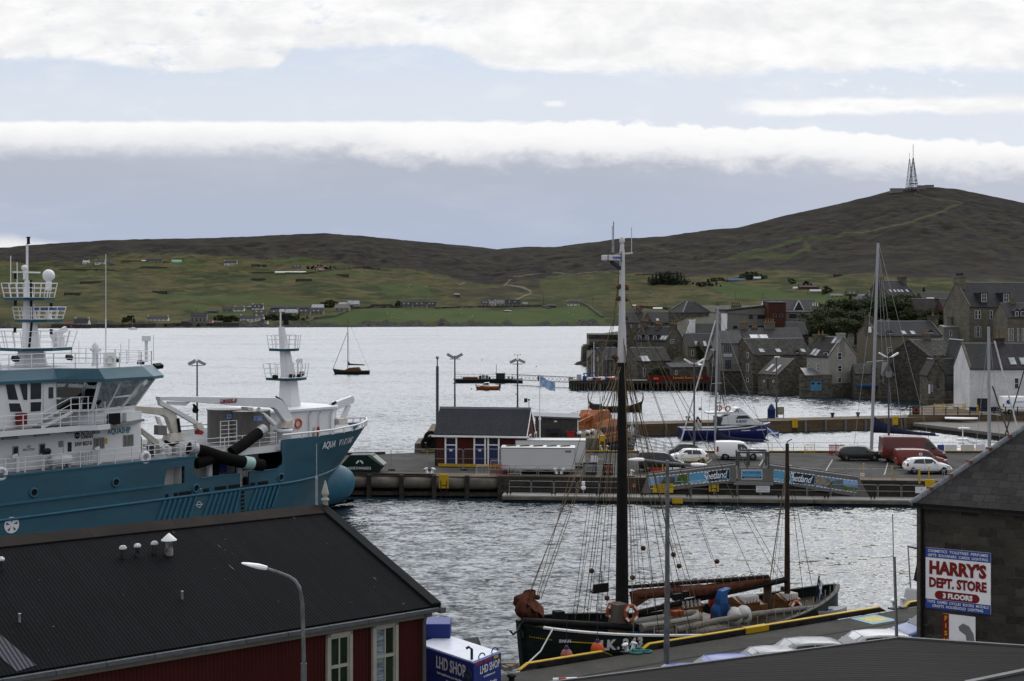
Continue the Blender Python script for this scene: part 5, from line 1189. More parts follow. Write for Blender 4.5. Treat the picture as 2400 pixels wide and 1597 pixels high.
# TEAL WORKBOAT
def ship():
 teal=M('teal hull paint',(.014,.070,.104),.5,var=.16,scale=.6,stain=.35,bump=.12,bscale=1.2,stretch=(.4,1,1.2),spec=.4)
 teal_d=M('teal trim',(.010,.055,.078),.45,var=.05)
 teal_l=M('lighter teal strake',(.028,.105,.160),.45,var=.08)
 wh=M('ship white',(.60,.61,.625),.4,var=.04,scale=.6,stain=.10)
 rust=M('rust streaked white',(.48,.45,.40),.5,var=.15,scale=2,stain=.45)
 deckm=M('grey deck',(.16,.165,.17),.7,var=.1)
 antif=M('dark antifouling',(.035,.028,.028),.6)
 tankm=M('brushed steel tank',(.15,.145,.135),.5,.1,var=.18,scale=2,stain=.3,stretch=(1,1,.2))
 fr=Fr((-15.4,119.5,0),math.atan2(.777,.63));B=6.2
 t=thing('workboat','large teal hulled workboat with white wheelhouse, cranes and two masts','ship',(-15.4,119.5,0),fr.rz)
 def q(u,v,y=-B):r=fr.y(u,v,y);return(r.x,r.z)
 xe=lambda z:0 if z<2.6 else min((z-2.6)/4.4,1.15)**.95*4.3
 def hb(x,z):
  k=min(max(z,0)/7.0,1);xs=-15.5+6.0*k**.8;p=1.55+.9*k;e=xe(z)
  if x<=xs:return B
  f=min((x-xs)/(e-xs),1);return max(B*(1-f**p),.03)
 ts=[0,.25,.45,.6,.68,.74,.79,.83,.87,.9,.93,.955,.975,.99,1]
 def shell(name,z_levels,xa,mat,ztop=None,par=t,both=True):
  mb=MB();ns=len(ts)
  for sg in((-1,1)if both else(-1,)):
   vs=[]
   for z in z_levels:
    for f in ts:
     e=xe(z);x=xa+(e-xa)*f;vs.append((x,sg*hb(x,z),z))
   n=len(z_levels);mb.add(vs,[(i*ns+j,i*ns+j+1,(i+1)*ns+j+1,(i+1)*ns+j)for i in range(n-1)for j in range(ns-1)],True)
  return mb.b(name,mat,par)
 hull=shell('hull',[-.2,.8,1.6,2.6,3.65],-50,teal);shell('boot_topping',[-2,-.8,-.18],-50,antif)
 shell('bow_plating',[3.65,4.5,5.3,6.1,6.95],-10.95,teal)
 mb=MB();mb.prism([(-50,-6.05),(-13,-6.0),(-8,-5),(-8,5),(-13,6.0),(-50,6.05)],'z',3.45,3.6);mb.b('main_deck',deckm,t)
 mb=MB();rows=[]
 for i in range(13):
  f=i/12;x=-3.5+6.1*f;r=1.75*max(0,1-max(0,(f-.42)/.58)**2.4)**.5+.02;r2=r*.82
  rows.append([(x,sin(a)*r2,1.85+.15*f+cos(a)*r*1.05)for a in[2*PI*k/18 for k in range(18)]])
 mb.loft(rows);mb.b('bulb',teal_l,t)
 rows=[[(x*1.0,y*1.015,min(z,.45)-.02)for x,y,z in r]for r in rows]
 mb=MB();mb.loft(rows,cap=False);mb.b('bulb_boot_topping',antif,t)
 def plate(name,pts,mat=teal,y=-B,th=.12,par=t):
  mb=MB();mb.prism([q(u,v,y)for u,v in pts],'y',y,y+th);return mb.b(name,mat,par)
 x19=[(461,1069),(455,1082),(454,1098),(456,1108),(461,1117),(470,1123)]
 zq=lambda u,v:fr.y(u,v,-B)
 XL=-50
 def poly_xz(name,pts,y=-B,th=.12,mat=teal,par=t):
  mb=MB();mb.prism(pts,'y',y,y+th);return mb.b(name,mat,par)
 hl,hr_=q(384,1137)[0],q(432,1130)[0];ztop_h,zbot_h=5.75,4.55;hl2=q(391,1097)[0];hr2=q(433,1094)[0]
 poly_xz('aft_side_plating',[(XL,3.65),(hl,3.65),(hl,zbot_h),(hl2,ztop_h),(hl2,6.35),(XL,6.35)])
 poly_xz('side_plating_over_port',[(hl2,ztop_h),(hr2,ztop_h),(hr2,6.35),(hl2,6.35)])
 poly_xz('side_plating_under_port',[(hl,3.65),(hr_,3.65),(hr_,zbot_h),(hl,zbot_h)])
 edge=[q(*p)for p in x19]
 poly_xz('side_plating_mid',[(hr_,3.65),(q(563,1111)[0],3.65),(q(563,1111)[0],4.72)]+[(q(470,1123)[0],4.74)]+edge[::-1][1:]+[(edge[0][0],6.35),(hr2,6.35),(hr2,ztop_h),(hr_,zbot_h)])
 ga=q(584,1109)[0];re=[q(u,v)for u,v in((650,1098),(661,1089),(664,1078),(661,1060))]
 poly_xz('side_plating_forward',[(ga,3.65),(-10.7,3.65),(-10.7,6.9),(re[3][0],6.9),(re[3][0],re[3][1])]+re[::-1][1:]+[(ga,4.74)])
 mb=MB();mb.box(XL,B-.12,3.65,-10.9,B,6.35);mb.b('port_side_plating',teal,t)
 mb=MB();mb.box(hl-.3,-4.7,3.6,hr2+.2,-4.6,6.3);mb.b('recess_wall',wh,t);mb=MB();mb.box(hl+.1,-4.75,3.6,hl+.8,-4.71,6.0);mb.b('red_hatch',red,t)
 mb=MB();mb.box(XL,-B-.07,6.33,edge[0][0],-B+.2,6.43);mb.b('gunwale_cap',teal_l,t)
 mb=MB();mb.box(edge[-1][0],-B-.06,4.72,q(563,1111)[0],-B+.15,4.8);mb.box(ga,-B-.06,4.72,re[0][0],-B+.15,4.8);mb.b('bulwark_cap',teal_l,t)
 mb=MB();mb.box(XL,-B-.12,4.52,hl,-B+.01,4.66);mb.b('upper_strake',teal_l,t)
 mb=MB();pts=[]
 for i in range(40):
  x=-50+50.5*i/39;pts.append((x,-hb(x,3.65)-.03,3.60 if x<-10 else 3.6+(x+10)*.012))
 mb.tube(pts,.10,6);mb.b('lower_strake',teal_l,t)
 rib=[(1140,60,1375),(1200,110,1368),(1252,160,1360),(1305,215,1355),(1360,270,1338),(1408,330,1332),(1460,378,1325)]
 for a,b in([(150,55),(205,110),(255,165),(305,212),(360,272),(412,325),(465,378)]):
  r0,r1=zq(350+a/4.285,900+1150/4.285),zq(350+b/4.285,900+1365/4.285);mb=MB();mb.beam((r0.x,-B-.05,3.5),(r1.x+.1,-B-.05,1.95),.12,.16);mb.b('fender_rib',teal_l,t)
 for a,b in([(620,530),(670,585),(720,635),(768,685),(815,735),(862,788),(905,838)]):
  r0,r1=zq(350+a/4.285,900+1085/4.285),zq(350+b/4.285,900+1290/4.285);mb=MB();mb.beam((r0.x,-B-.05,3.5),(r1.x+.1,-B-.05,1.95),.12,.16);mb.b('fender_rib',teal_l,t)
 for a,b in([(1075,985),(1120,1035),(1165,1085),(1210,1130),(1258,1180),(1305,1228)]):
  r0,r1=zq(350+a/4.285,900+1000/4.285),zq(350+b/4.285,900+1215/4.285);mb=MB();mb.beam((r0.x,-hb(r0.x,3.4)-.05,3.5),(r1.x+.1,-hb(r1.x,2)-.05,1.95),.12,.16);mb.b('fender_rib',teal_l,t)
 for k in range(9):
  r=zq(568.5,1145+k*9.3);mb=MB();mb.cbox((r.x,-B-.02,r.z),.3,.06,.17);mb.b('boarding_step',black,t)
 for u,v,w in((391,1162,.25),(412,1159,.3),(434,1156,1.1),(483,1149,.5),(517,1144,1.05),(549,1140,1.05),(592,1135,.45),(616,1132,1.0)):
  r=zq(u,v);mb=MB();mb.cbox((r.x,-B-.02,r.z),w,.07,.24);mb.b('freeing_slot',black,t,bevel=.03)
 for u,v in((79,1155),(271,1131),(459,1145),(658,1119)):
  r=zq(u,v);mb=MB();mb.torus((r.x,-hb(r.x,r.z)-.03,r.z),.27,.07,MR(PI/2,3,'X'));f=mb.b('fairlead',teal_l,t);mb=MB();mb.lathe((r.x,-hb(r.x,r.z)-.02,r.z),[(.25,-.01),(.25,.03)],16,'y');mb.b('fairlead_hole',black,f)
 mb=MB();r=zq(27,1231);mb.lathe((r.x,-B-.03,r.z),[(.52,0),(.52,.03)],24,'y');e=mb.b('thruster_mark',wh,t);mb=MB()
 for k in range(5):a=k*2*PI/5+.3;mb.add([(r.x+cos(a)*.12,-B-.035,r.z+sin(a)*.12),(r.x+cos(a-.22)*.42,-B-.035,r.z+sin(a-.22)*.42),(r.x+cos(a+.22)*.42,-B-.035,r.z+sin(a+.22)*.42)],[(0,1,2)])
 mb.b('propeller_symbol',teal,e)
 mb=MB();r=zq(466,1183);mb.torus((r.x,-B-.02,r.z),.2,.025,MR(PI/2,3,'X'),16,4);mb.box(r.x-.32,-B-.03,r.z-.02,r.x+.32,-B-.01,r.z+.02);mb.box(r.x-.2,-B-.03,r.z+1.1,r.x+.2,-B-.01,r.z+1.14);mb.b('load_line_mark',wh,t)
 a,b=Vector((-6.6,-hb(-6.6,6.05)-.06,6.08)),Vector((-2.4,-hb(-2.4,6.05)-.06,6.12))
 mb=MB()
 for k,ch in enumerate('AQUA VIKING'):
  x=-6.35+k*.46;x1=x+.3;p0=Vector((x,-hb(x,6.1)-.05,6.12));p1=Vector((x1,-hb(x1,6.1)-.05,6.12));up=Vector((0,-(hb(x,6.45)-hb(x,5.75)),.7)).normalized()
  text_mb(mb,ch,.78,face_m(p0,p1-p0,up,.02),sx=.82,bold=.012,thick=.02)
 mb.b('name_lettering',wh,t)
 mb=MB();xs_=(-10.9,-9,-7,-5,-3,-1,1,2.4);mb.prism([(x,-hb(x,6.1)*.97)for x in xs_]+[(x,hb(x,6.1)*.97)for x in xs_[::-1]],'z',6.05,6.15);mb.b('foredeck',deckm,t)
 pts=[]
 for i in range(29):
  f=i/28*2-1;sg=1 if f>0 else-1;x=4.3-(abs(f)**1.9)*15.2;pts.append((x,sg*hb(min(x,4.25),6.98)*1.0,7.36 if x>-5 else 7.3))
 mb=MB();mb.tube(pts,.075,8)
 for p in pts[1:-1]:mb.beam((p[0],p[1],6.9),p,.07)
 mb.b('bow_rail',wh,t);mb=MB()
 for p0,p1 in zip(pts,pts[1:]):a0,a1,b0,b1=[math.copysign(hb(min(p[0]-.25,e_),zz)*.965,p[1])for zz,e_ in((6.12,3.0),(6.93,3.9))for p in(p0,p1)];mb.add([(min(p0[0]-.25,3.0),a0,6.12),(min(p1[0]-.25,3.0),a1,6.12),(p1[0]-.2,b1,6.93),(p0[0]-.2,b0,6.93)],[(0,1,2,3)])
 mb.b('bulwark_inside',wh,t)
 def rail(pts,h=1.0,name='railing',n=3,step=1.35,lean=0):
  pts=[Vector(p)for p in pts];mb=MB()
  for k in range(1,n+1):mb.tube([p+Vector((0,0,h*k/n))for p in pts],.022,5,cap=False)
  for p0,p1 in zip(pts,pts[1:]):
   m=max(1,int((p1-p0).length/step))
   for k in range(m+1):p=p0.lerp(p1,k/m);mb.beam(p,p+Vector((0,0,h)),.05)
  return mb.b(name,wh,t)
 rail([(-49,-6.0,6.43),(edge[0][0]+.1,-6.0,6.43)]);
 mb=MB();mb.prism([(-50,-4.8),(-22.9,-4.8),(-22.5,-4.4),(-22.5,4.4),(-22.9,4.8),(-50,4.8)],'z',3.6,9.0);mb.b('deckhouse',wh,t)
 mb=MB();mb.box(-50,-6.1,6.30,edge[0][0],-4.8,6.42);mb.b('side_deck',deckm,t)
 mb=MB();mb.prism([(-50,-6.15),(-28.6,-6.15),(-27.7,-6.75),(-26.6,-6.6),(-24.2,-5.6),(-22.2,-4.4),(-22.2,4.4),(-28,6.15),(-50,6.15)],'z',8.98,9.14);mb.b('bridge_deck',deckm,t)
 mb=MB();mb.prism([(-50,-6.17),(-28.6,-6.17),(-27.7,-6.77),(-26.6,-6.62),(-26.6,-6.56),(-27.7,-6.7),(-28.6,-6.1),(-50,-6.1)],'z',8.85,9.2);mb.b('deck_edge',wh,t)
 rail([(-49,-6.05,9.14),(-28.7,-6.05,9.14),(-27.8,-6.6,9.14),(-26.7,-6.5,9.14)])
 for u,v in((121,1163),(93,1188)):pass
 Y5=-4.8
 def sidewin(u1,v1,u2,v2,name='side_window',mat=None,fm=None):
  a,b=fr.y(u1,v1,Y5),fr.y(u2,v2,Y5);mb=MB();mb.cbox(((a.x+b.x)/2,Y5-.02,(a.z+b.z)/2),abs(b.x-a.x)+.14,.05,abs(a.z-b.z)+.1);f=mb.b(name,fm or galv,t,bevel=.03);mb=MB();mb.cbox(((a.x+b.x)/2,Y5-.045,(a.z+b.z)/2),abs(b.x-a.x),.03,abs(a.z-b.z)-.04);mb.b('pane',mat or glass,f)
 sidewin(31,1048,41,1070);sidewin(93,1042,104,1063);curt=M('window with pale curtain',(.13,.13,.12),.2,var=.5,scale=4,stretch=(4,4,.1));sidewin(220.5,1028,243,1050,mat=curt);sidewin(290,1021,311,1044,mat=curt)
 for u in(-8,-25,-40):pass
 a,b=fr.y(151,1031,Y5),fr.y(171,1082,Y5);mb=MB();mb.cbox(((a.x+b.x)/2,Y5-.025,(6.45+a.z)/2),.8,.06,a.z-6.45);d=mb.b('door',wh,t,bevel=.02);mb=MB();c=fr.y(162,1048,Y5);mb.cbox((c.x,Y5-.06,c.z),.3,.03,.62);mb.b('door_pane',glass,d);mb=MB();c=fr.y(162,1038,Y5);mb.cbox((c.x,Y5-.06,c.z),.28,.03,.09);mb.b('door_sign',red,d)
 def lett(name,u0,v0,u1,v1,s,size,mat,bold=.0,y=Y5,shear=0):
  a,b=fr.y(u0,v0,y),fr.y(u1,v1,y);c=(a+b)/2;w=abs(b.x-a.x);mb=MB();text_mb(mb,s,size,face_m((0,0,0),(1,0,0)),bold=bold,shear=shear)
  xs=[p[0]for p in mb.v];k=w/(max(xs)-min(xs));mid_=(max(xs)+min(xs))/2
  mb.v=[(c.x+(x-mid_)*k,y-.004+yy,c.z+zz)for x,yy,zz in mb.v];return mb.b(name,mat,t)
 lett('owner_lettering',252,1014,306,1007,'AQUASHIP',.58,M('teal lettering',(.02,.14,.19),.5),.012)
 lett('yard_lettering',189.5,1017.5,234,1011,'ASTILLEROS',.36,black,.006);lett('yard_lettering',189,1026,217,1022,'GONDAN',.36,black,.006);lett('hull_number',175,1043.5,214.5,1038,'SAW 8037-II',.40,black,.006)
 lett('call_sign',63,1048,72,1047,'LEFZ',.24,greyp);lett('call_sign',54,1056,81,1053,'IMO 9777264',.24,greyp)
 mb=MB();c=fr.y(181,1021,Y5);mb.lathe((c.x,Y5-.02,c.z),[(.22,0),(.22,.016)],20,'y');e=mb.b('yard_emblem',black,t);mb=MB();text_mb(mb,'AG',.24,face_m((c.x,Y5-.022,c.z),(1,0,0)),shear=.2);mb.b('emblem_letters',wh,e)
 for u,v in((21,1027),(96,1019),(169,1012)):c=fr.y(u,v,Y5);mb=MB();mb.cbox((c.x,Y5-.15,c.z),1.05,.25,.14);mb.b('strip_lamp',galv,t,bevel=.02)
 c=fr.y(142,1041,Y5);mb=MB();mb.cbox((c.x,Y5-.02,c.z),.32,.03,.4);mb.b('notice_plate',greyp,t);c=fr.y(248,1034,Y5);mb=MB();mb.cbox((c.x,Y5-.02,c.z),.2,.03,.35);mb.b('yellow_plate',yellow,t)
 top=[(-36,-4.15),(-29.2,-4.15),(-27.3,-6.5),(-23.3,-6.1),(-21.7,-5.1),(-21.3,0),(-21.7,5.1),(-23.3,6.1),(-27.3,6.5),(-29.2,4.15),(-36,4.15)]
 bot=[(-36,-4.15),(-29.2,-4.1),(-27.3,-5.6),(-24.6,-5.15),(-23.1,-4.5),(-22.7,0),(-23.1,4.5),(-24.6,5.15),(-27.3,5.6),(-29.2,4.1),(-36,4.15)]
 zt,z0=12.2,9.14
 mb=MB();n=len(top);zm=10.1;mid=[(b[0],b[1])for b in bot]
 vs=[(x,y,z0)for x,y in bot]+[(x,y,zm)for x,y in mid]+[(x,y,zt)for x,y in top];glazed=(1,2,3,4,5,6,7,8)
 mb.add(vs,[(i,(i+1)%n,n+(i+1)%n,n+i)for i in range(n)]+[(n+i,n+(i+1)%n,2*n+(i+1)%n,2*n+i)for i in range(n)if i not in glazed]+[tuple(range(2*n,3*n))])
 for i in glazed:
  a,b,c,d=[Vector(v)for v in((*mid[i],zm),(*mid[(i+1)%n],zm),(*top[(i+1)%n],zt),(*top[i],zt))]
  mb.beam(a,d,.2,.12);mb.beam(a,b,.12,.16);mb.beam(d.lerp(a,.03),c.lerp(b,.03),.12,.2)
  for f in{1:(.68,),2:(.48,),7:(.5,),8:(.35,)}.get(i,()):mb.beam(a.lerp(b,f),d.lerp(c,f),.14,.12)
  if i in(1,2):f0,f1=((0,.68),(.48,1))[i-1];e,g=a.lerp(d,.40),b.lerp(c,.40);mb.beam(e.lerp(g,f0),e.lerp(g,f1),.1,.12)
 wheelhouse=mb.b('wheelhouse',wh,t)
 gm=bpy.data.materials.new('clear tinted glass');gm.use_nodes=True;nt=gm.node_tree;nt.nodes.remove(nt.nodes['Principled BSDF']);tr=node(nt,'ShaderNodeBsdfTransparent');tr.inputs[0].default_value=(.36,.39,.39,1);gs=node(nt,'ShaderNodeBsdfGlossy');gs.inputs['Roughness'].default_value=.03;fz=node(nt,'ShaderNodeFresnel');mx=node(nt,'ShaderNodeMixShader');nt.links.new(fz.outputs[0],mx.inputs[0]);nt.links.new(tr.outputs[0],mx.inputs[1]);nt.links.new(gs.outputs[0],mx.inputs[2]);nt.links.new(mx.outputs[0],nt.nodes['Material Output'].inputs[0])
 for i in glazed:
  a,b,c,d=[Vector(v)for v in((*mid[i],zm),(*mid[(i+1)%n],zm),(*top[(i+1)%n],zt),(*top[i],zt))];mb=MB();mb.quad(a,b,c,d);mb.b('wheelhouse_window',gm,t)
 ink=M('darkened wheelhouse interior',(.012,.012,.012),.8);mb=MB();mb.prism([(-35,-3.6),(-28.5,-3.6),(-26.8,-5.0),(-24.8,-4.6),(-23.6,-3.8),(-23.3,0),(-23.6,3.8),(-24.8,4.6),(-26.8,5.0),(-28.5,3.6),(-35,3.6)],'z',9.2,10.75);mb.box(-24.9,-3.2,10.15,-23.7,3.2,11.2);mb.box(-27.2,-4.6,10.15,-25.6,-3.4,10.7);mb.box(-31.5,-3.5,10.15,-29.4,3.5,12.0)
 for y in(-1.8,0,1.8):mb.box(-26.6,y-.3,10.15,-25.9,y+.3,11.25)
 for k in range(5):mb.box(-24.6+k*.15,-3+k*1.4,11.5,-24.4+k*.15,-2.3+k*1.4,12.0)
 mb.prism([(x,y*.96)for x,y in top[1:-1]],'z',11.92,12.0);mb.b('wheelhouse_interior',ink,t)  # consoles and seats, plus a black ceiling liner added to darken the panes
 def off(poly,d):
  cx,cy=-28.5,0;return[(cx+(x-cx)*(1+d/max(abs(x-cx),4))if abs(x-cx)>.5 else x,y+(d if y>0 else-d if y<0 else 0))for x,y in poly]
 vis_o=off(top,.35);vis_i=off(top,-.15)
 mb=MB();rings=[[(x,y,z)for x,y in p]for p,z in((top,12.05),(vis_o,12.05),(vis_o,12.25),(vis_i,12.92))];mb.loft(rings,smooth=False,cap=False);mb.add(rings[-1],[tuple(range(n))]);mb.b('visor_roof',teal,t)
 mb=MB();mb.prism(off(top,-.3),'z',12.9,12.96);mb.b('roof_deck',M('pale roof deck',(.36,.37,.40),.6),t)
 rp=off(top,-.25);rail([(x,y,12.95)for x,y in rp[:6]]+[(x,y,12.95)for x,y in rp[6:]],1.0)
 def facet(i,z1=zm,z2=zt):
  a,b=Vector((*mid[i],z1)),Vector((*mid[(i+1)%n],z1));c=Vector((*top[(i+1)%n],z2));no=(b-a).cross(c-a).normalized()
  if no.y>0:no=-no
  return a,no
 def fwin(i,pts,name='wheelhouse_window'):
  co,no=facet(i);P_=[fr.hit(u,v,co,no)for u,v in pts];c=sum(P_,Vector())/len(P_);mb=MB()
  A=[p+(p-c).normalized()*.09+no*.02 for p in P_];A2=[p-no*.05 for p in A];m=len(A)
  mb.add(A+A2,[tuple(range(m)),tuple(range(m,2*m))]+[(k,(k+1)%m,m+(k+1)%m,m+k)for k in range(m)]);f=mb.b(name,frame_w,t)
  A=[p+no*.035 for p in P_];A2=[p-no*.03 for p in A];mb=MB();mb.add(A+A2,[tuple(range(m)),tuple(range(m,2*m))]+[(k,(k+1)%m,m+(k+1)%m,m+k)for k in range(m)]);mb.b('pane',glass,f)
 D=lambda*p:[(x/5.8075,860+y/5.8075)for x,y in p]
 fwin(0,D((72,228),(190,235),(245,450),(112,448)));fwin(0,D((118,497),(265,497),(298,612),(135,612)));fwin(0,D((255,222),(370,220),(370,450),(320,452)));fwin(0,D((412,212),(558,206),(556,436),(412,445)));fwin(0,D((414,482),(558,478),(550,602),(414,612)))
 a=facet(0)[0];c=fr.y(119,930,-4.15);mb=MB();mb.box(c.x-.55,-4.19,9.9,c.x+.45,-4.13,11.95);d=mb.b('bridge_door',wh,t,bevel=.02);mb=MB();c2=fr.y(119,920,-4.15);mb.box(c2.x-.2,-4.22,c2.z-.4,c2.x+.15,-4.18,c2.z+.35);mb.b('door_pane',glass,d)
 mb=MB();mb.prism([(-24.5,-5.5),(-22.6,-4.6),(-22.2,-.2),(-22.2,.2),(-22.6,4.6),(-24.5,5.5)],'z',9.16,9.75);mb.b('wheelhouse_skirt',wh,t)
 c=fr.y(262,992,-6.4);mb=MB();mb.cbox((c.x+.1,-6.45,9.5),1.0,.15,.75);mb.b('sidelight_board',black,t)
 mb=MB();s0,s1=fr.y(92,1002,-5.0),fr.y(113,975,-4.9)
 for k in range(6):f=k/5;mb.box(s0.x-.3+f*2.0,-5.7,9.2+f*.85,s0.x+.1+f*2.0,-4.6,9.24+f*.85)
 st=mb.b('bridge_stair',deckm,t);mb=MB()
 for y in(-5.72,-4.6):mb.beam((s0.x-.3,y,9.2),(s0.x+2.0,y,10.1),.05,.2)
 for dz in(.5,.95):mb.tube([(s0.x-.3,-5.72,9.2+dz),(s0.x+1.9,-5.72,10.1+dz),(s0.x+4.6,-5.72,10.1+dz)],.025,5)
 for k in range(5):mb.beam((s0.x+1.9+k*.66,-5.72,9.2),(s0.x+1.9+k*.66,-5.72,11.05),.05)
 mb.b('stair_rail',wh,st);mb=MB();mb.box(s0.x+1.9,-5.7,10.04,s0.x+4.6,-4.2,10.1);mb.b('stair_landing',deckm,st)
 c=fr.y(46,982,-4.2);mb=MB();mb.cbox((c.x,-4.4,c.z),.62,.4,.75);mb.b('fire_locker',M('dark red locker',(.14,.015,.01),.6),t)
 c=fr.y(143,1093,-5.6);mb=MB();mb.lathe((c.x-.75,-5.5,7.0),[(.2,0),(.34,.06),(.34,.68),(.36,.7),(.36,.8),(.34,.82),(.34,1.44),(.2,1.5)],16,'x');r=mb.b('raft_canister',wh,t);mb=MB();mb.box(c.x-.7,-5.7,6.43,c.x-.5,-5.3,6.75);mb.box(c.x+.5,-5.7,6.43,c.x+.7,-5.3,6.75);mb.b('cradle',galv,r)
 for u in(40,232,197,203,209,215):
  c=fr.y(u,1095,-5.3);mb=MB();big=u in(40,232);R=.14 if big else .05;h=.9 if big else .75
  mb.tube([(c.x,-5.3,6.43),(c.x,-5.3,6.43+h),(c.x-.05,-5.3,6.5+h+.12),(c.x-.2,-5.3,6.43+h+.15),(c.x-.33,-5.3,6.43+h+.05)],R,8);mb.b('ventilator',wh,t)
 for u,v in((2,1111),(340,1073)):c=fr.y(u,v,-6.1);mb=MB();mb.torus((c.x,-6.1,c.z),.33,.14,MR(PI/2,3,'X'));mb.b('mooring_port',wh,t)
 c=fr.y(109,1059,-5.9);mb=MB();mb.cbox((c.x,-5.9,c.z),.5,.3,.35,MR(.5,3,'X'));l=mb.b('floodlight',darkm,t,bevel=.03);mb=MB();mb.tube([(c.x-.3,-5.9,6.4),(c.x-.3,-5.9,c.z-.4),(c.x,-5.9,c.z-.1)],.04,6);mb.b('lamp_post',wh,l)
 def tapered(name,x,y,za,zb,wa,da,wb,db,lean=0,mat=wh):
  mb=MB();mb.loft([[(x+sx*wa,y+sy*da,za)for sx,sy in((-1,-.6),(-.6,-1),(.6,-1),(1,-.6),(1,.6),(.6,1),(-.6,1),(-1,.6))],[(x+lean+sx*wb,y+sy*db,zb)for sx,sy in((-1,-.6),(-.6,-1),(.6,-1),(1,-.6),(1,.6),(.6,1),(-.6,1),(-1,.6))]],smooth=False);return mb.b(name,mat,t)
 def platform(x,y,z,L1,L2,Wd,rh=1.0):
  o=[(x-L1,y-Wd*.75),(x+.1,y-Wd),(x+L2,y-Wd*.55),(x+L2,y+Wd*.55),(x+.1,y+Wd),(x-L1,y+Wd*.75)]
  mb=MB();mb.prism(o,'z',z,z+.2);pf=mb.b('mast_platform',teal_d,t);mb=MB();mb.prism([(x+(a-x)*.97,y+(b-y)*.97)for a,b in o],'z',z+.2,z+.23);mb.b('platform_floor',wh,pf)
  fl=1.13;mb=MB();oo=o+[o[0]]
  for k in(1,2,3):s=1+(fl-1)*k/3;mb.tube([(x+(a-x)*s,y+(b-y)*s,z+.2+rh*k/3)for a,b in oo],.022,5)
  for(a,b),(c,d)in zip(oo,oo[1:]):
   m=max(2,int(hypot(c-a,d-b)/.75))
   for k in range(m):e,f=a+(c-a)*k/m,b+(d-b)*k/m;mb.beam((e,f,z+.2),(x+(e-x)*fl,y+(f-y)*fl,z+.2+rh),.045)
  mb.b('platform_rail',wh,pf);return pf
 MX=-28.4
 tapered('mast_foot',MX,0,12.95,14.2,1.0,.9,.7,.62);tapered('main_mast',MX,0,14.2,18.9,.58,.5,.18,.18,-.25)
 platform(MX,-.2,14.05,1.9,2.3,2.3,1.15);platform(MX+.3,0,16.0,.9,1.7,1.35,.85);platform(MX-.1,0,17.5,1.2,1.35,1.6,1.0)
 mb=MB();mb.tube([(MX-.7,-.9,14.3),(MX-.45,-.8,16),(MX-.4,-.6,18.9)],.09,6);mb.b('cable_run',black,t)
 mb=MB();mb.tube([(MX-.3,0,18.9),(MX-.3,0,21.4)],.08,8);mb.box(MX-1.4,-.06,19.4,MX+.7,.06,19.5);mb.b('topmast_pole',wh,t);mb=MB();mb.lathe((MX-.2,0,21.4),[(.14,0),(.1,.1),(.1,.4),(.16,.5)],10);mb.b('masthead_lamp',black,t)
 def sphere(name,x,y,z,r):mb=MB();mb.ball((x,y,z),r,18,12);o=mb.b(name,wh,t);mb=MB();mb.tube([(x,y,z-r-.6),(x,y,z-r+.1)],r*.45,10);mb.b('dome_stand',wh,o)
 pd=fr.y(114,646,-.8);sphere('radar_dome',pd.x,-.8,pd.z,.42);pd=fr.y(57,628,-.3);sphere('satellite_dome',pd.x,-.3,pd.z,.2)
 mb=MB();c=fr.y(112,724,-.6);mb.cbox((c.x,-.6,c.z),2.1,.22,.2,MR(-.5,3,'Z'));r=mb.b('radar_scanner',M('blue grey scanner',(.10,.14,.28),.5),t);mb=MB();mb.lathe((c.x,-.6,16.2),[(.3,0),(.15,.5),(.2,c.z-16.35)],10);mb.b('scanner_pedestal',wh,r)
 mb=MB();c=fr.y(138,781,-1);mb.cbox((c.x,-1,c.z),1.3,.25,.35,MR(-.5,3,'Y'));r=mb.b('radar_scanner',wh,t);mb=MB();mb.cbox((c.x,-1,c.z-.65),.6,.5,1.0);mb.b('scanner_pedestal',wh,r)
 for u,v,yy in((35,774,-1.5),(120,778,-1.9),(36,648,-.8),(120,717,-1.1),(36,711,-.9),(122,651,-.9)):
  c=fr.y(u,v,yy);mb=MB();mb.lathe((c.x,yy,c.z-.18),[(.13,0),(.1,.06),(.1,.3),(.13,.36)],8);mb.b('navigation_lamp',black,t)
 mb=MB();c=fr.y(247,580,0);c0=fr.y(248,830,-2);mb.tube([(c0.x,-2,12.95),(c0.x,-2,16.2)],.05,6);mb.tube([(c0.x,-2,16.2),(c0.x,-2,20.8)],.022,5);mb.b('whip_aerial',wh,t)
 for u,v in((185,800),(360,785),(302,795),(283,806),(25,600),(40,615)):
  c=fr.y(u,v,1.5);mb=MB();mb.tube([(c.x,1.5,12.95 if u>100 else 18.6),(c.x,1.5,c.z)],.03,5);mb.b('aerial',wh,t)
 c=fr.y(224,815,-2.5);mb=MB();mb.lathe((c.x,-2.5,12.95),[(.3,0),(.22,.4),(.22,1.0),(.25,1.05),(.25,1.4),(.1,1.6)],12);mb.ball((c.x-.3,-2.5,14.1),.14,8,6);mb.ball((c.x+.3,-2.5,14.1),.14,8,6);mb.b('camera_mount',wh,t)
 c=fr.y(243,862,-4.2);mb=MB();mb.cbox((c.x,-4.9,13.4),1.0,.05,1.1);b=mb.b('rescue_board',wh,t);mb=MB();mb.torus((c.x,-4.96,13.4),.28,.06,MR(PI/2,3,'X'));mb.b('lifebuoy_outline',rust,b)
 for u,v,yy in((366,859,-4.8),(374,858,-4.6),(36,841,-3),(162,838,2),(271,843,3),(330,851,2)):
  c=fr.y(u,v,yy);mb=MB();mb.cbox((c.x,yy,c.z),.42,.4,.3,MR(.4,3,'X'));mb.b('floodlight',black,t,bevel=.03)
 c=fr.y(343,835,0);mb=MB();mb.tube([(c.x,0,12.95),(c.x,0,14.7)],.12,8);mb.cbox((c.x,0,14.7),.5,.4,.4);mb.b('search_light',wh,t)
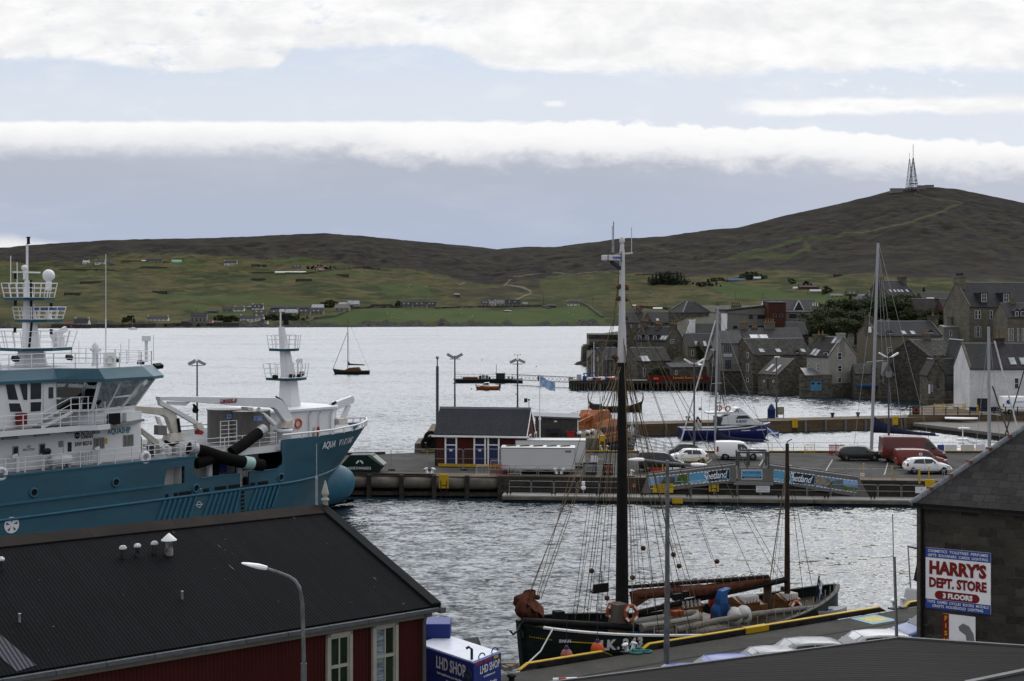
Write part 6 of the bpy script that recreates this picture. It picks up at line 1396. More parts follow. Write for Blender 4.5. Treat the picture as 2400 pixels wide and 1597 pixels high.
 mb=MB();fx=fr.y(2,850,-3.6).x-1.9;mb.loft([[(fx+sx*2.6,-2.6+sy*1.5,9.14)for sx,sy in((-1,-1),(1,-1),(1,1),(-1,1))],[(fx+sx*1.6,-2.6+sy*1.1,14.3)for sx,sy in((-1,-1),(1,-1),(1,1),(-1,1))]],smooth=False);f=mb.b('funnel',wh,t);mb=MB();mb.box(fx-2.3,-4.1,12.55,fx+2.2,-1.1,12.75);mb.b('funnel_band',teal_d,f)
 pr,pl=fr.y(660,1058,-5.6),fr.y(480,1045,-5.6)
 mb=MB();mb.prism([(-17.6,-5.6),(-10.7,-5.6),(-10.7,5.6),(-17.6,5.6)],'z',6.0,6.5);mb.b('working_platform',wh,t);mb=MB();mb.box(-17.5,-5.5,6.5,-10.7,5.5,6.52);mb.b('platform_floor',deckm,t)
 rail([(-17.6,-5.5,6.5),(-10.9,-5.5,6.5)],.95)
 mb=MB()
 for x in(-17,-14.2):mb.tube([(x,-5.1,3.6),(x,-5.1,6.0)],.22,10)
 mb.b('platform_column',wh,t)
 mb=MB();mb.box(-17.6,-3.4,3.6,-10.9,-3.3,6.0);mb.b('inner_bulkhead',wh,t);mb=MB();mb.box(-12.1,-3.46,3.7,-11.2,-3.4,5.7);d=mb.b('bulkhead_door',wh,t);mb=MB();mb.box(-11.9,-3.5,4.9,-11.7,-3.46,5.05);mb.b('door_sign',red,d)
 for x0,x1 in((-16.2,-15.7),(-13.9,-13.5)):mb=MB();mb.box(x0,-4.6,3.6,x1,-4.2,6.4);mb.b('dark_post',black,t);mb=MB();mb.box(x1+.05,-4.6,4.7,x1+.7,-4.45,6.0);mb.b('blue_cabinet',M('deep blue cabinet',(.015,.03,.14),.5),t)
 for k in range(14):
  x=ru(-18.3,-13);y=ru(-5.2,-3.7);s=ru(.3,.7);mb=MB()
  if k%2:mb.lathe((x,y,3.6),[(s*.5,0),(s*.5,s),(s*.3,s*1.2)],10)
  else:mb.cbox((x,y,3.6+s*.7),s,s*.8,s*1.4)
  mb.b('deck_machinery',[galv,darkm,rust][k%3],t,bevel=.02)
 for u0,u1,v0,v1,yy in((492,561,963,1027,-1.0),(550,625,967,1030,-2.9)):
  a,b=fr.y(u0,v0,yy),fr.y(u1,v1,yy);r=(b.x-a.x)/2*.92;cx=(a.x+b.x)/2;mb=MB();mb.lathe((cx,yy,6.52),[(r,0),(r,a.z-6.55),(r*1.03,a.z-6.52),(r*1.03,a.z-6.45),(r*.92,a.z-6.45)],28);k=mb.b('deck_tank',tankm,t)
  for ang in(-1.9,-.7):x,y=cx+cos(ang)*(r+.01),yy+sin(ang)*(r+.01);mb=MB();mb.cbox((x,y,a.z-.45),.75,.03,.36,MR(ang+PI/2,3,'Z'));mb.b('tank_placard',M('blue white placard',(.14,.19,.36),.5,var=.9,scale=9),k)
 rail([(-14.6,-3.4,6.52),(-13.2,-3.6,6.52)],1.9,'tank_ladder',6,.5)
 mb=MB();mb.prism([(-10.4,-3.0),(-2.6,-3.0),(-1.4,-2.0),(-1.4,2.0),(-2.6,3.0),(-10.4,3.0)],'z',6.1,8.7);mb.b('fore_house',wh,t);mb=MB();mb.prism([(-10.6,-3.25),(-2.4,-3.25),(-1.1,-2.1),(-1.1,2.1),(-2.4,3.25),(-10.6,3.25)],'z',8.7,8.88);mb.b('fore_house_roof',wh,t)
 for x in(-5.2,-4.2,-2.9):mb=MB();mb.tube([(x,-3.1,6.2),(x,-3.1,8.3),(x+.2,-3.1,8.5)],.13 if x<-5 else .06,8);mb.b('vertical_pipe',wh,t)
 c=fr.y(745,1003,-3.2);mb=MB();mb.lathe((c.x,-3.25,6.5),[(.13,0),(.13,.7),(.05,.85)],10);mb.b('fire_bottle',red,t);mb=MB();mb.lathe((c.x-.35,-3.25,6.5),[(.13,0),(.13,.7),(.05,.85)],10);mb.b('gas_bottle',rust,t)
 FX=-4.6;tapered('foremast_foot',FX,0,8.88,11.4,.85,.75,.6,.55,-.15);tapered('foremast',FX-.15,0,11.4,15.4,.55,.5,.22,.22,-.75)
 c1=fr.y(672,888,0);platform(c1.x,-.1,c1.z-.1,1.35,1.35,1.5,1.15);c2=fr.y(668,820,0);platform(c2.x,0,c2.z-.1,1.0,1.0,1.1,1.1)
 mb=MB();mb.tube([(FX-1.0,0,15.4),(FX-1.0,0,16.6)],.07,6);mb.cbox((FX-.85,0,16.75),.4,.2,.22);mb.b('fore_topmast',wh,t);mb=MB();mb.cbox((FX-.5,-.1,15.9),.3,.3,.7);mb.b('masthead_lamp',black,t)
 mb=MB();c=fr.y(698,846,-.4);mb.tube([(c.x,-.4,c1.z),(c.x,-.4,c.z-.1)],.08,6)
 for s in(-1,1):mb.lathe((c.x+s*.16,-.4,c.z),[(.08,0),(.2,-.22)],12,'y')
 mb.b('horn',wh,t)
 for u,v in((645,884),(684,882),(702,882),(708,876)):c=fr.y(u,v,-.9);mb=MB();mb.cbox((c.x,-.9,c.z),.4,.3,.3,MR(.3,3,'X'));mb.b('floodlight',black,t,bevel=.03)
 Ee=lambda*p:[(340+x/6.203,900+y/6.203)for x,y in p]
 def boom(name,pts,y,th,mat=rust,par=t):mb=MB();mb.prism([q(u,v,y)for u,v in pts],'y',y-th/2,y+th/2);return mb.b(name,mat,par,bevel=.03)
 cr=boom('crane_boom',Ee((180,185),(360,180),(1870,200),(1960,235),(2010,300),(2150,545),(2130,640),(2040,590),(1890,380),(1840,345),(1400,322),(640,262),(330,240),(185,238)),-4.2,.5,wh)
 boom('crane_jib',Ee((185,225),(330,300),(700,505),(770,560),(720,590),(330,370),(200,310)),-4.2,.32,wh);boom('crane_hook_block',Ee((705,290),(740,330),(768,380),(745,430),(710,420),(700,380),(715,340)),-4.2,.3,black)
 boom('crane_jib_ram',Ee((320,255),(570,265),(650,262),(580,320),(330,300)),-4.2,.22,wh);boom('crane_winch',Ee((1440,335),(1530,340),(1520,395),(1450,390)),-4.2,.8,rust)
 boom('jib_end_frame',Ee((720,560),(790,560),(835,640),(790,680),(735,650)),-4.2,.5,rust);boom('jib_end_motor',Ee((745,675),(800,675),(830,700),(800,740),(750,735)),-4.2,.5,red)
 mb=MB();a,b=fr.y(*Ee((1640,370))[0],-4.2),fr.y(*Ee((1880,590))[0],-4.2);mb.tube([(a.x,-4.2,a.z),(b.x,-4.2,b.z)],.19,10);mb.b('crane_ram',wh,t)
 drl=M('dark red lettering',(.2,.01,.015),.5);e0,e1,e2,e3=Ee((1085,238),(1340,248),(1097,262),(1328,275));lett('maker_lettering',*e0,*e1,'Z-MARINE AS',.34,drl,.004,-4.47,.2);lett('web_lettering',*e2,*e3,'www.z-marine.no',.2,drl,.004,-4.47)
 mb=MB();pts=[fr.y(*p,-4.2)for p in Ee((1900,195),(1990,250),(2080,400),(2140,540),(2145,640))];mb.tube([(p.x,-4.2,p.z+.06)for p in pts],.07,6);mb.b('crane_hose',black,t)
 c=fr.y(*Ee((2010,800))[0],-4.2);mb=MB();mb.lathe((c.x,-4.2,5.9),[(.62,0),(.62,1.4),(.72,1.42),(.72,1.62),(.55,1.64)],20);mb.b('crane_pedestal',wh,t);boom('crane_king_post',Ee((1960,640),(2010,540),(2090,510),(2100,640)),-4.2,.9,rust)
 boom('aft_crane_boom',Ee((-200,320),(0,330),(260,350),(360,375),(430,450),(510,720),(470,770),(390,745),(300,490),(230,455),(0,430),(-200,400)),-4.0,.5,rust);boom('aft_crane_ram',Ee((150,470),(200,490),(250,600),(190,590)),-4.0,.25,wh)
 boom('aft_crane_base',Ee((330,720),(510,700),(520,830),(290,840)),-4.0,.9,rust);c=fr.y(*Ee((430,850))[0],-4.0);mb=MB();mb.lathe((c.x,-4.0,4.0),[(.5,0),(.5,3.0),(.6,3.05)],16);mb.b('aft_crane_pedestal',wh,t)
 boom('control_box',Ee((160,600),(290,605),(295,750),(155,740)),-4.6,.5,tankm);boom('folded_jib',Ee((-60,640),(0,690),(190,830),(190,900),(140,895),(0,770),(-60,720)),-4.0,.3,rust)
 mb=MB();pts=[fr.y(*p,-4.0)for p in Ee((440,500),(470,720),(440,850),(350,885),(250,830))];mb.tube([(p.x,-4.3,p.z)for p in pts],.12,6);mb.b('hose_loop',black,t)
 C4=lambda*p:[(350+x/4.285,900+y/4.285)for x,y in p]
 boom('bow_crane_arm',C4((1800,235),(1830,180),(1870,178),(2030,118),(2047,150),(2040,190),(1900,250),(1865,270),(1862,420),(1805,425)),-1.8,.4,wh);boom('bow_crane_ram',C4((1985,205),(2020,215),(1950,370),(1995,395),(1915,395),(1925,340)),-1.8,.3,wh)
 mb=MB();pts=[fr.y(*p,-2.05)for p in C4((1870,185),(1840,200),(1830,260),(1828,380))];mb.tube([(p.x,-2.08,p.z)for p in pts],.12,6);mb.b('bow_crane_hose',black,t);boom('bow_winch',C4((1870,350),(1960,340),(1960,400),(1870,410)),-2.2,.8,rust)
 def hose(pts,y,r,nm='suction_hose'):
  P_=[fr.y(u,v,yy)for(u,v),yy in zip(pts,y)];mb=MB();mb.tube(P_,r,14);h=mb.b(nm,M('black corrugated hose',(.006,.006,.006),.9,bump=.4,bscale=14,spec=.06),t);return h,P_
 h,p=hose(Ee((700,955),(860,985),(1080,1060),(1280,1110),(1480,1150),(1700,1185)),(-5.6,-5.8,-6.1,-6.2,-6.2,-6.1),.46)
 for s,e,mt in((0,.06,galv),(.74,.86,M('pale green wrap',(.28,.42,.40),.6))):
  k=len(p)-1;f0,f1=s*k,e*k;g=lambda f:p[int(min(f,k-.001))].lerp(p[int(min(f,k-.001))+1],min(f,k-.001)%1);mb=MB();mb.tube([g(f0)-(p[1]-p[0]).normalized()*(.35 if s==0 else 0),g(f1)],.5,14);mb.b('hose_coupling',mt,h)
 mb=MB();e0=p[0]-(p[1]-p[0]).normalized()*.36;mb.tube([e0,e0+(p[1]-p[0]).normalized()*.02],.42,14);mb.b('hose_mouth',black,h)
 h,p=hose(Ee((1690,690),(1560,780),(1420,890),(1250,1000)),(-5.4,-5.6,-5.8,-5.9),.42);mb=MB();d=(p[1]-p[0]).normalized();mb.tube([p[0]-d*.3,p[0]+d*.35],.46,14);mb.b('hose_coupling',galv,h)
 hose(Ee((740,1160),(900,1110),(1080,1050)),(-5.9,-6.0,-5.8),.4,'suction_hose')
 for i in range(16):
  x=-19.3-ru(0,3);y=ru(-5,-1);z=6.4;mb=MB();s=ru(.25,.6);mb.cbox((x,y,z+s),s,s,s*2)if i%2 else mb.lathe((x,y,z),[(s*.4,0),(s*.4,s*1.6),(s*.2,s*2)],9);mb.b('deck_fitting',[rust,darkm,galv,wh][i%4],t)
 mb=MB();mb.box(-22.5,-5.5,6.2,-18.8,5.5,6.4);mb.b('mid_deck',deckm,t)
 rail([(-18.9,-5.9,6.4),(-18.9,-3,6.4)],1.0)
 c=fr.y(698,993,-3.1);mb=MB();mb.torus((0,0,0),.33,.085,MR(PI/2,3,'X'));b=mb.b('lifebuoy',orange,label='orange lifebuoy hanging on the white house behind the teal bow',cat='lifebuoy',group='orange lifebuoys');b.location=fr.m@Vector((c.x,-3.15,c.z));b.rotation_euler=(0,0,fr.rz)
ship()
# SAILING DRIFTER
def swan():
 fr=Fr((.37,62.9,0),math.atan2(.53,.848));Ls=19.5
 t=thing('sailing_ship','old two masted black green sailing drifter with furled brown sails at the quay','sailing ship',(.37,62.9,0),fr.rz)
 hullm=M('black green hull planks',(.010,.016,.014),.5,var=.3,scale=1.5,stretch=(.2,1,5));spar=M('black tarred spar',(.009,.008,.0075),.8,var=.3,bump=.2);mastw=M('white painted mast',(.42,.42,.43),.5,var=.12,scale=1.5,stain=.35,stretch=(1,1,.3))
 sailm=M('brown tanned sail',(.085,.030,.018),.95,var=.35,scale=3,bump=.6,bscale=7);wood=M('varnished wood',(.12,.055,.020),.5,var=.3,scale=3,stretch=(1,1,4));cover=M('grey canvas',(.16,.145,.125),.95,var=.2,scale=3,bump=.5,bscale=6);bluep=M('bright blue paint',(.025,.09,.25),.5,var=.1,stain=.25)
 blockm=M('varnished block',(.06,.028,.012),.6,var=.2);yl=M('yellow line',(.42,.30,.02),.5)
 px=lambda u,v,y=0:fr.y(u,v,y)
 zs=lambda x:2.95-1.12*min(x/9,1)**.95+(max(x-10,0)/9.5)**2*.8
 def hb(x,z):
  f=x/Ls;top=2.75*(1-(1-min(f/.34,1))**2.3)**.62*(1-max(0,(f-.5)/.5)**2.3)**.75;k=min(1,max(.0,(z+.9)/(1.9+(.9 if f<.15 else 0))));low=.70+.30*k
  if f<.12:low=.45+.55*k
  if f>.85:low=.3+.7*k**1.3
  return max(top*low,.05)
 xs=[0,.1,.3,.6,1,1.6,2.4,3.4,4.6,6,7.5,9,10.5,12,13.5,15,16.3,17.4,18.3,18.9,19.3,19.5]
 def strip(name,levels,mat,off=.0,par=t):
  mb=MB();n=len(xs)
  for sg in(-1,1):
   vs=[]
   for lv in levels:
    for x in xs:
     z=lv if lv<.6 else .55+(zs(x)-.55)*(lv-.6)/1.0
     rake=-.22+.22*min(z/2.9,1)if x<.05 else 0
     vs.append((x-rake*0+(.35*(1-min(max(z,0)/2.9,1))*max(0,1-x/1.2)),sg*(hb(x,z)+off),z))
   mb.add(vs,[(i*n+j,i*n+j+1,(i+1)*n+j+1,(i+1)*n+j)for i in range(len(levels)-1)for j in range(n-1)],True)
  return mb.b(name,mat,par)
 hull=strip('hull',[.52,.6,.8,1.0,1.2,1.4,1.6],hullm);strip('white_boot',[-.8,-.3,.1,.52],M('rust streaked white boot',(.50,.49,.46),.6,var=.2,scale=1.2,stain=.4,stretch=(1,1,.2)))
 mb=MB();mb.prism([(x,-hb(x,1.2)*.97)for x in xs]+[(x,hb(x,1.2)*.97)for x in xs[::-1]],'z',.9,1.0);mb.b('deck',M('scrubbed deck',(.10,.085,.06),.8,var=.2,stretch=(.3,6,1)),t)
 mb=MB();q_=[x for x in xs if x>11.5];mb.loft([[(x,-hb(x,2)*.96,.9),(x,-hb(x,2)*.96,zs(x)-.45),(x,hb(x,2)*.96,zs(x)-.45),(x,hb(x,2)*.96,.9)]for x in q_],smooth=False);mb.b('quarter_deck',M('dark quarter deck',(.035,.028,.02),.8),t)
 mb=MB()
 for sg in(-1,1):
  for a,b in zip(xs[1:],xs[2:]):mb.beam((a,sg*(hb(a,zs(a))-.02),zs(a)+.03),(b,sg*(hb(b,zs(b))-.02),zs(b)+.03),.22,.07)
 mb.b('cap_rail',M('two tone cap rail',(.02,.019,.017),.6),t);mb=MB();[mb.beam((a,-(hb(a,zs(a))-.02),zs(a)+.04),(b,-(hb(b,zs(b))-.02),zs(b)+.04),.23,.075)for a,b in zip(xs[3:12],xs[4:13])];mb.b('white_cap_rail',offwhite,t)
 def xat(u):
  return min([k*.02 for k in range(800)],key=lambda x:abs((lambda w:U0+F*w.x/w.y-u)(fr.m@Vector((x,-hb(x,2),2)))))
 for lv,m,x0,x1 in((1.40,yl,xat(1236),xat(1291)),(1.40,yl,xat(1338),xat(1398)),(1.2,hullm,.6,9),(1.05,hullm,.6,9)):
  mb=MB();n=12
  for k in range(n):
   a,b=x0+(x1-x0)*k/n,x0+(x1-x0)*(k+1)/n;z=lambda x:.55+(zs(x)-.55)*(lv-.6)
   mb.beam((a+.2*(a<1),-hb(a,z(a))-.015,z(a)),(b,-hb(b,z(b))-.015,z(b)),.03,.045 if m is yl else .07)
  mb.b('gold_line' if m is yl else 'rubbing_strake',m,t)
 mb=MB();mb.beam((-.05,0,3.15),(.33,0,-.6),.22,.3);mb.b('stem_post',hullm,t)
 def lett(nm,s,x0,x1,lv,size,mat,bold=.01):
  z=.55+(zs((x0+x1)/2)-.55)*(lv-.6);n=len(s);mb=MB()
  for k,ch in enumerate(s):
   if ch==' ':continue
   a=x0+(x1-x0)*k/n;b=a+.3;p0,p1=Vector((a,-hb(a,z)-.03,z)),Vector((b,-hb(b,z)-.03,z));text_mb(mb,ch,size,face_m((p0+p1)/2,p1-p0,(0,-.15,1),.03),bold=bold)
  return mb.b(nm,mat,t)
 lett('name_lettering','SWAN',xat(1302),xat(1331),1.40,.19,frame_w);reg=lett('registration_lettering','LK.243',xat(1404),xat(1507),1.40,.62,frame_w,.03)
 def mast(nm,u,vt,vb,r0,r1,segs):
  p=fr.y(u,vb,0);q=fr.y(u,vt,0);out=[]
  zt,zb=q.z,1.0;zz=[zb]+[fr.y(u,v,0).z for v,_ in segs[1:]]+[zt]
  first=None
  for i,(v,m)in enumerate(segs):
   f0,f1=(zz[i]-zb)/(zt-zb),(zz[i+1]-zb)/(zt-zb);mb=MB();mb.tube([(p.x,0,zz[i]),(p.x,0,zz[i+1])],r0+(r1-r0)*f0,14,r0+(r1-r0)*f1);o=mb.b(nm if first is None else nm+'_upper_part',m,t if first is None else first)
   first=first or o
  return first,p.x,zt
 mm,MXx,mzt=mast('main_mast',1458,585,1440,.34,.12,[(1440,spar),(850,mastw)])
 mb=MB();mb.tube([(MXx,0,1.0),(MXx,0,1.9)],.42,14,.36);mb.b('mast_boot',spar,mm);mb=MB();z8,z9=px(1458,850).z,px(1458,775).z;mb.tube([(MXx,0,z8),(MXx,0,z9),(MXx,0,z9+.3)],.215,14,.17);mb.b('mast_sleeve',mastw,mm)
 mb=MB();mb.tube([(MXx,0,mzt),(MXx,0,mzt+.25)],.1,8);mb.ball((MXx,0,mzt+.42),.13,10,8,1.5);mb.beam((MXx-.4,0,mzt-.25),(MXx+.6,0,mzt-.15),.07);mb.tube([(MXx+.55,0,mzt-.2),(MXx+.55,0,mzt+1.05)],.02,5);mb.b('masthead_fittings',mastw,mm)
 c=px(1432,605);mb=MB();mb.cbox((c.x,0,c.z),.75,.55,.26);b=mb.b('radar_box',mastw,mm,bevel=.04);mb=MB()
 for s in(-.38,.38):mb.beam((c.x+s,-.29,c.z-.2),(c.x+s,-.29,c.z+.3),.03)
 mb.beam((c.x-.38,-.29,c.z+.17),(c.x+.38,-.29,c.z+.17),.03);mb.beam((c.x,0,c.z-.15),(MXx,0,c.z-.55),.14);mb.b('radar_bracket',darkm,b);mb=MB();text_mb(mb,'KODEN',.13,face_m((c.x+.14,-.276,c.z),(1,0,0)),bold=.006);mb.b('lettering',M('blue lettering',(.02,.05,.3),.5),b)
 for u,v in((1435,530),(1438,520)):p=px(u,v);mb=MB();mb.tube([(p.x,0,px(u,592).z),(p.x,0,p.z)],.028 if u==1438 else .018,6);mb.b('whip_aerial',galv,mm)
 zm_,MZ,mzz=mast('mizzen_mast',1845,1040,1445,.17,.09,[(1445,M('brown stained mast',(.030,.017,.011),.6,var=.3))]);mb=MB();mb.tube([(MZ,0,mzz),(MZ,0,mzz+.1),(MZ+.3,0,mzz+.2)],.03,5);mb.b('truck',darkm,zm_)
 def spar_(nm,a,b,r,m=spar,y0=0,y1=0,par=t):p,q=px(*a,y0),px(*b,y1);mb=MB();mb.tube([p,p.lerp(q,.3),p.lerp(q,.7),q],r*.8,10,r);return mb.b(nm,m,par)
 spar_('main_boom',(1490,1437),(1840,1359),.15);spar_('gaff',(1475,1376),(1800,1352),.11)
 pts=[(1478,1392,.12),(1500,1394,.22),(1540,1390,.24),(1580,1388,.27),(1640,1385,.28),(1700,1377,.25),(1750,1368,.2),(1790,1360,.15),(1805,1356,.08)]
 rings=[]
 for k,(u,v,r)in enumerate(pts):
  p=px(u,v);rings.append([(p.x,cos(a)*r*(1+.18*sin(a*5+k*2)),p.z+sin(a)*r*(1+.22*sin(a*4+k*3)))for a in[2*PI*j/20 for j in range(20)]])
 mb=MB();mb.loft(rings);s_=mb.b('furled_mainsail',sailm,t);mb=MB();p0,p1,p2=px(1480,1388),px(1520,1402),px(1484,1425);mb.add([(p0.x,-.15,p0.z),(p1.x,-.1,p1.z),(p2.x,-.12,p2.z),(p0.x,.15,p0.z),(p1.x,.1,p1.z),(p2.x,.12,p2.z)],[(0,1,2),(3,5,4),(0,3,4,1),(1,4,5,2),(2,5,3,0)]);mb.b('hanging_sail_fold',sailm,s_)
 mb=MB()
 for k in range(16):u=1495+k*19;v=1396-k*2.2;p=px(u,v);q=px(u+3,v-26+k*.8);mb.torus(((p.x+q.x)/2,0,(p.z+q.z)/2),.36-.008*k,.02,MR(PI/2,3,'Y'),14,4)
 mb.b('sail_ties',rope_m,s_)
 rings=[]
 for k,(u,v,r)in enumerate(((1262,1455,.3),(1246,1440,.5),(1234,1424,.52),(1228,1408,.42),(1238,1398,.28),(1250,1394,.1))):
  p=px(u,v);rings.append([(p.x+cos(a)*r*(1+.3*sin(a*3+k*2)),sin(a)*r*.8,p.z+.25*sin(a*4+k*1.7))for a in[2*PI*j/18 for j in range(18)]])
 mb=MB();mb.loft(rings);mb.b('furled_jib',sailm,t)
 spar_('bowsprit',(1225,1455),(1500,1472),.17,y0=-.6,y1=-.9);mb=MB()
 for u in(1215,1222,1209):p=px(u,ru(1462,1480));mb.tube([(p.x,-.1,p.z),(p.x+ru(-.25,.15),-.2,p.z-.3)],.05,5)
 p=px(1208,1477);mb.tube([(p.x+.3,-.2,p.z+.5),(p.x,-.2,p.z),(p.x-.25,-.2,p.z-.12),(p.x-.4,-.2,p.z+.05)],.05,6);mb.b('anchor',darkm,t)
 mb=MB();p=px(1309,1440);mb.cbox((p.x,0,2.2),.45,.45,2.2);mb.cbox((p.x,0,2.6),.2,1.1,.2);mb.b('windlass_bitt',spar,t,bevel=.04)
 mb=MB();p=px(1450,1440,-.6);mb.box(p.x-.32,-.9,1.0,p.x+.32,-.2,px(1450,1415,-.6).z);mb.b('mast_casing',M('weathered grey wood',(.09,.075,.06),.9,var=.3,stretch=(1,1,.2)),t)
 def house(nm,u0,u1,vt,y0,y1,m,roof=None,zb=1.0):
  a,b=px(u0,vt,y0),px(u1,vt,y0);mb=MB();mb.box(a.x,y0,zb,b.x,y1,a.z);o=mb.b(nm,m,t,bevel=.02)
  if roof:mb=MB();mb.prism([(y0-.08,a.z),(y1+.08,a.z),((y0+y1)/2,a.z+.28)],'x',a.x-.08,b.x+.08);mb.b('slatted_roof',roof,o);mb=MB();[mb.box(a.x+(b.x-a.x)*k/6,y0-.05,a.z+.02,a.x+(b.x-a.x)*k/6+.06,(y0+y1)/2,a.z+.32)for k in range(1,6)];mb.b('roof_slats',offwhite,o)
  return o
 house('companion_hatch',1592,1647,1428,-.2,1.1,wood,wood);house('companion_hatch',1738,1782,1417,-.2,1.1,wood,wood);house('wooden_locker',1782,1800,1418,-.2,.9,wood);house('steering_house',1840,1872,1409,-.2,1.0,wood,wood)
 a,b=px(1580,1478,-1.7),px(1746,1472,-1.7);mb=MB();mb.box(a.x,-1.7,.95,b.x,1.7,1.75);mb.b('cabin_trunk',bluep,t);mb=MB();mb.box(a.x-.1,-1.78,1.75,b.x+.1,1.75,1.82);mb.b('cabin_top',cover,t)
 p=px(1808,1420);mb=MB();mb.lathe((p.x,.3,1.0),[(.22,0),(.22,1.6),(.2,1.65),(.2,2.0),(.23,2.02),(.23,2.15),(.06,2.2)],14);mb.b('funnel_pipe',M('brown pipe',(.06,.035,.02),.6),t)
 rings=[]
 for k in range(15):
  f=k/14;u=1585+335*f;v=1477-52*f-8*sin(f*3);p=px(u,v,-1.9+.5*f);r=.17*(1-.25*f);rings.append([(p.x,p.y+cos(a)*r*(1+.1*sin(k*2+a*3)),p.z+sin(a)*r*(1+.12*sin(k*3+a*2)))for a in[2*PI*j/12 for j in range(12)]])
 mb=MB();mb.loft(rings);mb.b('canvas_roll',cover,t)
 p=px(1690,1455,-.6);mb=MB();mb.cbox((p.x,-.6,1.5),.6,.6,1.1);mb.lathe((p.x,-.85,px(1690,1432,-.6).z),[(.42,0),(.42,.5)],18,'y');pz=px(1690,1396,-.6).z+.25;mb.prism([(p.x-.2,2.0),(p.x+.3,2.0),(p.x+.2,pz-.15),(p.x+.4,pz+.1),(p.x-.1,pz),(p.x-.26,pz-.4)],'y',-.85,-.45)
 for k in(-.3,0,.3):mb.tube([(p.x+k,-1.0,1.1),(p.x+k,-1.0,1.9)],.08,8)
 cr=mb.b('deck_crane',bluep,t);p=px(1672,1412,.1);mb=MB();mb.lathe((p.x,.1,1.5),[(.16,0),(.14,.9),(.26,1.0),(.26,1.35),(.1,1.4)],12);mb.b('red_ventilator',red,t)
 mb=MB();pts_=[px(u,v,-.2)for u,v in((1938,1446),(1942,1425),(1948,1412),(1958,1410),(1962,1420),(1962,1440))];mb.prism([(q.x,q.z)for q in pts_],'y',-.35,.35);mb.b('stern_post',hullm,t,bevel=.06)
 p=px(1909,1420);q=px(1920,1350);mb=MB();mb.tube([(p.x,0,p.z),(q.x,0,q.z)],.04,6);fs=mb.b('ensign_staff',spar,t);vs=[];n=9
 for i in range(n+1):
  s=i/n
  for j in range(5):w=j/4;vs.append((q.x-.02+w*.30*(1-.3*s)+.06*sin(s*6+j),.06*sin(j*1.8+s*5),q.z-.15-s*1.5-w*.35))
 mb=MB();mb.add(vs,[(i*5+j,i*5+j+1,i*5+j+6,i*5+j+5)for i in range(n)for j in range(4)],True);e=mb.b('ensign',M('navy and white ensign',(.035,.06,.20),.9,var=.2),fs)
 mb=MB();mb.add([(a-.005,b-.02,c)for a,b,c in vs],[(i*5+j,i*5+j+1,i*5+j+6,i*5+j+5)for i in range(n)for j in range(4)if(j==1 or i==2)],True);mb.b('ensign_cross',white,e)
 R_=MB();D_=MB()
 def rope(nm,lines,m,r=.017):
  mb=MB()
  for(a,ya,b,yb)in lines:mb.tube([px(*a,ya),px(*b,yb)],r,4,cap=False)
  return mb.b(nm,m,t)
 rope('forestay',[((1455,850),0,(1240,1392),0)],rope_m,.022);rope('jib_halyard',[((1453,830),0,(1243,1392),0),((1450,700),0,(1258,1398),0)],rope_m);rope('inner_forestay',[((1455,860),-.1,(1262,1398),-.2),((1456,860),-.1,(1268,1404),-.3)],rope_m,.02)
 dk=M('tarred rigging',(.02,.017,.014),.8)
 for k,(ub,vb)in enumerate(((1366,1455),(1374,1457),(1395,1460),(1420,1462))):
  rope('far_shroud',[((1456,780+15*k),.1,(ub,vb),2.3)],dk,.02)
 for k,(ub,vb)in enumerate(((1485,1490),(1545,1488),(1578,1490),(1622,1492),(1655,1490))):
  rope('near_shroud',[((1461,770+14*k),-.1,(ub,vb),-2.5)],dk if k%2 else rope_m,.02)
 for k,(ut,vt,ub,vb,yy)in enumerate(((1466,690,1838,1357,0),(1466,700,1826,1360,0),(1470,690,1765,1352,0),(1468,740,1680,1332,0),(1468,745,1668,1310,0),(1467,840,1592,1340,0),(1467,845,1580,1305,0),(1466,870,1500,1372,0),(1464,850,1484,1375,-.3),(1465,860,1490,1366,-.3),(1464,880,1518,1440,-.6),(1464,880,1536,1430,-.6),(1463,870,1600,1470,-1.5),(1463,875,1640,1470,-1.5),(1463,860,1575,1350,-.4),(1462,660,1400,1440,.6),(1450,670,1352,1440,1.0),(1452,870,1408,1450,-.8),(1452,880,1380,1455,-.8),(1453,870,1348,1452,-.5),(1452,640,1342,1450,.4))):
  rope('running_rope',[((ut,vt),0,(ub,vb),yy)],rope_m if k%4 else dk,.014)
 for k,(ut,vt,ub,vb,yy)in enumerate(((1847,1085,1888,1440,-1.2),(1847,1080,1910,1410,0),(1843,1085,1800,1450,1.4),(1843,1090,1790,1455,1.2),(1843,1100,1805,1360,-.4),(1844,1120,1812,1440,-.9),(1842,1060,1500,640,0))):
  rope('mizzen_stay',[((ut,vt),0,(ub,vb),yy)],dk if k<2 else rope_m,.018 if k<5 else .012)
 for u,v,y in((1450,672,0),(1466,672,0),(1449,700,0),(1466,702,0),(1466,745,0),(1466,785,0),(1442,838,-.2),(1438,836,-.2),(1468,675,0),(1507,1285,0),(1578,1300,0),(1591,1327,0),(1680,1316,0),(1482,1354,-.3),(1386,1338,0),(1422,1402,0),(1259,1400,0),(1834,1380,0),(1615,1460,-1.6)):
  p=px(u,v,y);mb=MB();mb.lathe((p.x,p.y-.09,p.z),[(.05,0),(.12,.02),(.12,.13),(.05,.15)],10,'y');mb.b('pulley_block',blockm,t)
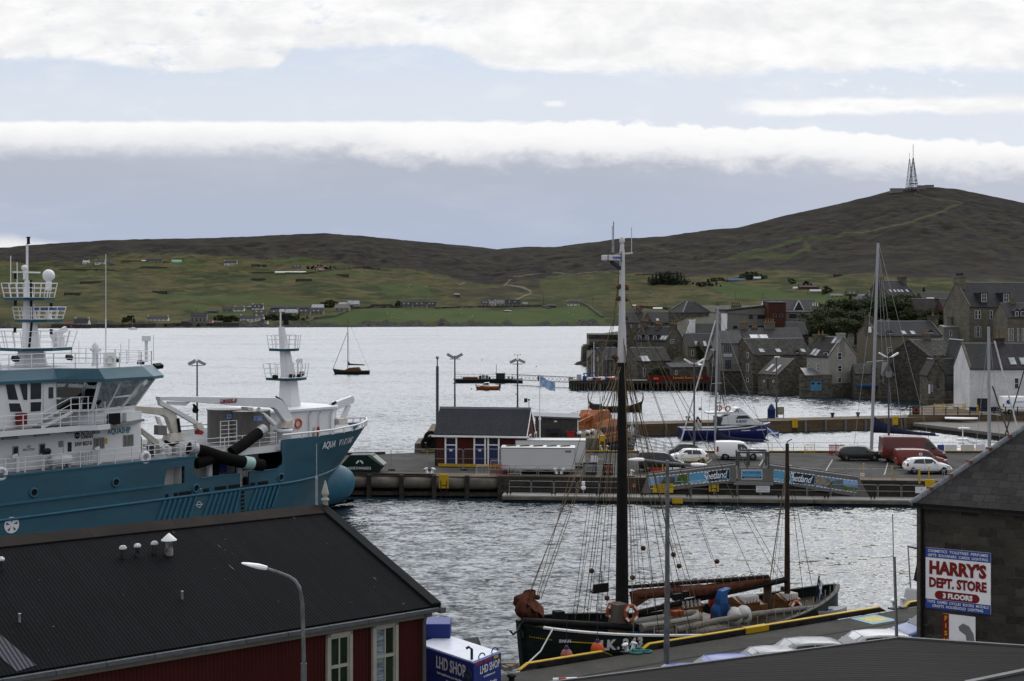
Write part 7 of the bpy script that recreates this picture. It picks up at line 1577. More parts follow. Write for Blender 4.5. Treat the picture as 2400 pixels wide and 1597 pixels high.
 c=px(1409,1377,-1.5);mb=MB();mb.box(c.x-.45,-1.6,c.z-.18,c.x+.35,-1.5,c.z+.18);mb.box(c.x-.45,-1.6,c.z-.22,c.x+.35,-1.25,c.z-.16);mb.tube([(c.x,-1.55,c.z+.1),(c.x,-1.55,c.z+.75)],.025,5);mb.b('sidelight_board',black,t);c=px(1592,1396,-1.5);mb=MB();mb.box(c.x-.35,-1.6,c.z-.2,c.x+.25,-1.4,c.z+.1);mb.cbox((c.x+.35,-1.5,c.z+.02),.3,.25,.3);mb.b('sidelight_board',black,t)
 mb=MB()
 for k in range(22):x=5.5+k*.62;mb.beam((x,-hb(x,zs(x))+.1,zs(x)),(x,-hb(x,zs(x))+.1,zs(x)+.55),.03)
 mb.b('stanchion_row',galv,t)
 for k in range(26):
  x=ru(1.5,17.5);y=ru(-1.6,1.2)*min(1,hb(x,1.2)/2.6);s=ru(.12,.3);mb=MB()
  if k%3==0:mb.torus((x,y,1.06),s,.06,n=12,k=5)
  elif k%3==1:mb.cbox((x,y,1.0+s),s*2,s*1.4,s*2)
  else:mb.lathe((x,y,1.0),[(s*.5,0),(s*.5,s*2.4),(s*.2,s*2.6)],9)
  mb.b('deck_fitting',[rope_m,spar,wood,bluep,galv][k%5],t)
 def at(u,v,y):return fr.m@px(u,v,y)
 g=thing('inflatable_dinghy','grey inflatable dinghy lying on the old sailing ship cabin top','dinghy',at(1560,1462,-1.1),fr.rz);gm=M('grey inflatable rubber',(.16,.15,.13),.6,var=.08)
 mb=MB();mb.tube([(-1.8,-.5,.1),(-.2,-.55,.1),(1.2,-.5,.12),(1.75,-.3,.2),(1.85,0,.24),(1.75,.3,.2),(1.2,.5,.12),(-.2,.55,.1),(-1.8,.5,.1)],.2,14);mb.b('tube',gm,g);mb=MB();mb.box(-1.6,-.5,.1,1.4,.5,.16);mb.b('floor',darkm,g);mb=MB();mb.tube([(-1.7,-.81,.2),(0,-.86,.2),(1.2,-.81,.22)],.02,5);mb.b('rubbing_strip',black,g);mb=MB();mb.cbox((.6,-.1,.45),.6,.4,.25);mb.b('fuel_bag',M('dull orange bag',(.22,.045,.015),.7),g,bevel=.05)
 for k,(u,v)in enumerate(((1722,1445),(1744,1441))):
  p=at(u,v,-1.2);cw=M('off white canister',(.40,.40,.39),.6,stain=.25);r=thing('liferaft_canister',['white liferaft canister next to the blue deck crane','white liferaft canister next to the wooden hatch'][k],'life raft',p,fr.rz+.9,'white liferaft canisters on the sailing ship');mb=MB();mb.lathe((-.6,0,.0),[(.2,0),(.36,.08),(.36,.55),(.38,.57),(.38,.63),(.36,.65),(.36,1.12),(.2,1.2)],16,'x');mb.b('shell',cw,r);mb=MB();mb.box(-.4,-.3,-.5,-.25,.3,-.25);mb.box(.25,-.3,-.5,.4,.3,-.25);mb.b('cradle',galv,r);mb=MB();text_mb(mb,'RFD',.2,face_m((.25,-.37,.12),(1,0,0)));mb.b('lettering',M('blue lettering',(.02,.05,.3),.5),r)
 for u,v,y,lb in((1478,1438,-.95,'orange lifebuoy on the right side of the mast casing'),(1438,1432,-.3,'orange lifebuoy half hidden left of the mast casing'),(1864,1427,-.4,'orange lifebuoy near the mizzen mast foot')):
  mb=MB();mb.torus((0,0,0),.34,.10,MR(PI/2,3,'X'));b=mb.b('lifebuoy',M('faded orange lifebuoy',(.30,.07,.03),.6),label=lb,cat='lifebuoy',group='orange lifebuoys');b.location=at(u,v,y);b.rotation_euler=(0,0,fr.rz);mb=MB()
  for a in(.78,2.35,3.93,5.5):mb.cbox((cos(a)*.34,0,sin(a)*.34),.1,.23,.23,MR(-a,3,'Y'))
  mb.b('white_band',white,b)
 for u,v,m,lb,r in((1328,1537,M('faded pink buoy',(.30,.10,.09),.6,var=.3,scale=3),'faded pink ball fender hanging on the ship bow',.27),(1400,1523,orange,'bright orange ball fender hanging beside the registration number',.30)):
  p=at(u,v,-2.85);f=thing('ball_fender',lb,'fender',p,0,'ball fenders on the sailing ship');mb=MB();mb.ball((0,0,0),r,18,12,1.15);mb.b('ball',m,f);mb=MB();mb.lathe((0,0,r*1.0),[(.12,0),(.09,.1),(.06,.16)],10);mb.tube([(0,0,r),(.02,.1,1.7)],.014,5);mb.b('lanyard',M('blue buoy top',(.03,.03,.09),.6),f)
 b=thing('rowing_boat','small blue and white dinghy at the stern of the old sailing ship','boat',at(1927,1445,-1.6),fr.rz-.5);rows=[]
 for i in range(9):s=i/8*2-1;w=.5*(1-abs(s)**2.4)+.03;rows.append([(s*1.25,-w,.38+.1*s*s),(s*1.25,-w*.8,.05),(s*1.25,0,-.05),(s*1.25,w*.8,.05),(s*1.25,w,.38+.1*s*s)])
 mb=MB();mb.loft(rows,close=False,cap=False);mb.b('hull',white,b);mb=MB();mb.box(-.3,-.4,.25,-.1,.4,.29);mb.box(.4,-.35,.25,.6,.35,.29);mb.b('thwart',bluep,b)
 mb=MB();a,c=at(1297,1472,-1.5),G(1236,1556,1.9);mb.tube([a,a.lerp(c,.5)-Vector((0,0,.25)),c],.035,6);mb.b('mooring_rope',offwhite,label='pale mooring rope from the ship bow down to the quay',cat='rope')
 mb=MB();a,c=at(1466,1487,-2.5),G(1516,1513,1.9);mb.tube([a,a.lerp(c,.5)-Vector((0,0,.12)),c],.03,6);mb.b('mooring_rope',rope_m,label='short hemp mooring rope by the white registration number',cat='rope')
swan()
# FOREGROUND QUAY AND BUILDINGS
ZQ=1.9
def foreground():
 qd=Vector((.848,.53,0));e0=G(1213,1570,ZQ);qn=Vector((-.53,.848,0));rz=math.atan2(.53,.848)
 fr=Fr((e0.x,e0.y,0),rz)
 m=bpy.data.materials.new('quay road');m.use_nodes=True;nt=m.node_tree;b=nt.nodes['Principled BSDF'];b.inputs['Roughness'].default_value=.95;b.inputs['Specular IOR Level'].default_value=.1
 tcn=node(nt,'ShaderNodeTexCoord');x,y,z=sep(nt,tcn.outputs['Object']);n1=noise(nt,tcn.outputs['Object'],.5,6,.65);n2=noise(nt,tcn.outputs['Object'],25,3,.5);n3=noise(nt,comb(nt,x*.15,y*1.2,.0),1.0,5,.6)
 base=mix(nt,n1.ss(.3,.7),(.038,.037,.035),(.060,.058,.053));base=mix(nt,n3.ss(.5,.7)*.5,base,(.035,.034,.033));base=mix(nt,n2.ss(.45,.75)*.3,base,(.13,.125,.115))
 tan=mix(nt,n1.ss(.3,.7),(.075,.062,.045),(.105,.088,.066));wob=(noise(nt,tcn.outputs['Object'],.8,3,.5)-.5)*.4
 strip=(y*-1+wob).ss(4.1,4.25)*(y*-1+wob).ss(7.1,6.9);base=mix(nt,strip,base,tan);line=((y+2.3).fn('ABSOLUTE')).ss(.13,.06);base=mix(nt,line*.8,base,(.014,.014,.014))
 nt.links.new(base,b.inputs['Base Color']);bn=node(nt,'ShaderNodeBump');bn.inputs['Strength'].default_value=.25;bn.inputs['Distance'].default_value=.02;nt.links.new(n2.s,bn.inputs['Height']);nt.links.new(bn.outputs[0],b.inputs['Normal'])
 mb=MB();mb.prism([(-2.3,-.35),(70,-.35),(70,-40),(-22,-40),(-22,-9.5),(-2.3,-1.2)],'z',-3,ZQ);o=mb.b('quay_road',m,kind='structure',label='asphalt quay road with drain line and tan strip',cat='road',loc=(e0.x,e0.y,0),rz=rz)
 def kerb(lb,x0,x1):
  t=thing('quay_kerb',lb,'kerb',fr.m@Vector((x0,0,ZQ)),rz,'black and yellow kerb beams on the quay edge');L=x1-x0;k=.45
  mb=MB();mb.prism([(0,0),(L,0),(L-k,.22),(k,.22)],'y',-.24,0);mb.b('beam',spar_m,t);mb=MB();mb.prism([(-.01,.003),(k,.225),(L-k,.225),(L+.01,.003),(L+.01,.02),(L-k,.26),(k,.255),(-.01,.02)],'y',-.20,.01);mb.b('yellow_top',yellow,t)
  for j in range(int(L/2.1)):mb=MB();mb.box(.9+j*2.1,-.27,.0,1.15+j*2.1,-.242,.1);mb.b('scupper',black,t)
 spar_m=M('black kerb timber',(.018,.017,.016),.7,var=.3)
 xk=lambda u,v:fr.hit(u,v,(0,0,ZQ+.2),(0,0,1)).x
 kerb('short kerb beam with yellow top below the ship bow',0,xk(1444,1530));kerb('long kerb beam with yellow top beside the old sailing ship',xk(1508,1516),xk(2096,1428));kerb('kerb beam with yellow top starting by the corner of the stone store',xk(2136,1420),xk(2136,1420)+20)
 p=fr.m@Vector((xk(1478,1519),-.1,ZQ));bollard(p,rz,'white twin mooring bollard with green rope on the quay by the ship number',.72)
 mb=MB();mb.torus((0,0,.06),.3,.06);mb.torus((.1,.05,.14),.24,.05);mb.torus((.5,.1,.05),.2,.05);o=mb.b('rope_coil',M('sea green rope',(.05,.18,.16),.9,var=.3,scale=8),label='sea green mooring rope heaped round the quay bollard',cat='rope');o.location=p+Vector((.25,-.15,0))
 p=fr.m@Vector((xk(2125,1422),-.1,ZQ));bollard(p,rz,'white twin mooring bollard at the corner of the stone store',.9)
 mb=MB();a=fr.z(1800,1475,ZQ+.3);mb.box(a.x-.7,-.3,ZQ+.02,a.x+.7,.03,ZQ+.28);o=mb.b('ladder_plate',yellow,label='yellow ladder plate set into the quay kerb',cat='ladder plate');o.location=(e0.x,e0.y,0);o.rotation_euler=(0,0,rz)
 a=fr.z(2048,1452,ZQ);t=thing('painted_marking','blue bordered yellow square painted on the quay','road marking',fr.m@Vector((a.x,a.y,ZQ+.004)),rz);mb=MB();mb.box(-.85,-.75,0,.85,.75,.004);mb.b('border',M('pale blue road paint',(.20,.34,.42),.8,var=.2,scale=6),t);mb=MB();mb.box(-.62,-.5,.005,.62,.5,.009);mb.b('infill',M('pale yellow road paint',(.42,.36,.16),.8,var=.4,scale=9),t)
 for k,(u,v,s)in enumerate(((1190,1566,.35),(1200,1568,.3),(1183,1570,.25))):
  p=G(u,v,ZQ);mb=MB();mb.cbox((0,0,s*.35),s*2,s,s*.7,MR(k,3,'Z'));o=mb.b('timber_offcut',M('bleached timber',(.16,.15,.12),.9,var=.3),label=['bleached timber block at the end of the quay, the middle one','bleached timber block nearest the kerb end','smallest bleached timber block at the quay end'][k],cat='timber',group='timber offcuts at the quay end');o.location=p
 p=G(1199,1597,ZQ);mb=MB();mb.lathe((0,0,0),[(.14,0),(.12,.1),(.12,.25),(.2,.3),(.2,.38),(.1,.44)],14);o=mb.b('small_bollard',darkm,label='small black bollard at the bottom edge by the blue tank',cat='bollard');o.location=(p.x,p.y,ZQ-.1)
 a,bb=P(1296,1594,50),P(1470,1588,50);t=thing('barrier_pole','red and white striped barrier pole at the bottom edge','barrier',a);n=8;d=bb-a
 for nm,mt,par in(('pole',frame_w,0),('red_stripes',red,1)):
  mb=MB()
  if par==0:mb.tube([(0,0,0),tuple(d)],.075,8)
  else:
   for k in range(4):mb.tube([tuple(d*((k*2+.6)/n)),tuple(d*((k*2+1.4)/n))],.078,8)
  mb.b(nm,mt,t)
 mb=MB();mb.beam((.2,0,0),(.2,0,a.z*-1+ZQ),.12);mb.b('support',darkm,t)
 a=P(1473,1592,52);t=thing('yellow_box','yellow barrier motor box behind the dark roof edge','box',(a.x,a.y,ZQ));mb=MB();mb.box(-.13,-.15,0,.13,.15,a.z+.2-ZQ);mb.b('body',yellow,t,bevel=.01);mb=MB();mb.box(-.15,-.17,a.z+.2-ZQ,.15,.17,a.z+.24-ZQ);mb.b('lid',M('light yellow lid',(.62,.45,.03),.5),t)
 bl=paint('blue car paint',(.03,.06,.30));sv=paint('silver car paint',(.42,.43,.45));gy=paint('grey car paint',(.20,.205,.215));bl2=paint('steel blue car paint',(.05,.09,.22))
 for u,vtop,c,lb,spec in((1590,1560,bl,'bright blue car nearest the lamp post behind the ribbed roof',HATCH),(1682,1538,bl,'bright blue car with roof glinting left of the grey cars',HATCH),(1790,1518,gy,'grey car between the blue car and another grey roof',HATCH),(1872,1498,gy,'grey car with side mirror showing in the middle of the row',SUV),(2032,1480,sv,'silver car showing windscreen and roof right of the grey cars',SUV)):
  Y=(H-ZQ-spec['st'][4][3]-.02)*F/(vtop-VH);car('hatchback',lb,0,0,0,0,spec,c,radians(10),True,'cars parked behind the ribbed roof',anchor=((u-U0)/F*Y,Y,ZQ))
 Y=62;car('estate_car','steel blue car nosing out left of the stone store',0,0,0,0,SUV,bl2,radians(16),True,'cars parked behind the ribbed roof',anchor=((2088-U0)/F*Y+2.1,Y+.5,ZQ))
 zr=7.5;t=thing('ribbed_roof_building','low building with dark ribbed metal roof filling the bottom right corner','building',(8,38,0))
 pts=[P(1285,1602,36.2),P(2104,1497,40.9),P(2440,1520,39.8),P(2440,1690,32),P(1285,1690,32)];lo=[Vector((p.x-8,p.y-38,p.z))for p in pts]
 rf=ribbed('dark ribbed roof sheet',(.015,.0135,.0135),.22,'y',.8,.25,.010,.6,seam=1.1,spec=.06);rm=P(2185,1690,32);rm=Vector((rm.x-8,rm.y-38,rm.z+.12))
 mb=MB();top=[lo[0],lo[1],rm,lo[4]];mb.add([tuple(p)for p in top]+[(p.x,p.y,p.z-.25)for p in top],[(0,1,2,3),(4,7,6,5),(0,4,5,1),(1,5,6,2),(2,6,7,3),(3,7,4,0)]);mb.b('roof_left_slope',rf,t)
 mb=MB();top=[lo[1],lo[2],lo[3],rm];mb.add([tuple(p)for p in top]+[(p.x,p.y,p.z-.25)for p in top],[(0,1,2,3),(4,7,6,5),(0,4,5,1),(1,5,6,2),(2,6,7,3),(3,7,4,0)]);mb.b('roof_right_slope',rf,t)
 mb=MB();q=[(p.x*.97,p.y*.97)for p in(lo[0],lo[1],lo[2],lo[3],lo[4])];mb.prism(q,'z',ZQ,6.2);mb.b('wall',harl_grey,t);mb=MB();mb.beam(lo[1]+Vector((0,0,.03)),lo[2]+Vector((0,0,.03)),.12,.06);mb.beam(lo[0]+Vector((0,0,.02)),lo[1]+Vector((0,0,.02)),.08,.05);mb.b('edge_flashing',steel_s,t)
 a,bb=P(2265,1600,30.5),P(2420,1568,31.5);a-=Vector((8,38,0));bb-=Vector((8,38,0));mb=MB();mb.beam(a,bb,.14,.05);mb.b('lower_eave',steel_s,t);mb=MB();dn=Vector((.3,-1.2,-.5));mb.add([tuple(a+dn*.05),tuple(bb+dn*.05),tuple(bb+dn),tuple(a+dn)],[(0,1,2,3)]);mb.b('gap_shade',black,t)  # black sheet stands in for the shade in the gap below the eave
 Yc=52;c0=P(2153,1168,Yc);wd=math.atan2(-.53,.848);fr2=Fr((c0.x,c0.y,0),wd);t=thing('shop_building','dark stone shop building with slate roof and large shop sign','shop',(c0.x,c0.y,0),wd);he=c0.z
 sm=stone('dark squared rubble',(.046,.041,.034),.62,.34,.5,(.062,.058,.05),.9,.8,'x',.9);L=14;D=11
 mb=MB();mb.box(0,0,0,L,D,he-.05);mb.b('wall',sm,t)
 hipe=fr2.hit(2400,1003,(0,0,0),(1,-1,0));k=(hipe.z-he)/hipe.x;zrid=he+k*D/2;o=.25
 sl=stone('heavy weathered slate',(.033,.030,.0305),.42,.24,.38,(.02,.02,.02),.8,.6,'x',.3,.8)
 c=[(-o,-o,he-k*o),(L+o,-o,he-k*o),(L+o,D+o,he-k*o),(-o,D+o,he-k*o),(D/2,D/2,zrid),(L-D/2,D/2,zrid)]
 mb=MB();mb.add(c+[(x,y,z-.14)for x,y,z in c],[(0,1,5,4),(1,2,5),(2,3,4,5),(3,0,4),(6,10,11,7),(7,11,8),(8,11,10,9),(9,10,6),(0,6,7,1),(1,7,8,2),(2,8,9,3),(3,9,6,0)]);r=mb.b('roof',sl,t)
 mb=MB();mb.tube([c[0],tuple(Vector(c[0]).lerp(Vector(c[4]),.5)),c[4]],.12,8);hr_=mb.b('hip_ridge',M('weathered lead hip',(.13,.135,.15),.6,var=.3,scale=5,stain=.4),t)
 for j in range(1,10):p=Vector(c[0]).lerp(Vector(c[4]),j/10);mb=MB();mb.cbox(p+Vector((0,0,.08)),.12,.3,.12,MR(.78,3,'Z'));mb.b('rusty_clip',M('rusty iron',(.10,.045,.025),.8,var=.3),hr_)
 mb=MB();mb.box(-.12,-.33,he-.24,L,-.22,he-.14);mb.b('gutter',black,t);mb=MB();mb.tube([(.17,-.28,he-.2),(.17,-.1,he-.45),(.17,-.1,0)],.05,8);mb.b('downpipe',black,t);mb=MB();mb.box(-.06,-.04,0,.08,.0,he-.2);mb.b('corner_stones',stone('paler quoins',(.085,.075,.06),.4,.35,.2),t)
 y=-.04;A=lambda u,v:fr2.y(u,v,y);q0,q1=A(2170,1283),A(2322,1428);w,h=q1.x-q0.x,q0.z-q1.z;h=q0.z-A(2170,1424).z;z1,x0=q0.z,q0.x
 mb=MB();mb.box(x0,-.07,z1-h,x0+w,-.005,z1);s=mb.b('shop_sign',white,t);blu=M('sign blue',(.028,.065,.27),.5,var=.05);dr=M('sign red',(.17,.012,.012),.5,var=.05)
 mb=MB();mb.box(x0,-.078,z1-h*.158,x0+w,-.0705,z1);mb.b('blue_band',blu,s);mb=MB();mb.box(x0,-.078,z1-h,x0+w,-.0705,z1-h*.845);mb.b('blue_band',blu,s)
 n=10;hh=h*.072;cx,cz=x0+w*.49,z1-h*.768;xr=w*.345-hh;pill=[(cx+xr+cos(a)*hh,cz+sin(a)*hh)for a in[-PI/2+PI*i/n for i in range(n+1)]]+[(cx-xr+cos(a)*hh,cz+sin(a)*hh)for a in[PI/2+PI*i/n for i in range(n+1)]]
 mb=MB();mb.prism(pill,'y',-.079,-.0705);mb.b('red_lozenge',dr,s)
 def tx(nm,lines,mat,yy=-.08):
  mb=MB()
  for txt,fz,size,fw,bold in lines:
   tmp=MB();text_mb(tmp,txt,size,face_m((0,0,0),(1,0,0)),bold=bold,thick=.008);xs=[p[0]for p in tmp.v];zs=[p[2]for p in tmp.v];kx=w*fw/(max(xs)-min(xs));mx,mz=(max(xs)+min(xs))/2,(max(zs)+min(zs))/2
   mb.add([(x0+w/2+(a-mx)*kx,yy+b,z1-h*fz+c-mz)for a,b,c in tmp.v],tmp.f)
  mb.b(nm,mat,s)
 tx('red_lettering',[("HARRY'S",.315,h*.285,.88,.034),('DEPT. STORE',.565,h*.215,.885,.024)],dr,-.074);tx('white_lettering',[('3 FLOORS',.768,h*.11,.46,.012),('COSMETICS  TOILETRIES  PERFUMES',.045,h*.062,.925,.001),('GIFTS  SOUVENIRS  CARDS  LIGHTING',.115,h*.062,.925,.001),('TOYS  GAMES  CYCLES  BOOKS  MODELS',.885,h*.062,.95,.001),('CRAFTS  HOUSEHOLD  LIGHTING',.95,h*.062,.78,.001)],white)
 p0,p1=A(2210,1438),A(2286,1438);zz=p0.z;hh=1.6;mb=MB();mb.box(p0.x,-.05,zz-hh,p1.x,-.005,zz);f=mb.b('fish_sign',white,t);mb=MB();mb.box(p0.x,-.056,zz-hh,p0.x+.22,-.0505,zz);r_=mb.b('red_band',dr,f)
 mb=MB()
 for i,ch in enumerate('FISH'):text_mb(mb,ch,.24,face_m((p0.x+.11,-.056,zz-.17-i*.27),(1,0,0)),bold=.006,thick=.006)
 mb.b('yellow_lettering',M('sign yellow lettering',(.5,.33,.02),.5),r_)
 gx=p0.x+.8;mb=MB();mb.prism([(gx-.24,zz-.42),(gx-.08,zz-.28),(gx+.14,zz-.36),(gx+.3,zz-.62),(gx+.36,zz-1.1),(gx+.08,zz-1.1),(gx+.02,zz-.7),(gx-.2,zz-.56)],'y',-.054,-.0505);mb.b('plain_fish_shape',greyp,f)
 a,bb=P(2092,1205,58),P(2103,1492,58);t=thing('aerial_pole','thin leaning aerial pole left of the stone shop','pole',(bb.x,58,ZQ));l1=P(2096,1305,58);o=Vector((bb.x,58,ZQ));mb=MB();mb.tube([(.02,0,0),tuple(l1-o)],.075,8,.06);mb.b('pole',galv,t);mb=MB();mb.tube([tuple(l1-o-Vector((.03,0,.2))),tuple(a-o)],.018,5);mb.b('aerial',darkm,t)
 Y=57;a=P(1567,1085,Y);t=thing('street_lamp','tall double armed street lamp standing before the old sailing ship','street lamp',(a.x-.05,Y,ZQ),0,'street lamps near the quay');h=a.z-ZQ;gm=M('mottled galvanised pole',(.12,.125,.13),.6,.3,var=.35,scale=4,stretch=(1,1,.5));mb=MB();mb.tube([(-.05,0,0),(0,0,h*.45)],.125,12,.11);mb.tube([(0,0,h*.45),(0,0,h+.1)],.10,12,.075);mb.b('pole',gm,t);mb=MB();l,r=P(1510,1079,Y)-Vector((a.x,Y,ZQ)),P(1625,1091,Y)-Vector((a.x,Y,ZQ));mb.tube([(l.x,0,l.z),(0,0,h),(r.x,0,r.z)],.055,10);mb.b('arm',gm,t)
 for sg,e in((-1,l),(1,r)):
  mb=MB();mb.loft([[(e.x+sg*d,yy*w,e.z+.02+zz*q)for yy,zz in((-1,0),(-.7,.7),(.7,.7),(1,0),(.7,-.6),(-.7,-.6))]for d,w,q in((-.05,.06,.06),(.0,.13,.09),(.25,.16,.10),(.5,.11,.06),(.6,.05,.03))]);mb.b('lamp_head',white,t)
 Y=40;a=P(705,1400,Y);t=thing('street_lamp','grey street lamp with bent arm and white head before the black roof','street lamp',(a.x,Y,ZQ),0,'street lamps near the quay');o=Vector((a.x,Y,ZQ));pts=[P(u,v,Y)-o for u,v in((709,1420),(706,1395),(702,1378),(692,1362),(678,1352),(655,1343),(625,1333))];mb=MB();mb.tube([(.04,0,0),tuple(P(712,1555,Y)-o)],.085,14);mb.b('lower_pole',gm,t);mb=MB();mb.tube([tuple(P(712,1555,Y)-o)]+[tuple(p)for p in pts],.06,12,.045);mb.b('arm',gm,t)
 h0,h1=P(622,1331,Y)-o,P(566,1320,Y)-o;d=h1-h0;mb=MB();mb.loft([[tuple(h0+d*f+Vector((0,yy*w,zz*q)))for yy,zz in((-1,0),(-.7,.8),(.7,.8),(1,0),(.7,-.8),(-.7,-.8))]for f,w,q in((-.08,.06,.06),(.05,.075,.075),(.3,.12,.08),(.7,.13,.05),(.95,.08,.025),(1.0,.03,.01))]);mb.b('lamp_head',white,t,bevel=.008)
foreground()
def red_shed():
 C=P(1030,1418,46);d=Vector((.784,.62,0));rz=math.atan2(.62,.784);fr=Fr((C.x,C.y,0),rz);he=C.z;w=7.28
 t=thing('red_shed','long dark red ribbed shed with black metal roof and cream windows','shed',(C.x,C.y,0),rz);rp=fr.hit(765,1187,(0,w,0),(0,1,0));hr=rp.z;L=48;xr=rp.x
 rw=ribbed('dark red ribbed wall',(.046,.008,.0065),.125,'x',.6,.12,.015,.8);bk=ribbed('black ribbed roof',(.0042,.0046,.0062),.115,'x',.8,.25,.007,.6,streak=.4,seam=.8,spec=.04)
 mb=MB();mb.prism([(.25,0),(2*w-.25,0),(2*w-.25,he-.2),(w,hr-.25),(.25,he-.2)],'x',-L,-.35);mb.b('wall',rw,t)
 mb=MB();k=(hr-he)/w
 for sg in(0,1):
  y0,y1=(0,w)if sg==0 else(2*w,w);mb.prism([(y0,he-.10),(y1,hr-.10),(y1,hr),(y0,he)],'x',-L,0)
 roof=mb.b('roof',bk,t);brown=M('brown ridge capping',(.016,.012,.0115),.8,var=.25,spec=.08,scale=.8,stain=.2)
 mb=MB()
 for a in range(-16,1):mb.prism([(w-.55,hr-.55*k+.02),(w,hr+.06),(w+.55,hr-.55*k+.02),(w+.55,hr-.55*k+.05),(w,hr+.10),(w-.55,hr-.55*k+.05)],'x',a*3.0-2.99,min(a*3.0,0))
 mb.b('ridge_cap',brown,roof);mb=MB();mb.prism([(0,he+.01),(w,hr+.01),(w,hr+.09),(0,he+.08)],'x',-.30,.06);mb.prism([(0,he-.2),(w,hr-.2),(w,hr+.08),(0,he+.07)],'x',.02,.06);mb.b('verge_cap',M('black verge trim',(.008,.0085,.010),.8,spec=.06),roof)
 gt=M('grey gutter',(.07,.075,.082),.6,var=.15,scale=4);mb=MB()
 for j in range(34):mb.box(-1.42*(j+1)+.02,-.16,he-.18,-1.42*j,-.02,he-.06)
 g=mb.b('gutter',gt,t);mb=MB();mb.box(-L,-.02,he-.34,-.3,.2,he-.16);mb.b('fascia',M('cream fascia',(.10,.096,.08),.6,stain=.3),t);mb=MB();mb.tube([(-.55,-.08,he-.15),(-.55,.08,he-.5),(-.55,.08,1.9)],.06,10);mb.b('downpipe',gt,t);mb=MB();mb.box(-.1,-.2,he-.24,.12,.0,he-.06);mb.b('gutter_end',gt,g)
 cream=M('cream window timber',(.30,.29,.245),.6,var=.08,stain=.12);gg=M('green reflecting glass',(.012,.022,.014),.1,var=.5,scale=.8);pg=M('painted reflection glass',(.16,.20,.23),.08,var=.6,scale=3,stretch=(1,1,6))  # the pale panes have a streaky water reflection painted into their colour
 for(u0,v0,u1),panes in(((763,1486,822),(gg,gg,gg,gg)),((870,1464,929),(pg,gg,pg,gg))):
  a,b=fr.y(u0,v0,.25),fr.y(u1,v0-9,.25);x0,x1,z1=a.x,b.x,a.z;h=2.62;z0=z1-h;mb=MB();f=.11;y0=.12
  mb.box(x0,y0,z0,x0+f,.3,z1);mb.box(x1-f,y0,z0,x1,.3,z1);mb.box(x0,y0,z1-f,x1,.3,z1);mb.box(x0-.05,y0-.06,z0-.1,x1+.05,.3,z0);fm=mb.b('window_frame',cream,t);zm=z1-h*.40;xm=(x0+x1)/2;mb=MB()
  mb.box(x0+f,.16,z1-f-.07,x1-f,.3,z1-f);mb.box(x0+f,.155,zm-.05,x1-f,.3,zm+.05);mb.box(x0+f,.16,z0,x1-f,.3,z0+.12);mb.box(x0+f,.165,z0,x0+f+.05,.3,z1-f);mb.box(x1-f-.05,.165,z0,x1-f,.3,z1-f);mb.box(xm-.022,.17,z0,xm+.022,.3,z1-f);mb.b('sash',cream,fm)
  for i,(xa,xb)in enumerate(((x0+f,xm),(xm,x1-f))):
   for j,(za,zb)in enumerate(((zm,z1-f),(z0,zm))):mb=MB();mb.box(xa,.215,za,xb,.235,zb);mb.b('pane',panes[i+0*j],fm)
  mb=MB();mb.prism([(x0-.2,z1+.06),(x1+.2,z1+.06),(x1+.12,z1+.2),(x0-.12,z1+.2)],'y',.05,.26);mb.b('hood_mould',M('dark red hood',(.085,.016,.013),.6),fm)
 co,no=Vector((0,0,he)),Vector((0,-k,1)).normalized()
 def on(u,v):return fr.hit(u,v,co,no)
 zinc=M('peeling white vent',(.42,.42,.43),.6,var=.5,scale=7,stain=.75)
 for u,v,r in((288,1308,.125),(322,1303,.12),(362,1297,.125),(0,1336,.14)):
  p=on(u,v);mb=MB();mb.lathe(p+Vector((0,0,-.1)),[(r*.62,0),(r*.62,.38)],12);st=mb.b('roof_vent',M('dark peeling pipe',(.02,.02,.02),.6,var=.9,scale=9),t);mb=MB();mb.lathe(p+Vector((0,0,.24)),[(r*.9,.04),(r*1.0,.06),(r*.95,.10),(r*.6,.15),(.02,.16)],14);mb.b('vent_cap',zinc,st)
 p=on(396,1300);mb=MB();mb.lathe(p+Vector((0,0,-.1)),[(.13,0),(.13,.34),(.115,.36),(.115,.58)],14);st=mb.b('roof_vent',M('patched vent pipe',(.10,.095,.09),.7,var=.85,scale=5),t);mb=MB();mb.lathe(p+Vector((0,0,.46)),[(.25,0),(.25,.02),(.02,.23)],20);mb.b('cone_cap',white,st)
 for u,v in((46,1458),(427,1404)):p=on(u,v);mb=MB();mb.lathe(p,[(.035,-.05),(.035,.2),(.045,.21),(.045,.24)],10);mb.b('vent_stub',galv,t)
 p=fr.hit(778,1190,(0,w,0),(0,1,0));mb=MB();mb.lathe((xr-.05,w,hr-.1),[(.11,0),(.11,.3),(.15,.33),(.15,.38),(.08,.42),(.08,.48),(.14,.54),(.14,.6),(.02,1.05)],8);mb.b('finial',cream,t);q=fr.hit(742,1040,(0,w,0),(0,1,0));mb=MB();mb.tube([(q.x,w,hr),(q.x,w,hr+1.1)],.045,8);mb.tube([(q.x,w,hr+1.1),(q.x,w,q.z)],.018,5);mb.b('aerial',galv,t)
 a=on(-12,1500);mb=MB();n0=no*.012;b0=[on(-20,1470),on(85,1560),on(40,1575),on(-60,1490)];mb.add([tuple(p+n0)for p in b0]+[tuple(p-no*.02)for p in b0],[(0,1,2,3),(4,7,6,5),(0,4,5,1),(1,5,6,2),(2,6,7,3),(3,7,4,0)]);mb.b('grey_roof_sheet',ribbed('blue grey sheet',(.014,.015,.026),.115,'x',.5,.1,.012,.9),roof)
 Y=49.5;o=P(1110,1555,Y);rz2=-.05;f2=Fr((o.x,o.y,0),radians(62));bl=M('royal blue paint',(.018,.032,.17),.45,var=.06,stain=.12);t=thing('fuel_tank','royal blue fuel tank container with white shop lettering beside the red shed','fuel tank',(o.x,o.y,0),0);ztop=o.z
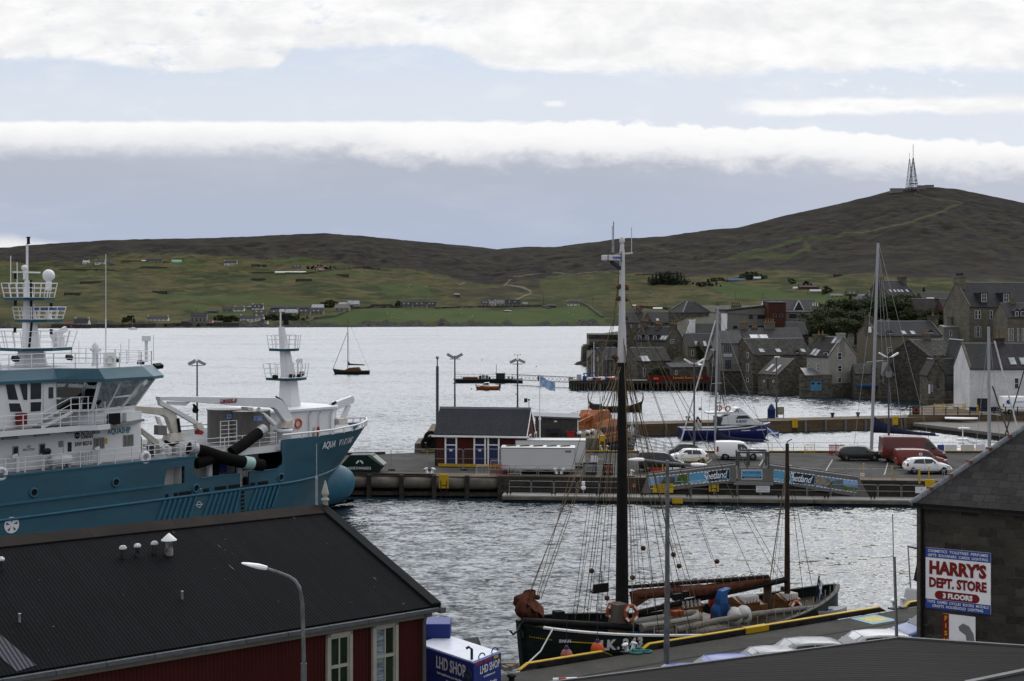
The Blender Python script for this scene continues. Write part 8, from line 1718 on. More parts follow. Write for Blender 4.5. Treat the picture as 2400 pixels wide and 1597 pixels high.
 e1,e2=P(1175,1541,Y+1.6),P(1000,1528,Y+2.3);c0=Vector((0,0));r1=Vector((e1.x-o.x,e1.y-o.y));l1=Vector((e2.x-o.x,e2.y-o.y))*1.25
 base=[(0,0),tuple(r1),tuple(r1+l1),tuple(l1)];mb=MB();mb.prism(base,'z',ZQ,ztop);mb.b('body',bl,t,bevel=.03);mb=MB();sc=lambda p:((p[0]-(r1+l1).x/2)*.93+(r1+l1).x/2,(p[1]-(r1+l1).y/2)*.93+(r1+l1).y/2);mb.prism([sc(p)for p in base],'z',ztop,ztop+.02);mb.b('top_plate',M('pale blue white top',(.50,.53,.60),.3,var=.06),t)
 def face(nm,p,q,fx,z,s,size,mat,bold=.004,sx=.8):p,q=Vector((*p,0)),Vector((*q,0));dd=(q-p).normalized();c=p.lerp(q,fx);mb=MB();text_mb(mb,s,size,face_m((c.x,c.y,z),dd,off=.006),bold=bold,sx=sx);mb.b(nm,mat,t)
 face('shop_lettering',l1,(0,0),.62,ztop-.42,'LHD SHOP',.62,frame_w,.006,.62);face('shop_lettering',(0,0),r1,.57,ztop-.36,'LHD SHOP',.40,frame_w,.004,.70);face('service_lettering',(0,0),r1,.5,ztop-.92,'Fuel Supply Service',.19,frame_w);face('service_lettering',(0,0),r1,.5,ztop-1.12,'Yachting Apparel',.19,frame_w);face('service_lettering',l1,(0,0),.72,ztop-1.02,'Workwear & PPE',.22,frame_w);face('small_lettering',l1,(0,0),.6,ztop-.78,'Email: shop@lhdmarine.co.uk  Online Shop',.11,frame_w,0);face('small_lettering',(0,0),r1,.55,ztop-.62,'www.lhdmarine.co.uk',.11,frame_w,0)
 def patch(nm,p,q,f0,f1,z0,z1,mat):p,q=Vector((*p,0)),Vector((*q,0));a,b=p.lerp(q,f0),p.lerp(q,f1);no=(q-p).normalized().cross(Vector((0,0,1)));mb=MB();mb.add([tuple(v+no*s+Vector((0,0,z)))for s in(.012,.001)for v,z in((a,z0),(b,z0),(b,z1),(a,z1))],[(0,1,2,3),(4,7,6,5),(0,4,5,1),(1,5,6,2),(2,6,7,3),(3,7,4,0)]);mb.b(nm,mat,t)
 ph=M('dark photo decal',(.03,.045,.09),.5,var=.9,scale=7);patch('photo_decal',l1,(0,0),.84,.97,ztop-.75,ztop-.25,ph);patch('photo_decal',(0,0),r1,.84,.98,ztop-.42,ztop-.15,ph);patch('red_label',(0,0),r1,.05,.3,ztop-.13,ztop-.05,red);patch('red_label',(0,0),r1,.38,.62,ztop-.13,ztop-.05,red);patch('yellow_label',(0,0),r1,.72,.88,ztop-.14,ztop-.04,yellow)
 for f,rr in((.25,.09),(.72,.10)):
  p=Vector(r1)*f;mb=MB();mb.torus((p.x+.05,p.y+.2,ztop+.12),rr,.025,MR(PI/2,3,'X'),14,6,0,PI);mb.box(p.x-.09,p.y+.17,ztop,p.x-.05,p.y+.23,ztop+.12);mb.b('lifting_eye',bl,t)
 p=Vector(l1)*.08;mb=MB();mb.tube([(p.x+.1,p.y+.25,ztop),(p.x+.1,p.y+.25,ztop+.38),(p.x+.0,p.y+.25,ztop+.46),(p.x-.1,p.y+.25,ztop+.40)],.05,8);mb.b('vent_pipe',darkm,t)
 a=P(1055,1463,Y+3.6);t2=thing('pump_cabinet','tall royal blue pump cabinet behind the blue tank','cabinet',(a.x-2,a.y,ZQ));mb=MB();mb.box(-1,0,0,2,1.2,a.z-ZQ);mb.b('body',bl,t2,bevel=.03);mb=MB();mb.box(1.96,.2,1.4,2.03,.9,1.9);mb.tube([(1.9,-.1,a.z-ZQ-1.05),(2.1,-.1,a.z-ZQ-1.05),(2.1,-.1,a.z-ZQ-1.6)],.05,6);mb.b('pipe',bl,t2)
 a=P(1118,1528,56);t3=thing('dark_canvas_heap','dark canvas covered heap behind the blue tank top','heap',(a.x,56,ZQ));mb=MB();mb.prism([(-1.0,0),(.5,0),(.4,.7),(0,a.z+.25-ZQ),(-.6,a.z+.15-ZQ)],'y',0,1.5);mb.b('cover',M('dark canvas',(.02,.02,.02),.9),t3);
red_shed()
# SMALL BOAT HARBOUR
def rails_on(t,pts,h=1.0,n=3,step=1.5,mat=None,r=.02,name='railing',post=.045):
 mat=mat or galv;pts=[Vector(p)for p in pts];mb=MB()
 for k in range(1,n+1):mb.tube([p+Vector((0,0,h*k/n))for p in pts],r,5,cap=False)
 for p0,p1 in zip(pts,pts[1:]):
  m=max(1,int((p1-p0).length/step))
  for k in range(m+1):p=p0.lerp(p1,k/m);mb.beam(p,p+Vector((0,0,h)),post)
 return mb.b(name,mat,t)
def breakwater():
 zt=1.5;a,b=P(1455,0,184.2),P(2150,0,196.2);rz=math.atan2(b.y-a.y,b.x-a.x);L=hypot(b.x-a.x,b.y-a.y);fr=Fr((a.x,a.y,0),rz)
 cw=stone('brown concrete wall',(.105,.076,.046),2.6,.55,.14,(.05,.04,.03),.8,.3,'x',.25)
 t=thing('breakwater','brown concrete breakwater with timber fenders behind the blue survey boat','breakwater',(a.x,a.y,0),rz)
 mb=MB();mb.box(0,0,-3,L+8,4.2,zt);mb.b('wall',cw,t);mb=MB();mb.box(-.02,-.05,zt,L+8,4.2,zt+.03);mb.b('top_surface',tanstrip,t)
 for u in(1560,1640,1720,1887,1934,1981,2028,2073,2120):x=fr.y(u,995,0).x;mb=MB();mb.box(x-.14,-.22,-.6,x+.14,-.01,zt+.08);mb.b('fender_post',M('grey fender timber',(.13,.13,.13),.8,var=.3,stretch=(1,1,.2)),t)
 for u in(1862,2097):x=fr.y(u,985,0).x;mb=MB();mb.box(x-.40,-.2,.55,x+.40,-.02,zt+.25);l=mb.b('ladder_cap',yellow,t);mb=MB();mb.beam((x-.25,-.15,-.5),(x-.25,-.15,.6),.06);mb.beam((x+.25,-.15,-.5),(x+.25,-.15,.6),.06);[mb.beam((x-.25,-.15,-.3+.3*k),(x+.25,-.15,-.3+.3*k),.05)for k in range(3)];mb.b('ladder',darkm,l)
 for u in(1566,2013,1944):x=fr.z(u,978,zt).x;mb=MB();mb.lathe((0,0,0),[(.3,0),(.2,.1),(.2,.4),(.32,.5),(.32,.62),(.1,.7)],12);o=mb.b('iron_bollard',darkm,label={1566:'iron bollard on the breakwater left of the survey boat',2013:'iron bollard on the breakwater near the tall yacht mast',1944:'iron bollard in the middle of the breakwater top'}[u],cat='bollard',group='iron bollards on the breakwater');o.location=fr.m@Vector((x,3.2,zt))
 q=thing('harbour_quay','stone quay with railings before the white house','quay',(0,190,0));lo=lambda u,Y:(P(u,0,Y).x,Y-190)
 mb=MB();mb.prism([lo(2128,197),lo(2560,199),lo(2600,222),lo(2260,222),lo(2150,214)],'z',-3,1.75);mb.b('block',cw,q);mb=MB();mb.prism([lo(2129,197.1),lo(2560,199.1),lo(2600,222),lo(2260,222),lo(2151,214)],'z',1.75,1.76);mb.b('paving',tanstrip,q)
 r=thing('railing','dark bar railing with raked posts on the quay before the white house','railing',(0,190,1.76));pts=[(*lo(u,197.4),0)for u in(2132,2420)];mb=MB()
 for z in(.35,.7,1.1):mb.tube([(p[0],p[1],z)for p in pts],.03,6)
 mb.b('rail_bars',darkm,r);
 for u in range(2133,2420,28):x,y=lo(u,197.4);mb=MB();mb.beam((x,y,0),(x-.05,y-.12,1.2),.12);mb.b('post',darkm,r)
 g=thing('yellow_gate','yellow barred safety gate on the quay by the stone gables','gate',(*P(2190,0,204).xy,1.76));mb=MB();Lg=72/F*204
 for z in(.3,1.0):mb.beam((0,0,z),(Lg,0,z),.08)
 for x in(0,Lg*.3,Lg*.93,Lg):mb.beam((x,0,0),(x,0,1.15),.12)
 mb.b('frame',yellow,g)
 s=thing('sign','white red and green safety notice on the yellow gate','sign',(*P(2214,0,203.8).xy,2.2));mb=MB();mb.box(0,-.03,0,1.2,0,.62);mb.b('panel',frame_w,s);mb=MB();mb.box(.05,-.036,.42,1.15,-.031,.58);mb.b('red_band',red,s);mb=MB();mb.box(.05,-.036,.06,.55,-.031,.32);mb.b('green_block',M('bright lime',(.25,.45,.03),.5),s);mb=MB();text_mb(mb,'DANGER',.13,face_m((.6,-.036,.5),(1,0,0)),thick=.005);text_mb(mb,'DEEP WATER',.09,face_m((.85,-.031,.2),(1,0,0)),thick=.005);mb.b('lettering',darkm,s)
 c=thing('lifebuoy_cabinet','dark lifebuoy cabinet at the corner of the quay by the white house','cabinet',(*P(2147,0,198.5).xy,1.76));mb=MB();mb.box(-.5,0,0,.5,.12,1.2);mb.box(-.5,-.2,1.1,.5,.12,1.2);mb.b('housing',darkm,c);mb=MB();mb.torus((0,0,0),.33,.08,MR(PI/2,3,'X'));o=mb.b('lifebuoy',M('faded orange lifebuoy',(.30,.07,.03),.6),label='faded orange lifebuoy in the dark cabinet on the far quay',cat='lifebuoy',group='orange lifebuoys');o.location=c.location+Vector((0,-.1,.6))
 mb=MB();mb.tube([(0,0,0),(0,0,1.3)],.12,8);mb.b('yellow_post',yellow,label='yellow post before the white house garage door',cat='post').location=(*P(2291,0,199).xy,1.76)
 sl=thing('floating_slip','dark timber floating slip at the right edge of the boat harbour','pontoon',(0,190,0));poly=[G(u,v,.85)for u,v in((2140,992),(2375,1020),(2480,1020),(2480,978),(2200,984),(2150,987))]
 mb=MB();mb.prism([(p.x,p.y-190)for p in poly],'z',.45,.85);mb.b('deck',M('silvered deck boards',(.13,.125,.115),.85,var=.15,stretch=(.5,6,1)),sl);mb=MB();mb.prism([(p.x+.15,p.y-189.9)for p in poly],'z',-.8,.45);mb.b('float',timber,sl)
 for k,(u,v,L,lb)in enumerate(((2215,985,4.2,'upturned white dinghy lying left on the floating slip'),(2253,990,4.4,'upturned white dinghy on a trolley nearest the slip edge'))):
  p=G(u,v,.85);d=thing('upturned_dinghy',lb,'dinghy',p,-.35+k*.1,'upturned dinghies on the slip');rows=[]
  for i in range(11):s=i/10*2-1;w=.75*(1-abs((s+.25)/1.25)**2.6)+.04 if s>-.9 else .6;rows.append([(s*L/2,-w,.45),(s*L/2,-w*.7,.62),(s*L/2,0,.70),(s*L/2,w*.7,.62),(s*L/2,w,.45)])
  mb=MB();mb.loft(rows);mb.b('hull',white,d);mb=MB();mb.lathe((-.2,-.5,.2),[(.05,0),(.2,0),(.2,.12),(.05,.12)],10,'y');mb.box(-.3,-.4,.2,.3,.4,.4);mb.b('trolley',red,d)
 p=G(2310,983,.85);tr=thing('boat_trolley','empty blue wheeled boat trolley on the slip','trolley',p);mb=MB();mb.beam((-1.2,0,.3),(1.2,0,.3),.1);mb.beam((0,-.6,.3),(0,.6,.3),.1);mb.b('frame',galv,tr)
 for x in(-1.2,1.2):mb=MB();mb.lathe((x,-.1,.25),[(.05,0),(.25,0),(.25,.15),(.05,.15)],12,'y');mb.b('wheel',M('blue wheel',(.03,.06,.25),.6),tr)
 p=G(2400,984,.85);bb=thing('covered_boat','dinghy under blue cover at the right edge of the slip','boat',p,.2);mb=MB();mb.loft([[(x,-w,.1),(x,-w,.45),(x,0,h),(x,w,.45),(x,w,.1)]for x,w,h in((-2.6,.1,.4),(-1.8,.6,.7),(0,.8,.9),(1.8,.7,.8),(2.4,.5,.6))]);mb.b('cover',M('royal blue canvas',(.02,.03,.16),.8,var=.2),bb);mb=MB();mb.box(-2.4,-.5,0,2.3,.5,.12);mb.b('hull',yellow,bb)
 t_,X,at,k=car('large_van','white high roofed van with blue badge before the white house',0,0,0,0,VAN_L,paint('white car paint',(.7,.7,.71)),0,False,'vans by the harbour',anchor=(*P(2395,0,199.6).xy,1.76),cat='van');mb=MB();mb.lathe((X(.75),-1.035,1.75),[(.3,0),(.3,.02)],16,'y');mb.b('round_badge',M('badge blue',(.02,.06,.25),.5),t_);mb=MB();text_mb(mb,'VOLUNTARY SERVICE',.3,face_m((X(2.6),-1.035,1.75),(1,0,0)),sx=.7);mb.b('lettering',M('badge blue',(.02,.06,.25),.5),t_)
 def lamp(lb,u,vt,Y,z0,two=True,box=None):
  a=P(u,vt,Y);h=a.z-z0;t=thing('street_lamp',lb,'street lamp',(a.x,Y,z0),0,'street lamps near the quay');mb=MB();mb.tube([(0,0,0),(0,0,h*.35)],.12,8);mb.tube([(0,0,h*.35),(0,0,h)],.08,8);mb.b('pole',steel_s,t)
  for sg in((-1,1)if two else(1,)):
   mb=MB();mb.tube([(0,0,h-.1),(sg*.35,0,h)],.04,6);m=MR(-sg*.55,3,'Y')if two else Matrix.Identity(3);c=Vector((sg*.65 if two else .1,0,h+.18 if two else h));mb.cbox(c,.75,.3,.16,m);mb.b('lamp_head',white,t,bevel=.03)
  if box:mb=MB();mb.box(-.25,-.18,box,.25,.05,box+.55);mb.b('junction_box',greyp,t)
 lamp('street lamp with two raised heads among the cars behind the people carrier',1627,851,137.6,ZD);lamp('single headed street lamp on the breakwater by the notice board',1820,837,196,zt,False,2.1);lamp('street lamp with two raised heads behind the tall red van',2083,836,142,ZD,True,8)
 p=(*P(1808,0,195).xy,zt);t=thing('blue_fuel_bin','dark blue domed bin on the breakwater','bin',p);mb=MB();mb.lathe((0,0,0),[(.55,0),(.55,1.1),(.58,1.12),(.58,1.2),(.3,1.75),(.12,1.95),(.02,2.0)],16);mb.b('body',M('navy bin',(.012,.025,.10),.5),t)
 p=(*P(1830,0,195).xy,zt);t=thing('notice_board','weathered framed notice board on the breakwater','notice',p);mb=MB();mb.box(-.45,0,.5,.45,.1,1.55);mb.b('frame',M('grey green frame',(.08,.085,.06),.7),t);mb=MB();mb.box(-.36,-.02,.6,.36,-.002,1.45);mb.b('panel',M('faded panel',(.22,.21,.15),.7),t);mb=MB();mb.beam((-.4,.05,0),(-.4,.05,.5),.08);mb.beam((.4,.05,0),(.4,.05,.5),.08);mb.b('leg_pair',darkm,t)
breakwater()
def hullform(mb,L,B,D,fb,sheer=.3,n=14,bowsharp=2.2,stern=.75,m0=0):
 def hb(s):return B/2*(stern+(1-stern)*min(s/.35,1)**.7)*(1-max(0,(s-.45)/.55)**bowsharp)
 rows=[]
 for i in range(n+1):
  s=i/n;x=-L/2+L*s;w=max(hb(s),.02);zt=fb+sheer*(max(0,s-.3)/.7)**2+sheer*.2*(1-s);rk=.06*L*max(0,(s-.8)/.2)
  rows.append([(x,-w,zt),(x-rk*.4,-w*.93,zt*.5),(x-rk,-w*.72,-D*.2),(x-rk,0,-D),(x-rk,w*.72,-D*.2),(x-rk*.4,w*.93,zt*.5),(x,w,zt)])
 mb.loft(rows,close=True,smooth=True);return hb,rows
def boats():
 Y=181.5;a=P(1700,0,Y);t=thing('survey_boat','white and navy survey catamaran lying against the brown breakwater','motor boat',(a.x,Y,0),.05);fr=Fr(t.location,.05);navy=M('navy hull',(.012,.018,.095),.35,var=.08);wh=M('gelcoat white',(.58,.59,.60),.35,var=.04)
 q=lambda u,v,y=-1.7:(lambda r:(r.x,r.z))(fr.y(u,v,y));R3=lambda*p:[(1340+x/4.209,900+y/4.209)for x,y in p]
 mb=MB();hullform(mb,11.8,4.0,.6,1.25,.75,16,2.6,.95);mb.b('hull',navy,t);mb=MB();mb.tube([(-5.9,-1.95,1.27),(-2,-2.06,1.27),(0,-2.04,1.32),(2.5,-1.8,1.5),(4.6,-.95,1.8),(5.8,0,2.0),(4.6,.95,1.8),(0,2.04,1.3),(-5.9,1.95,1.27)],.09,6);mb.b('gunwale',wh,t)
 mb=MB();mb.prism([(-5.8,-1.85),(2.2,-1.8),(4.6,-.9),(5.6,0),(4.6,.9),(2.2,1.8),(-5.8,1.85)],'z',1.1,1.22);mb.b('deck',wh,t)
 cab=R3((1475,405),(1500,330),(1590,300),(1740,300),(1800,350),(1890,390),(1880,410));mb=MB();mb.prism([q(*p,-1.5)for p in cab],'y',-1.5,1.5);mb.b('cabin',wh,t,bevel=.08);fly=R3((1590,300),(1620,240),(1660,235),(1735,295));mb=MB();mb.prism([q(*p,-1.3)for p in fly],'y',-1.3,1.3);mb.b('flybridge',wh,t,bevel=.08);mb=MB();mb.prism([q(*p,-1.4)for p in R3((1340,285),(1600,275),(1740,298),(1600,305),(1345,298))],'y',-1.4,1.4);mb.b('aft_canopy',wh,t)
 for pts in(R3((1618,345),(1640,315),(1730,312),(1762,342)),):mb=MB();mb.prism([q(*p,-1.5)for p in pts],'y',-1.53,1.53);mb.b('cabin_window',glass,t)
 mb=MB();mb.prism([q(*p,-1.2)for p in R3((1430,325),(1470,330),(1470,405),(1430,405))],'y',-1.2,1.2);mb.b('aft_window',glass,t)
 c=q(*R3((1675,372))[0],-1.5);mb=MB();text_mb(mb,'SURVEY',.42,face_m((c[0],-1.505,c[1]),(1,0,0)),bold=.012);mb.b('lettering',navy,t);c=q(*R3((1632,272))[0],-1.3);mb=MB();mb.torus((c[0],-1.31,c[1]),.15,.05,MR(PI/2,3,'X')@Matrix.Scale(1.5,3,Vector((0,1,0))));mb.beam((c[0]-.5,-1.31,c[1]-.05),(c[0]-.2,-1.31,c[1]+.02),.01,.06);mb.b('oval_emblem',navy,t)
 for u,v in R3((1455,240),(1540,245)):c=q(u,v,-.9);mb=MB();mb.torus((0,0,0),.3,.08,MR(PI/2,3,'X'));o=mb.b('lifebuoy',M('faded orange lifebuoy',(.30,.07,.03),.6),label='faded orange lifebuoy on the survey boat roof, '+('left one' if u<1700 else 'right one'),cat='lifebuoy',group='orange lifebuoys');o.location=fr.m@Vector((c[0],-.9,c[1]));o.rotation_euler=(0,0,.05)
 mb=MB();c=q(*R3((1450,280))[0],0);zt_=q(*R3((1450,60))[0],0)[1];mb.tube([(c[0],-.4,c[1]),(c[0]+.3,0,zt_)],.05,6);mb.tube([(c[0]+1.0,.4,c[1]),(c[0]+.3,0,zt_)],.05,6)
 for k in range(4):z=c[1]+(zt_-c[1])*(k+1)/5;mb.beam((c[0]-.35,-.2,z),(c[0]+.9,.2,z),.05)
 mb.b('mast_frame',darkm,t);mb=MB();mb.lathe((c[0]+.8,0,c[1]+.5),[(.3,0),(.34,.1),(.2,.3)],12);mb.ball((c[0]-.3,-.3,zt_-.5),.2,10,8);mb.b('radar',wh,t);mb=MB();a1,a2=q(*R3((1240,325))[0],-.8),q(*R3((1290,400))[0],-.8);mb.beam((a1[0],-.8,a1[1]),(a2[0],-.8,a2[1]),.2);mb.beam((a1[0]-.3,-.8,1.3),(a1[0],-.8,a1[1]),.18);mb.b('stern_crane',M('brown crane',(.10,.03,.015),.6),t);mb=MB();c=q(*R3((1245,420))[0],-2.0);mb.cbox((c[0],-2.02,c[1]),.9,.1,.9);mb.b('side_panel',M('pale panel',(.4,.42,.38),.6),t)
 rails_on(t,[(1.5,-1.75,1.5),(4.4,-.9,1.8),(5.5,0,2.0),(4.4,.9,1.8)],.6,2,1.0,galv,.018)
 mb=MB();c=q(*R3((1282,320))[0],0);mb.tube([(c[0],0,1.2),(c[0],0,q(*R3((1282,140))[0],0)[1])],.03,5);mb.ball((c[0]-.2,0,q(*R3((1270,245))[0],0)[1]),.22,10,8);mb.b('aerial_mast',galv,t)
 Y=160;a=P(1415,0,Y);t=thing('lifeboat','orange and dark blue lifeboat moored behind the raised quay','lifeboat',(a.x,Y+2.5,0),.95);og=M('lifeboat orange',(.24,.068,.014),.5,var=.12,stain=.2);nv=M('lifeboat navy',(.016,.018,.03),.5)
 mb=MB();hullform(mb,15,5.4,.7,1.5,1.3,16,2.8,.92);mb.b('hull',nv,t);mb=MB();hb,rows=hullform(MB(),15,5.5,.7,1.5,1.3,16,2.8,.92);mb.tube([r[0]for r in rows]+[r[6]for r in rows[::-1]],.16,6);mb.b('belting',black,t);mb=MB();mb.prism([(-7.2,-2.4),(2,-2.5),(5,-1.6),(6.6,-.3),(6.6,.3),(5,1.6),(2,2.5),(-7.2,2.4)],'z',1.45,1.6);mb.b('deck',M('dark deck',(.06,.055,.05),.8),t)
 mb=MB();mb.loft([[(x,-w,1.6),(x,-w*.96,z*.6+.6),(x,-w*.75,z),(x,w*.75,z),(x,w*.96,z*.6+.6),(x,w,1.6)]for x,w,z in((-4.6,1.7,2.9),(-3.8,2.0,3.9),(-.5,2.1,4.2),(1.6,2.0,4.0),(3.2,1.7,2.9),(4.6,1.3,2.2))],smooth=False);mb.b('wheelhouse',og,t,bevel=.1)
 mb=MB();mb.loft([[(x,-w,3.9),(x,-w*.9,z),(x,w*.9,z),(x,w,3.9)]for x,w,z in((-3.4,1.2,4.6),(-2.6,1.4,5.2),(-.6,1.4,5.2),(.3,1.2,4.5))],smooth=False);mb.b('upper_steering',og,t,bevel=.08);mb=MB();mb.cbox((-1.2,0,5.5),.8,1.0,.7);mb.b('console',darkm,t,bevel=.05)
 for x in(-2.8,-1.2,.4,1.9):
  for sg in(-1,1):mb=MB();mb.cbox((x,sg*2.03,3.15),.9,.12,.55);mb.b('side_window',glass,t,bevel=.04)
 mb=MB();mb.cbox((-4.5,.4,2.5),.3,.9,1.5);mb.b('aft_door',darkm,t);mb=MB();mb.beam((-4.8,-1.2,1.6),(-4.4,-1.4,4.6),.4,.5);mb.beam((-4.4,-1.4,4.6),(-6.2,-.6,3.9),.35,.45);mb.b('davit',og,t,bevel=.05);mb=MB();mb.loft([[(x,-w,4.3),(x,0,4.3+h),(x,w,4.3)]for x,w,h in((-4.3,.3,.3),(-3.4,1.1,.8),(-2.2,1.2,.7),(-1.6,.4,.2))]);mb.b('orange_cover',M('bright orange cover',(.36,.08,.015),.7,var=.15),t)
 for y in(-1.7,1.7):mb=MB();mb.tube([(-5.6,y*.8,1.9),(-4.9,y,1.9),(-4.2,y,1.9)],.3,10);mb.b('raft_canister',white,t)
 rails_on(t,[(6.3,-.4,2.8),(2,-2.5,1.9),(-6.9,-2.4,1.6),(-7.1,2.4,1.6),(2,2.5,1.9)],.9,2,1.1,galv,.02);rails_on(t,[(-4.2,-1.6,4.1),(-4.2,1.6,4.1),(-1,1.8,4.3)],.8,2,.8,galv,.02)
 for x,y,h in((-1.8,-.8,8.2),(-1.8,.8,7.6),(-3,0,6.8),(.2,.4,6.6)):mb=MB();mb.tube([(x,y,4.6),(x,y,h)],.025,5);mb.b('aerial',galv,t)
 mb=MB();mb.tube([(-7.15,-.4,1.6),(-7.15,.2,1.6)],.05,6);mb.torus((-7.1,0,2.0),.33,.09,MR(PI/2,3,'Y'));mb.b('stern_lifebuoy',orange,t)
 Y=227;a=P(1443,964,Y);t=thing('viking_longship','brown wooden longship with tall curled prow beyond the orange lifeboat','longship',(a.x,Y,0),.1);wd=M('dark tarred oak',(.035,.024,.017),.7,var=.3);mb=MB();rows=[]
 for i in range(17):
  s=i/16*2-1;x=s*4.3;w=1.0*(1-abs(s)**2.2)+.04;zt=.75+.9*abs(s)**2.5;kb=-.35+1.2*max(0,abs(s)-.6)**1.3;rows.append([(x,-w,zt),(x,-w*.85,.3+kb*.5),(x,0,kb),(x,w*.85,.3+kb*.5),(x,w,zt)])
 mb.loft(rows,close=False,cap=False);mb.b('hull',wd,t)
 for sg in(-1,1):mb=MB();mb.tube([(sg*4.2,0,1.2),(sg*4.45,0,1.9),(sg*4.5,0,2.5),(sg*4.45,0,2.9),(sg*4.3,0,3.0)],.13,8,.07);mb.b('prow',wd,t)
 mb=MB();[mb.box(-3+k*1.0,-.8,.55,-2.75+k*1.0,.8,.62)for k in range(7)];mb.b('thwarts',wd,t);mb=MB();mb.tube([(-3,-.3,.8),(2.8,.1,.85)],.1,8);mb.b('lowered_spar',rope_m,t)
 Y=350;a=P(823,876,Y);t=thing('sailing_yacht','small dark green yacht with brown mast anchored alone on the sound','yacht',(a.x,Y,0),PI);hg=M('dark green yacht hull',(.012,.018,.015),.4);br=M('brown cabin wood',(.10,.045,.018),.5,var=.2)
 mb=MB();hullform(mb,9.2,2.4,.5,.75,.55,14,2.2,.5);mb.b('hull',hg,t);mb=MB();mb.loft([[(x,-w,.8),(x,-w*.9,z),(x,w*.9,z),(x,w,.8)]for x,w,z in((-2.4,.7,1.2),(-2,.8,1.75),(.3,.75,1.6),(1.5,.4,1.1))]);mb.b('cabin',br,t,bevel=.05);mb=MB();hb,rows=hullform(MB(),9.25,2.44,.5,.75,.55,14,2.2,.5);mb.tube([r[0]for r in rows],.06,5);mb.tube([r[6]for r in rows],.06,5);mb.b('toe_rail',br,t)
 mb=MB();mb.tube([(.85,0,.9),(.85,0,13.9)],.085,8,.05);mb.b('mast',M('brown spruce mast',(.13,.055,.02),.5),t);mb=MB();mb.tube([(.75,0,2.3),(-3.4,0,2.2)],.07,6);mb.b('boom',br,t);mb=MB();mb.prism([(.8,3.2),(.2,2.6),(-3.3,2.42),(-3.3,2.2),(.7,2.2)],'y',-.12,.12);mb.b('sail_cover',hg,t);mb=MB();mb.tube([(4.5,0,1.3),(1.0,0,10.2)],.055,6);mb.b('furled_forestay',hg,t);mb=MB();[mb.tube([(.85,0,13.7),(x,y,1)],.02,4)for x,y in((.5,-1.15),(.5,1.15),(-4.5,0))];mb.b('stays',darkm,t)
 Y=985;a=P(311,0,Y);t=thing('sailing_yacht','tiny white yacht moored off the far shore','yacht',(a.x,Y,0),PI);mb=MB();hullform(mb,6.5,2.0,.4,.8,.4);mb.b('hull',white,t);mb=MB();mb.tube([(0,0,.8),(0,0,9)],.09,6);mb.b('mast',galv,t);mb=MB();mb.box(-1.6,-.6,.8,.8,.6,1.4);mb.b('cabin',white,t,bevel=.1)
 Y=286;a=P(1142,0,Y);t=thing('motor_boat','small orange brown motor boat with white wheelhouse below the raft','motor boat',(a.x,Y,0),PI-.05);mb=MB();hullform(mb,4.9,1.7,.4,.62,.45,12,2.4,.8);mb.b('hull',M('orange brown hull',(.22,.06,.015),.5,var=.2),t);mb=MB();mb.prism([(-.5,.6),(-.4,1.5),(.6,1.4),(1.1,.9),(2.2,.85),(2.2,.6)],'y',-.55,.55);mb.b('wheelhouse',white,t,bevel=.05);mb=MB();mb.prism([(-.3,1.0),(-.25,1.4),(.5,1.33),(.8,1.05)],'y',-.57,.57);mb.b('cabin_window',glass,t);mb=MB();mb.box(-2.75,-.2,.3,-2.35,.2,1.1);mb.box(-2.65,-.08,-.4,-2.5,.08,.4);mb.b('outboard',black,t,bevel=.04)
 for u,v,m,lb in((1105,913,red,'red mooring buoy beside the small motor boat'),(1130,845,orange,'tiny red buoy far out above the raft'),(1257,860,yellow,'tiny yellow buoy out beyond the gangway truss'),(1209,925,red,'small red buoy behind the right floodlight pole')):
  p=G(u,v,0);r=.004*p.y/F*400;mb=MB();mb.ball((0,0,r*.4),r,10,8);mb.lathe((0,0,r*1.2),[(r*.3,0),(r*.2,r*.8)],6);o=mb.b('mooring_buoy',m,label=lb,cat='buoy',group='mooring buoys');o.location=p
 a=P(1063,0,312);t=thing('work_raft','long black work raft with railings and a small hut out on the sound','raft',(a.x,312,0),0);L=162/F*312
 mb=MB();mb.prism([(1.5,-.3),(L,-.3),(L,.8),(0,.8),(.4,.3)],'y',-2,2);mb.b('hull',black,t);rails_on(t,[(.5,-1.9,.8),(L-1,-1.9,.8),(L-1,1.9,.8)],1.1,2,1.3,darkm,.03,post=.05);mb=MB();mb.box(9.4,-.8,.8,11.4,.8,2.0);mb.b('hut',darkm,t);mb=MB();mb.box(9.2,-1,2.0,11.6,1,2.1);mb.tube([(9.5,0,2),(9.5,0,4)],.06,5);mb.b('hut_roof',darkm,t);mb=MB();mb.loft([[(x,-w,.9),(x,0,.8),(x,w,.9),(x,w,1.2),(x,-w,1.2)]for x,w in((2,.1),(2.8,.5),(5,.6),(5.4,.5))]);mb.b('upturned_tender',M('dull red tender',(.18,.04,.03),.6),t)
 for x,s in((5.9,.7),(6.6,.9),(7.4,.8),(8,.5),(12.2,.6),(13,.5)):mb=MB();mb.cbox((x,0,.8+s/2),s*.8,s,s);mb.b('deck_gear',[galv,greyp,darkm][int(x)%3],t)
 a,b=P(1205,0,305),P(1352,0,293);d=Vector((b.x-a.x,b.y-a.y,0));rz=math.atan2(d.y,d.x);L=d.length;t=thing('lattice_gangway','long lattice truss gangway between the work raft and the boating jetty','gangway',(a.x,a.y,0),rz);mb=MB()
 for y in(-.6,.6):
  for z in(1.0,2.1):mb.beam((0,y,z),(L,y,z),.09)
  n=16
  for k in range(n):x0,x1=L*k/n,L*(k+1)/n;mb.beam((x0,y,1.0 if k%2 else 2.1),(x1,y,2.1 if k%2 else 1.0),.06)
 mb.b('truss',galv,t);mb=MB();mb.box(0,-.55,.95,L,.55,1.0);mb.b('walkway',greyp,t)
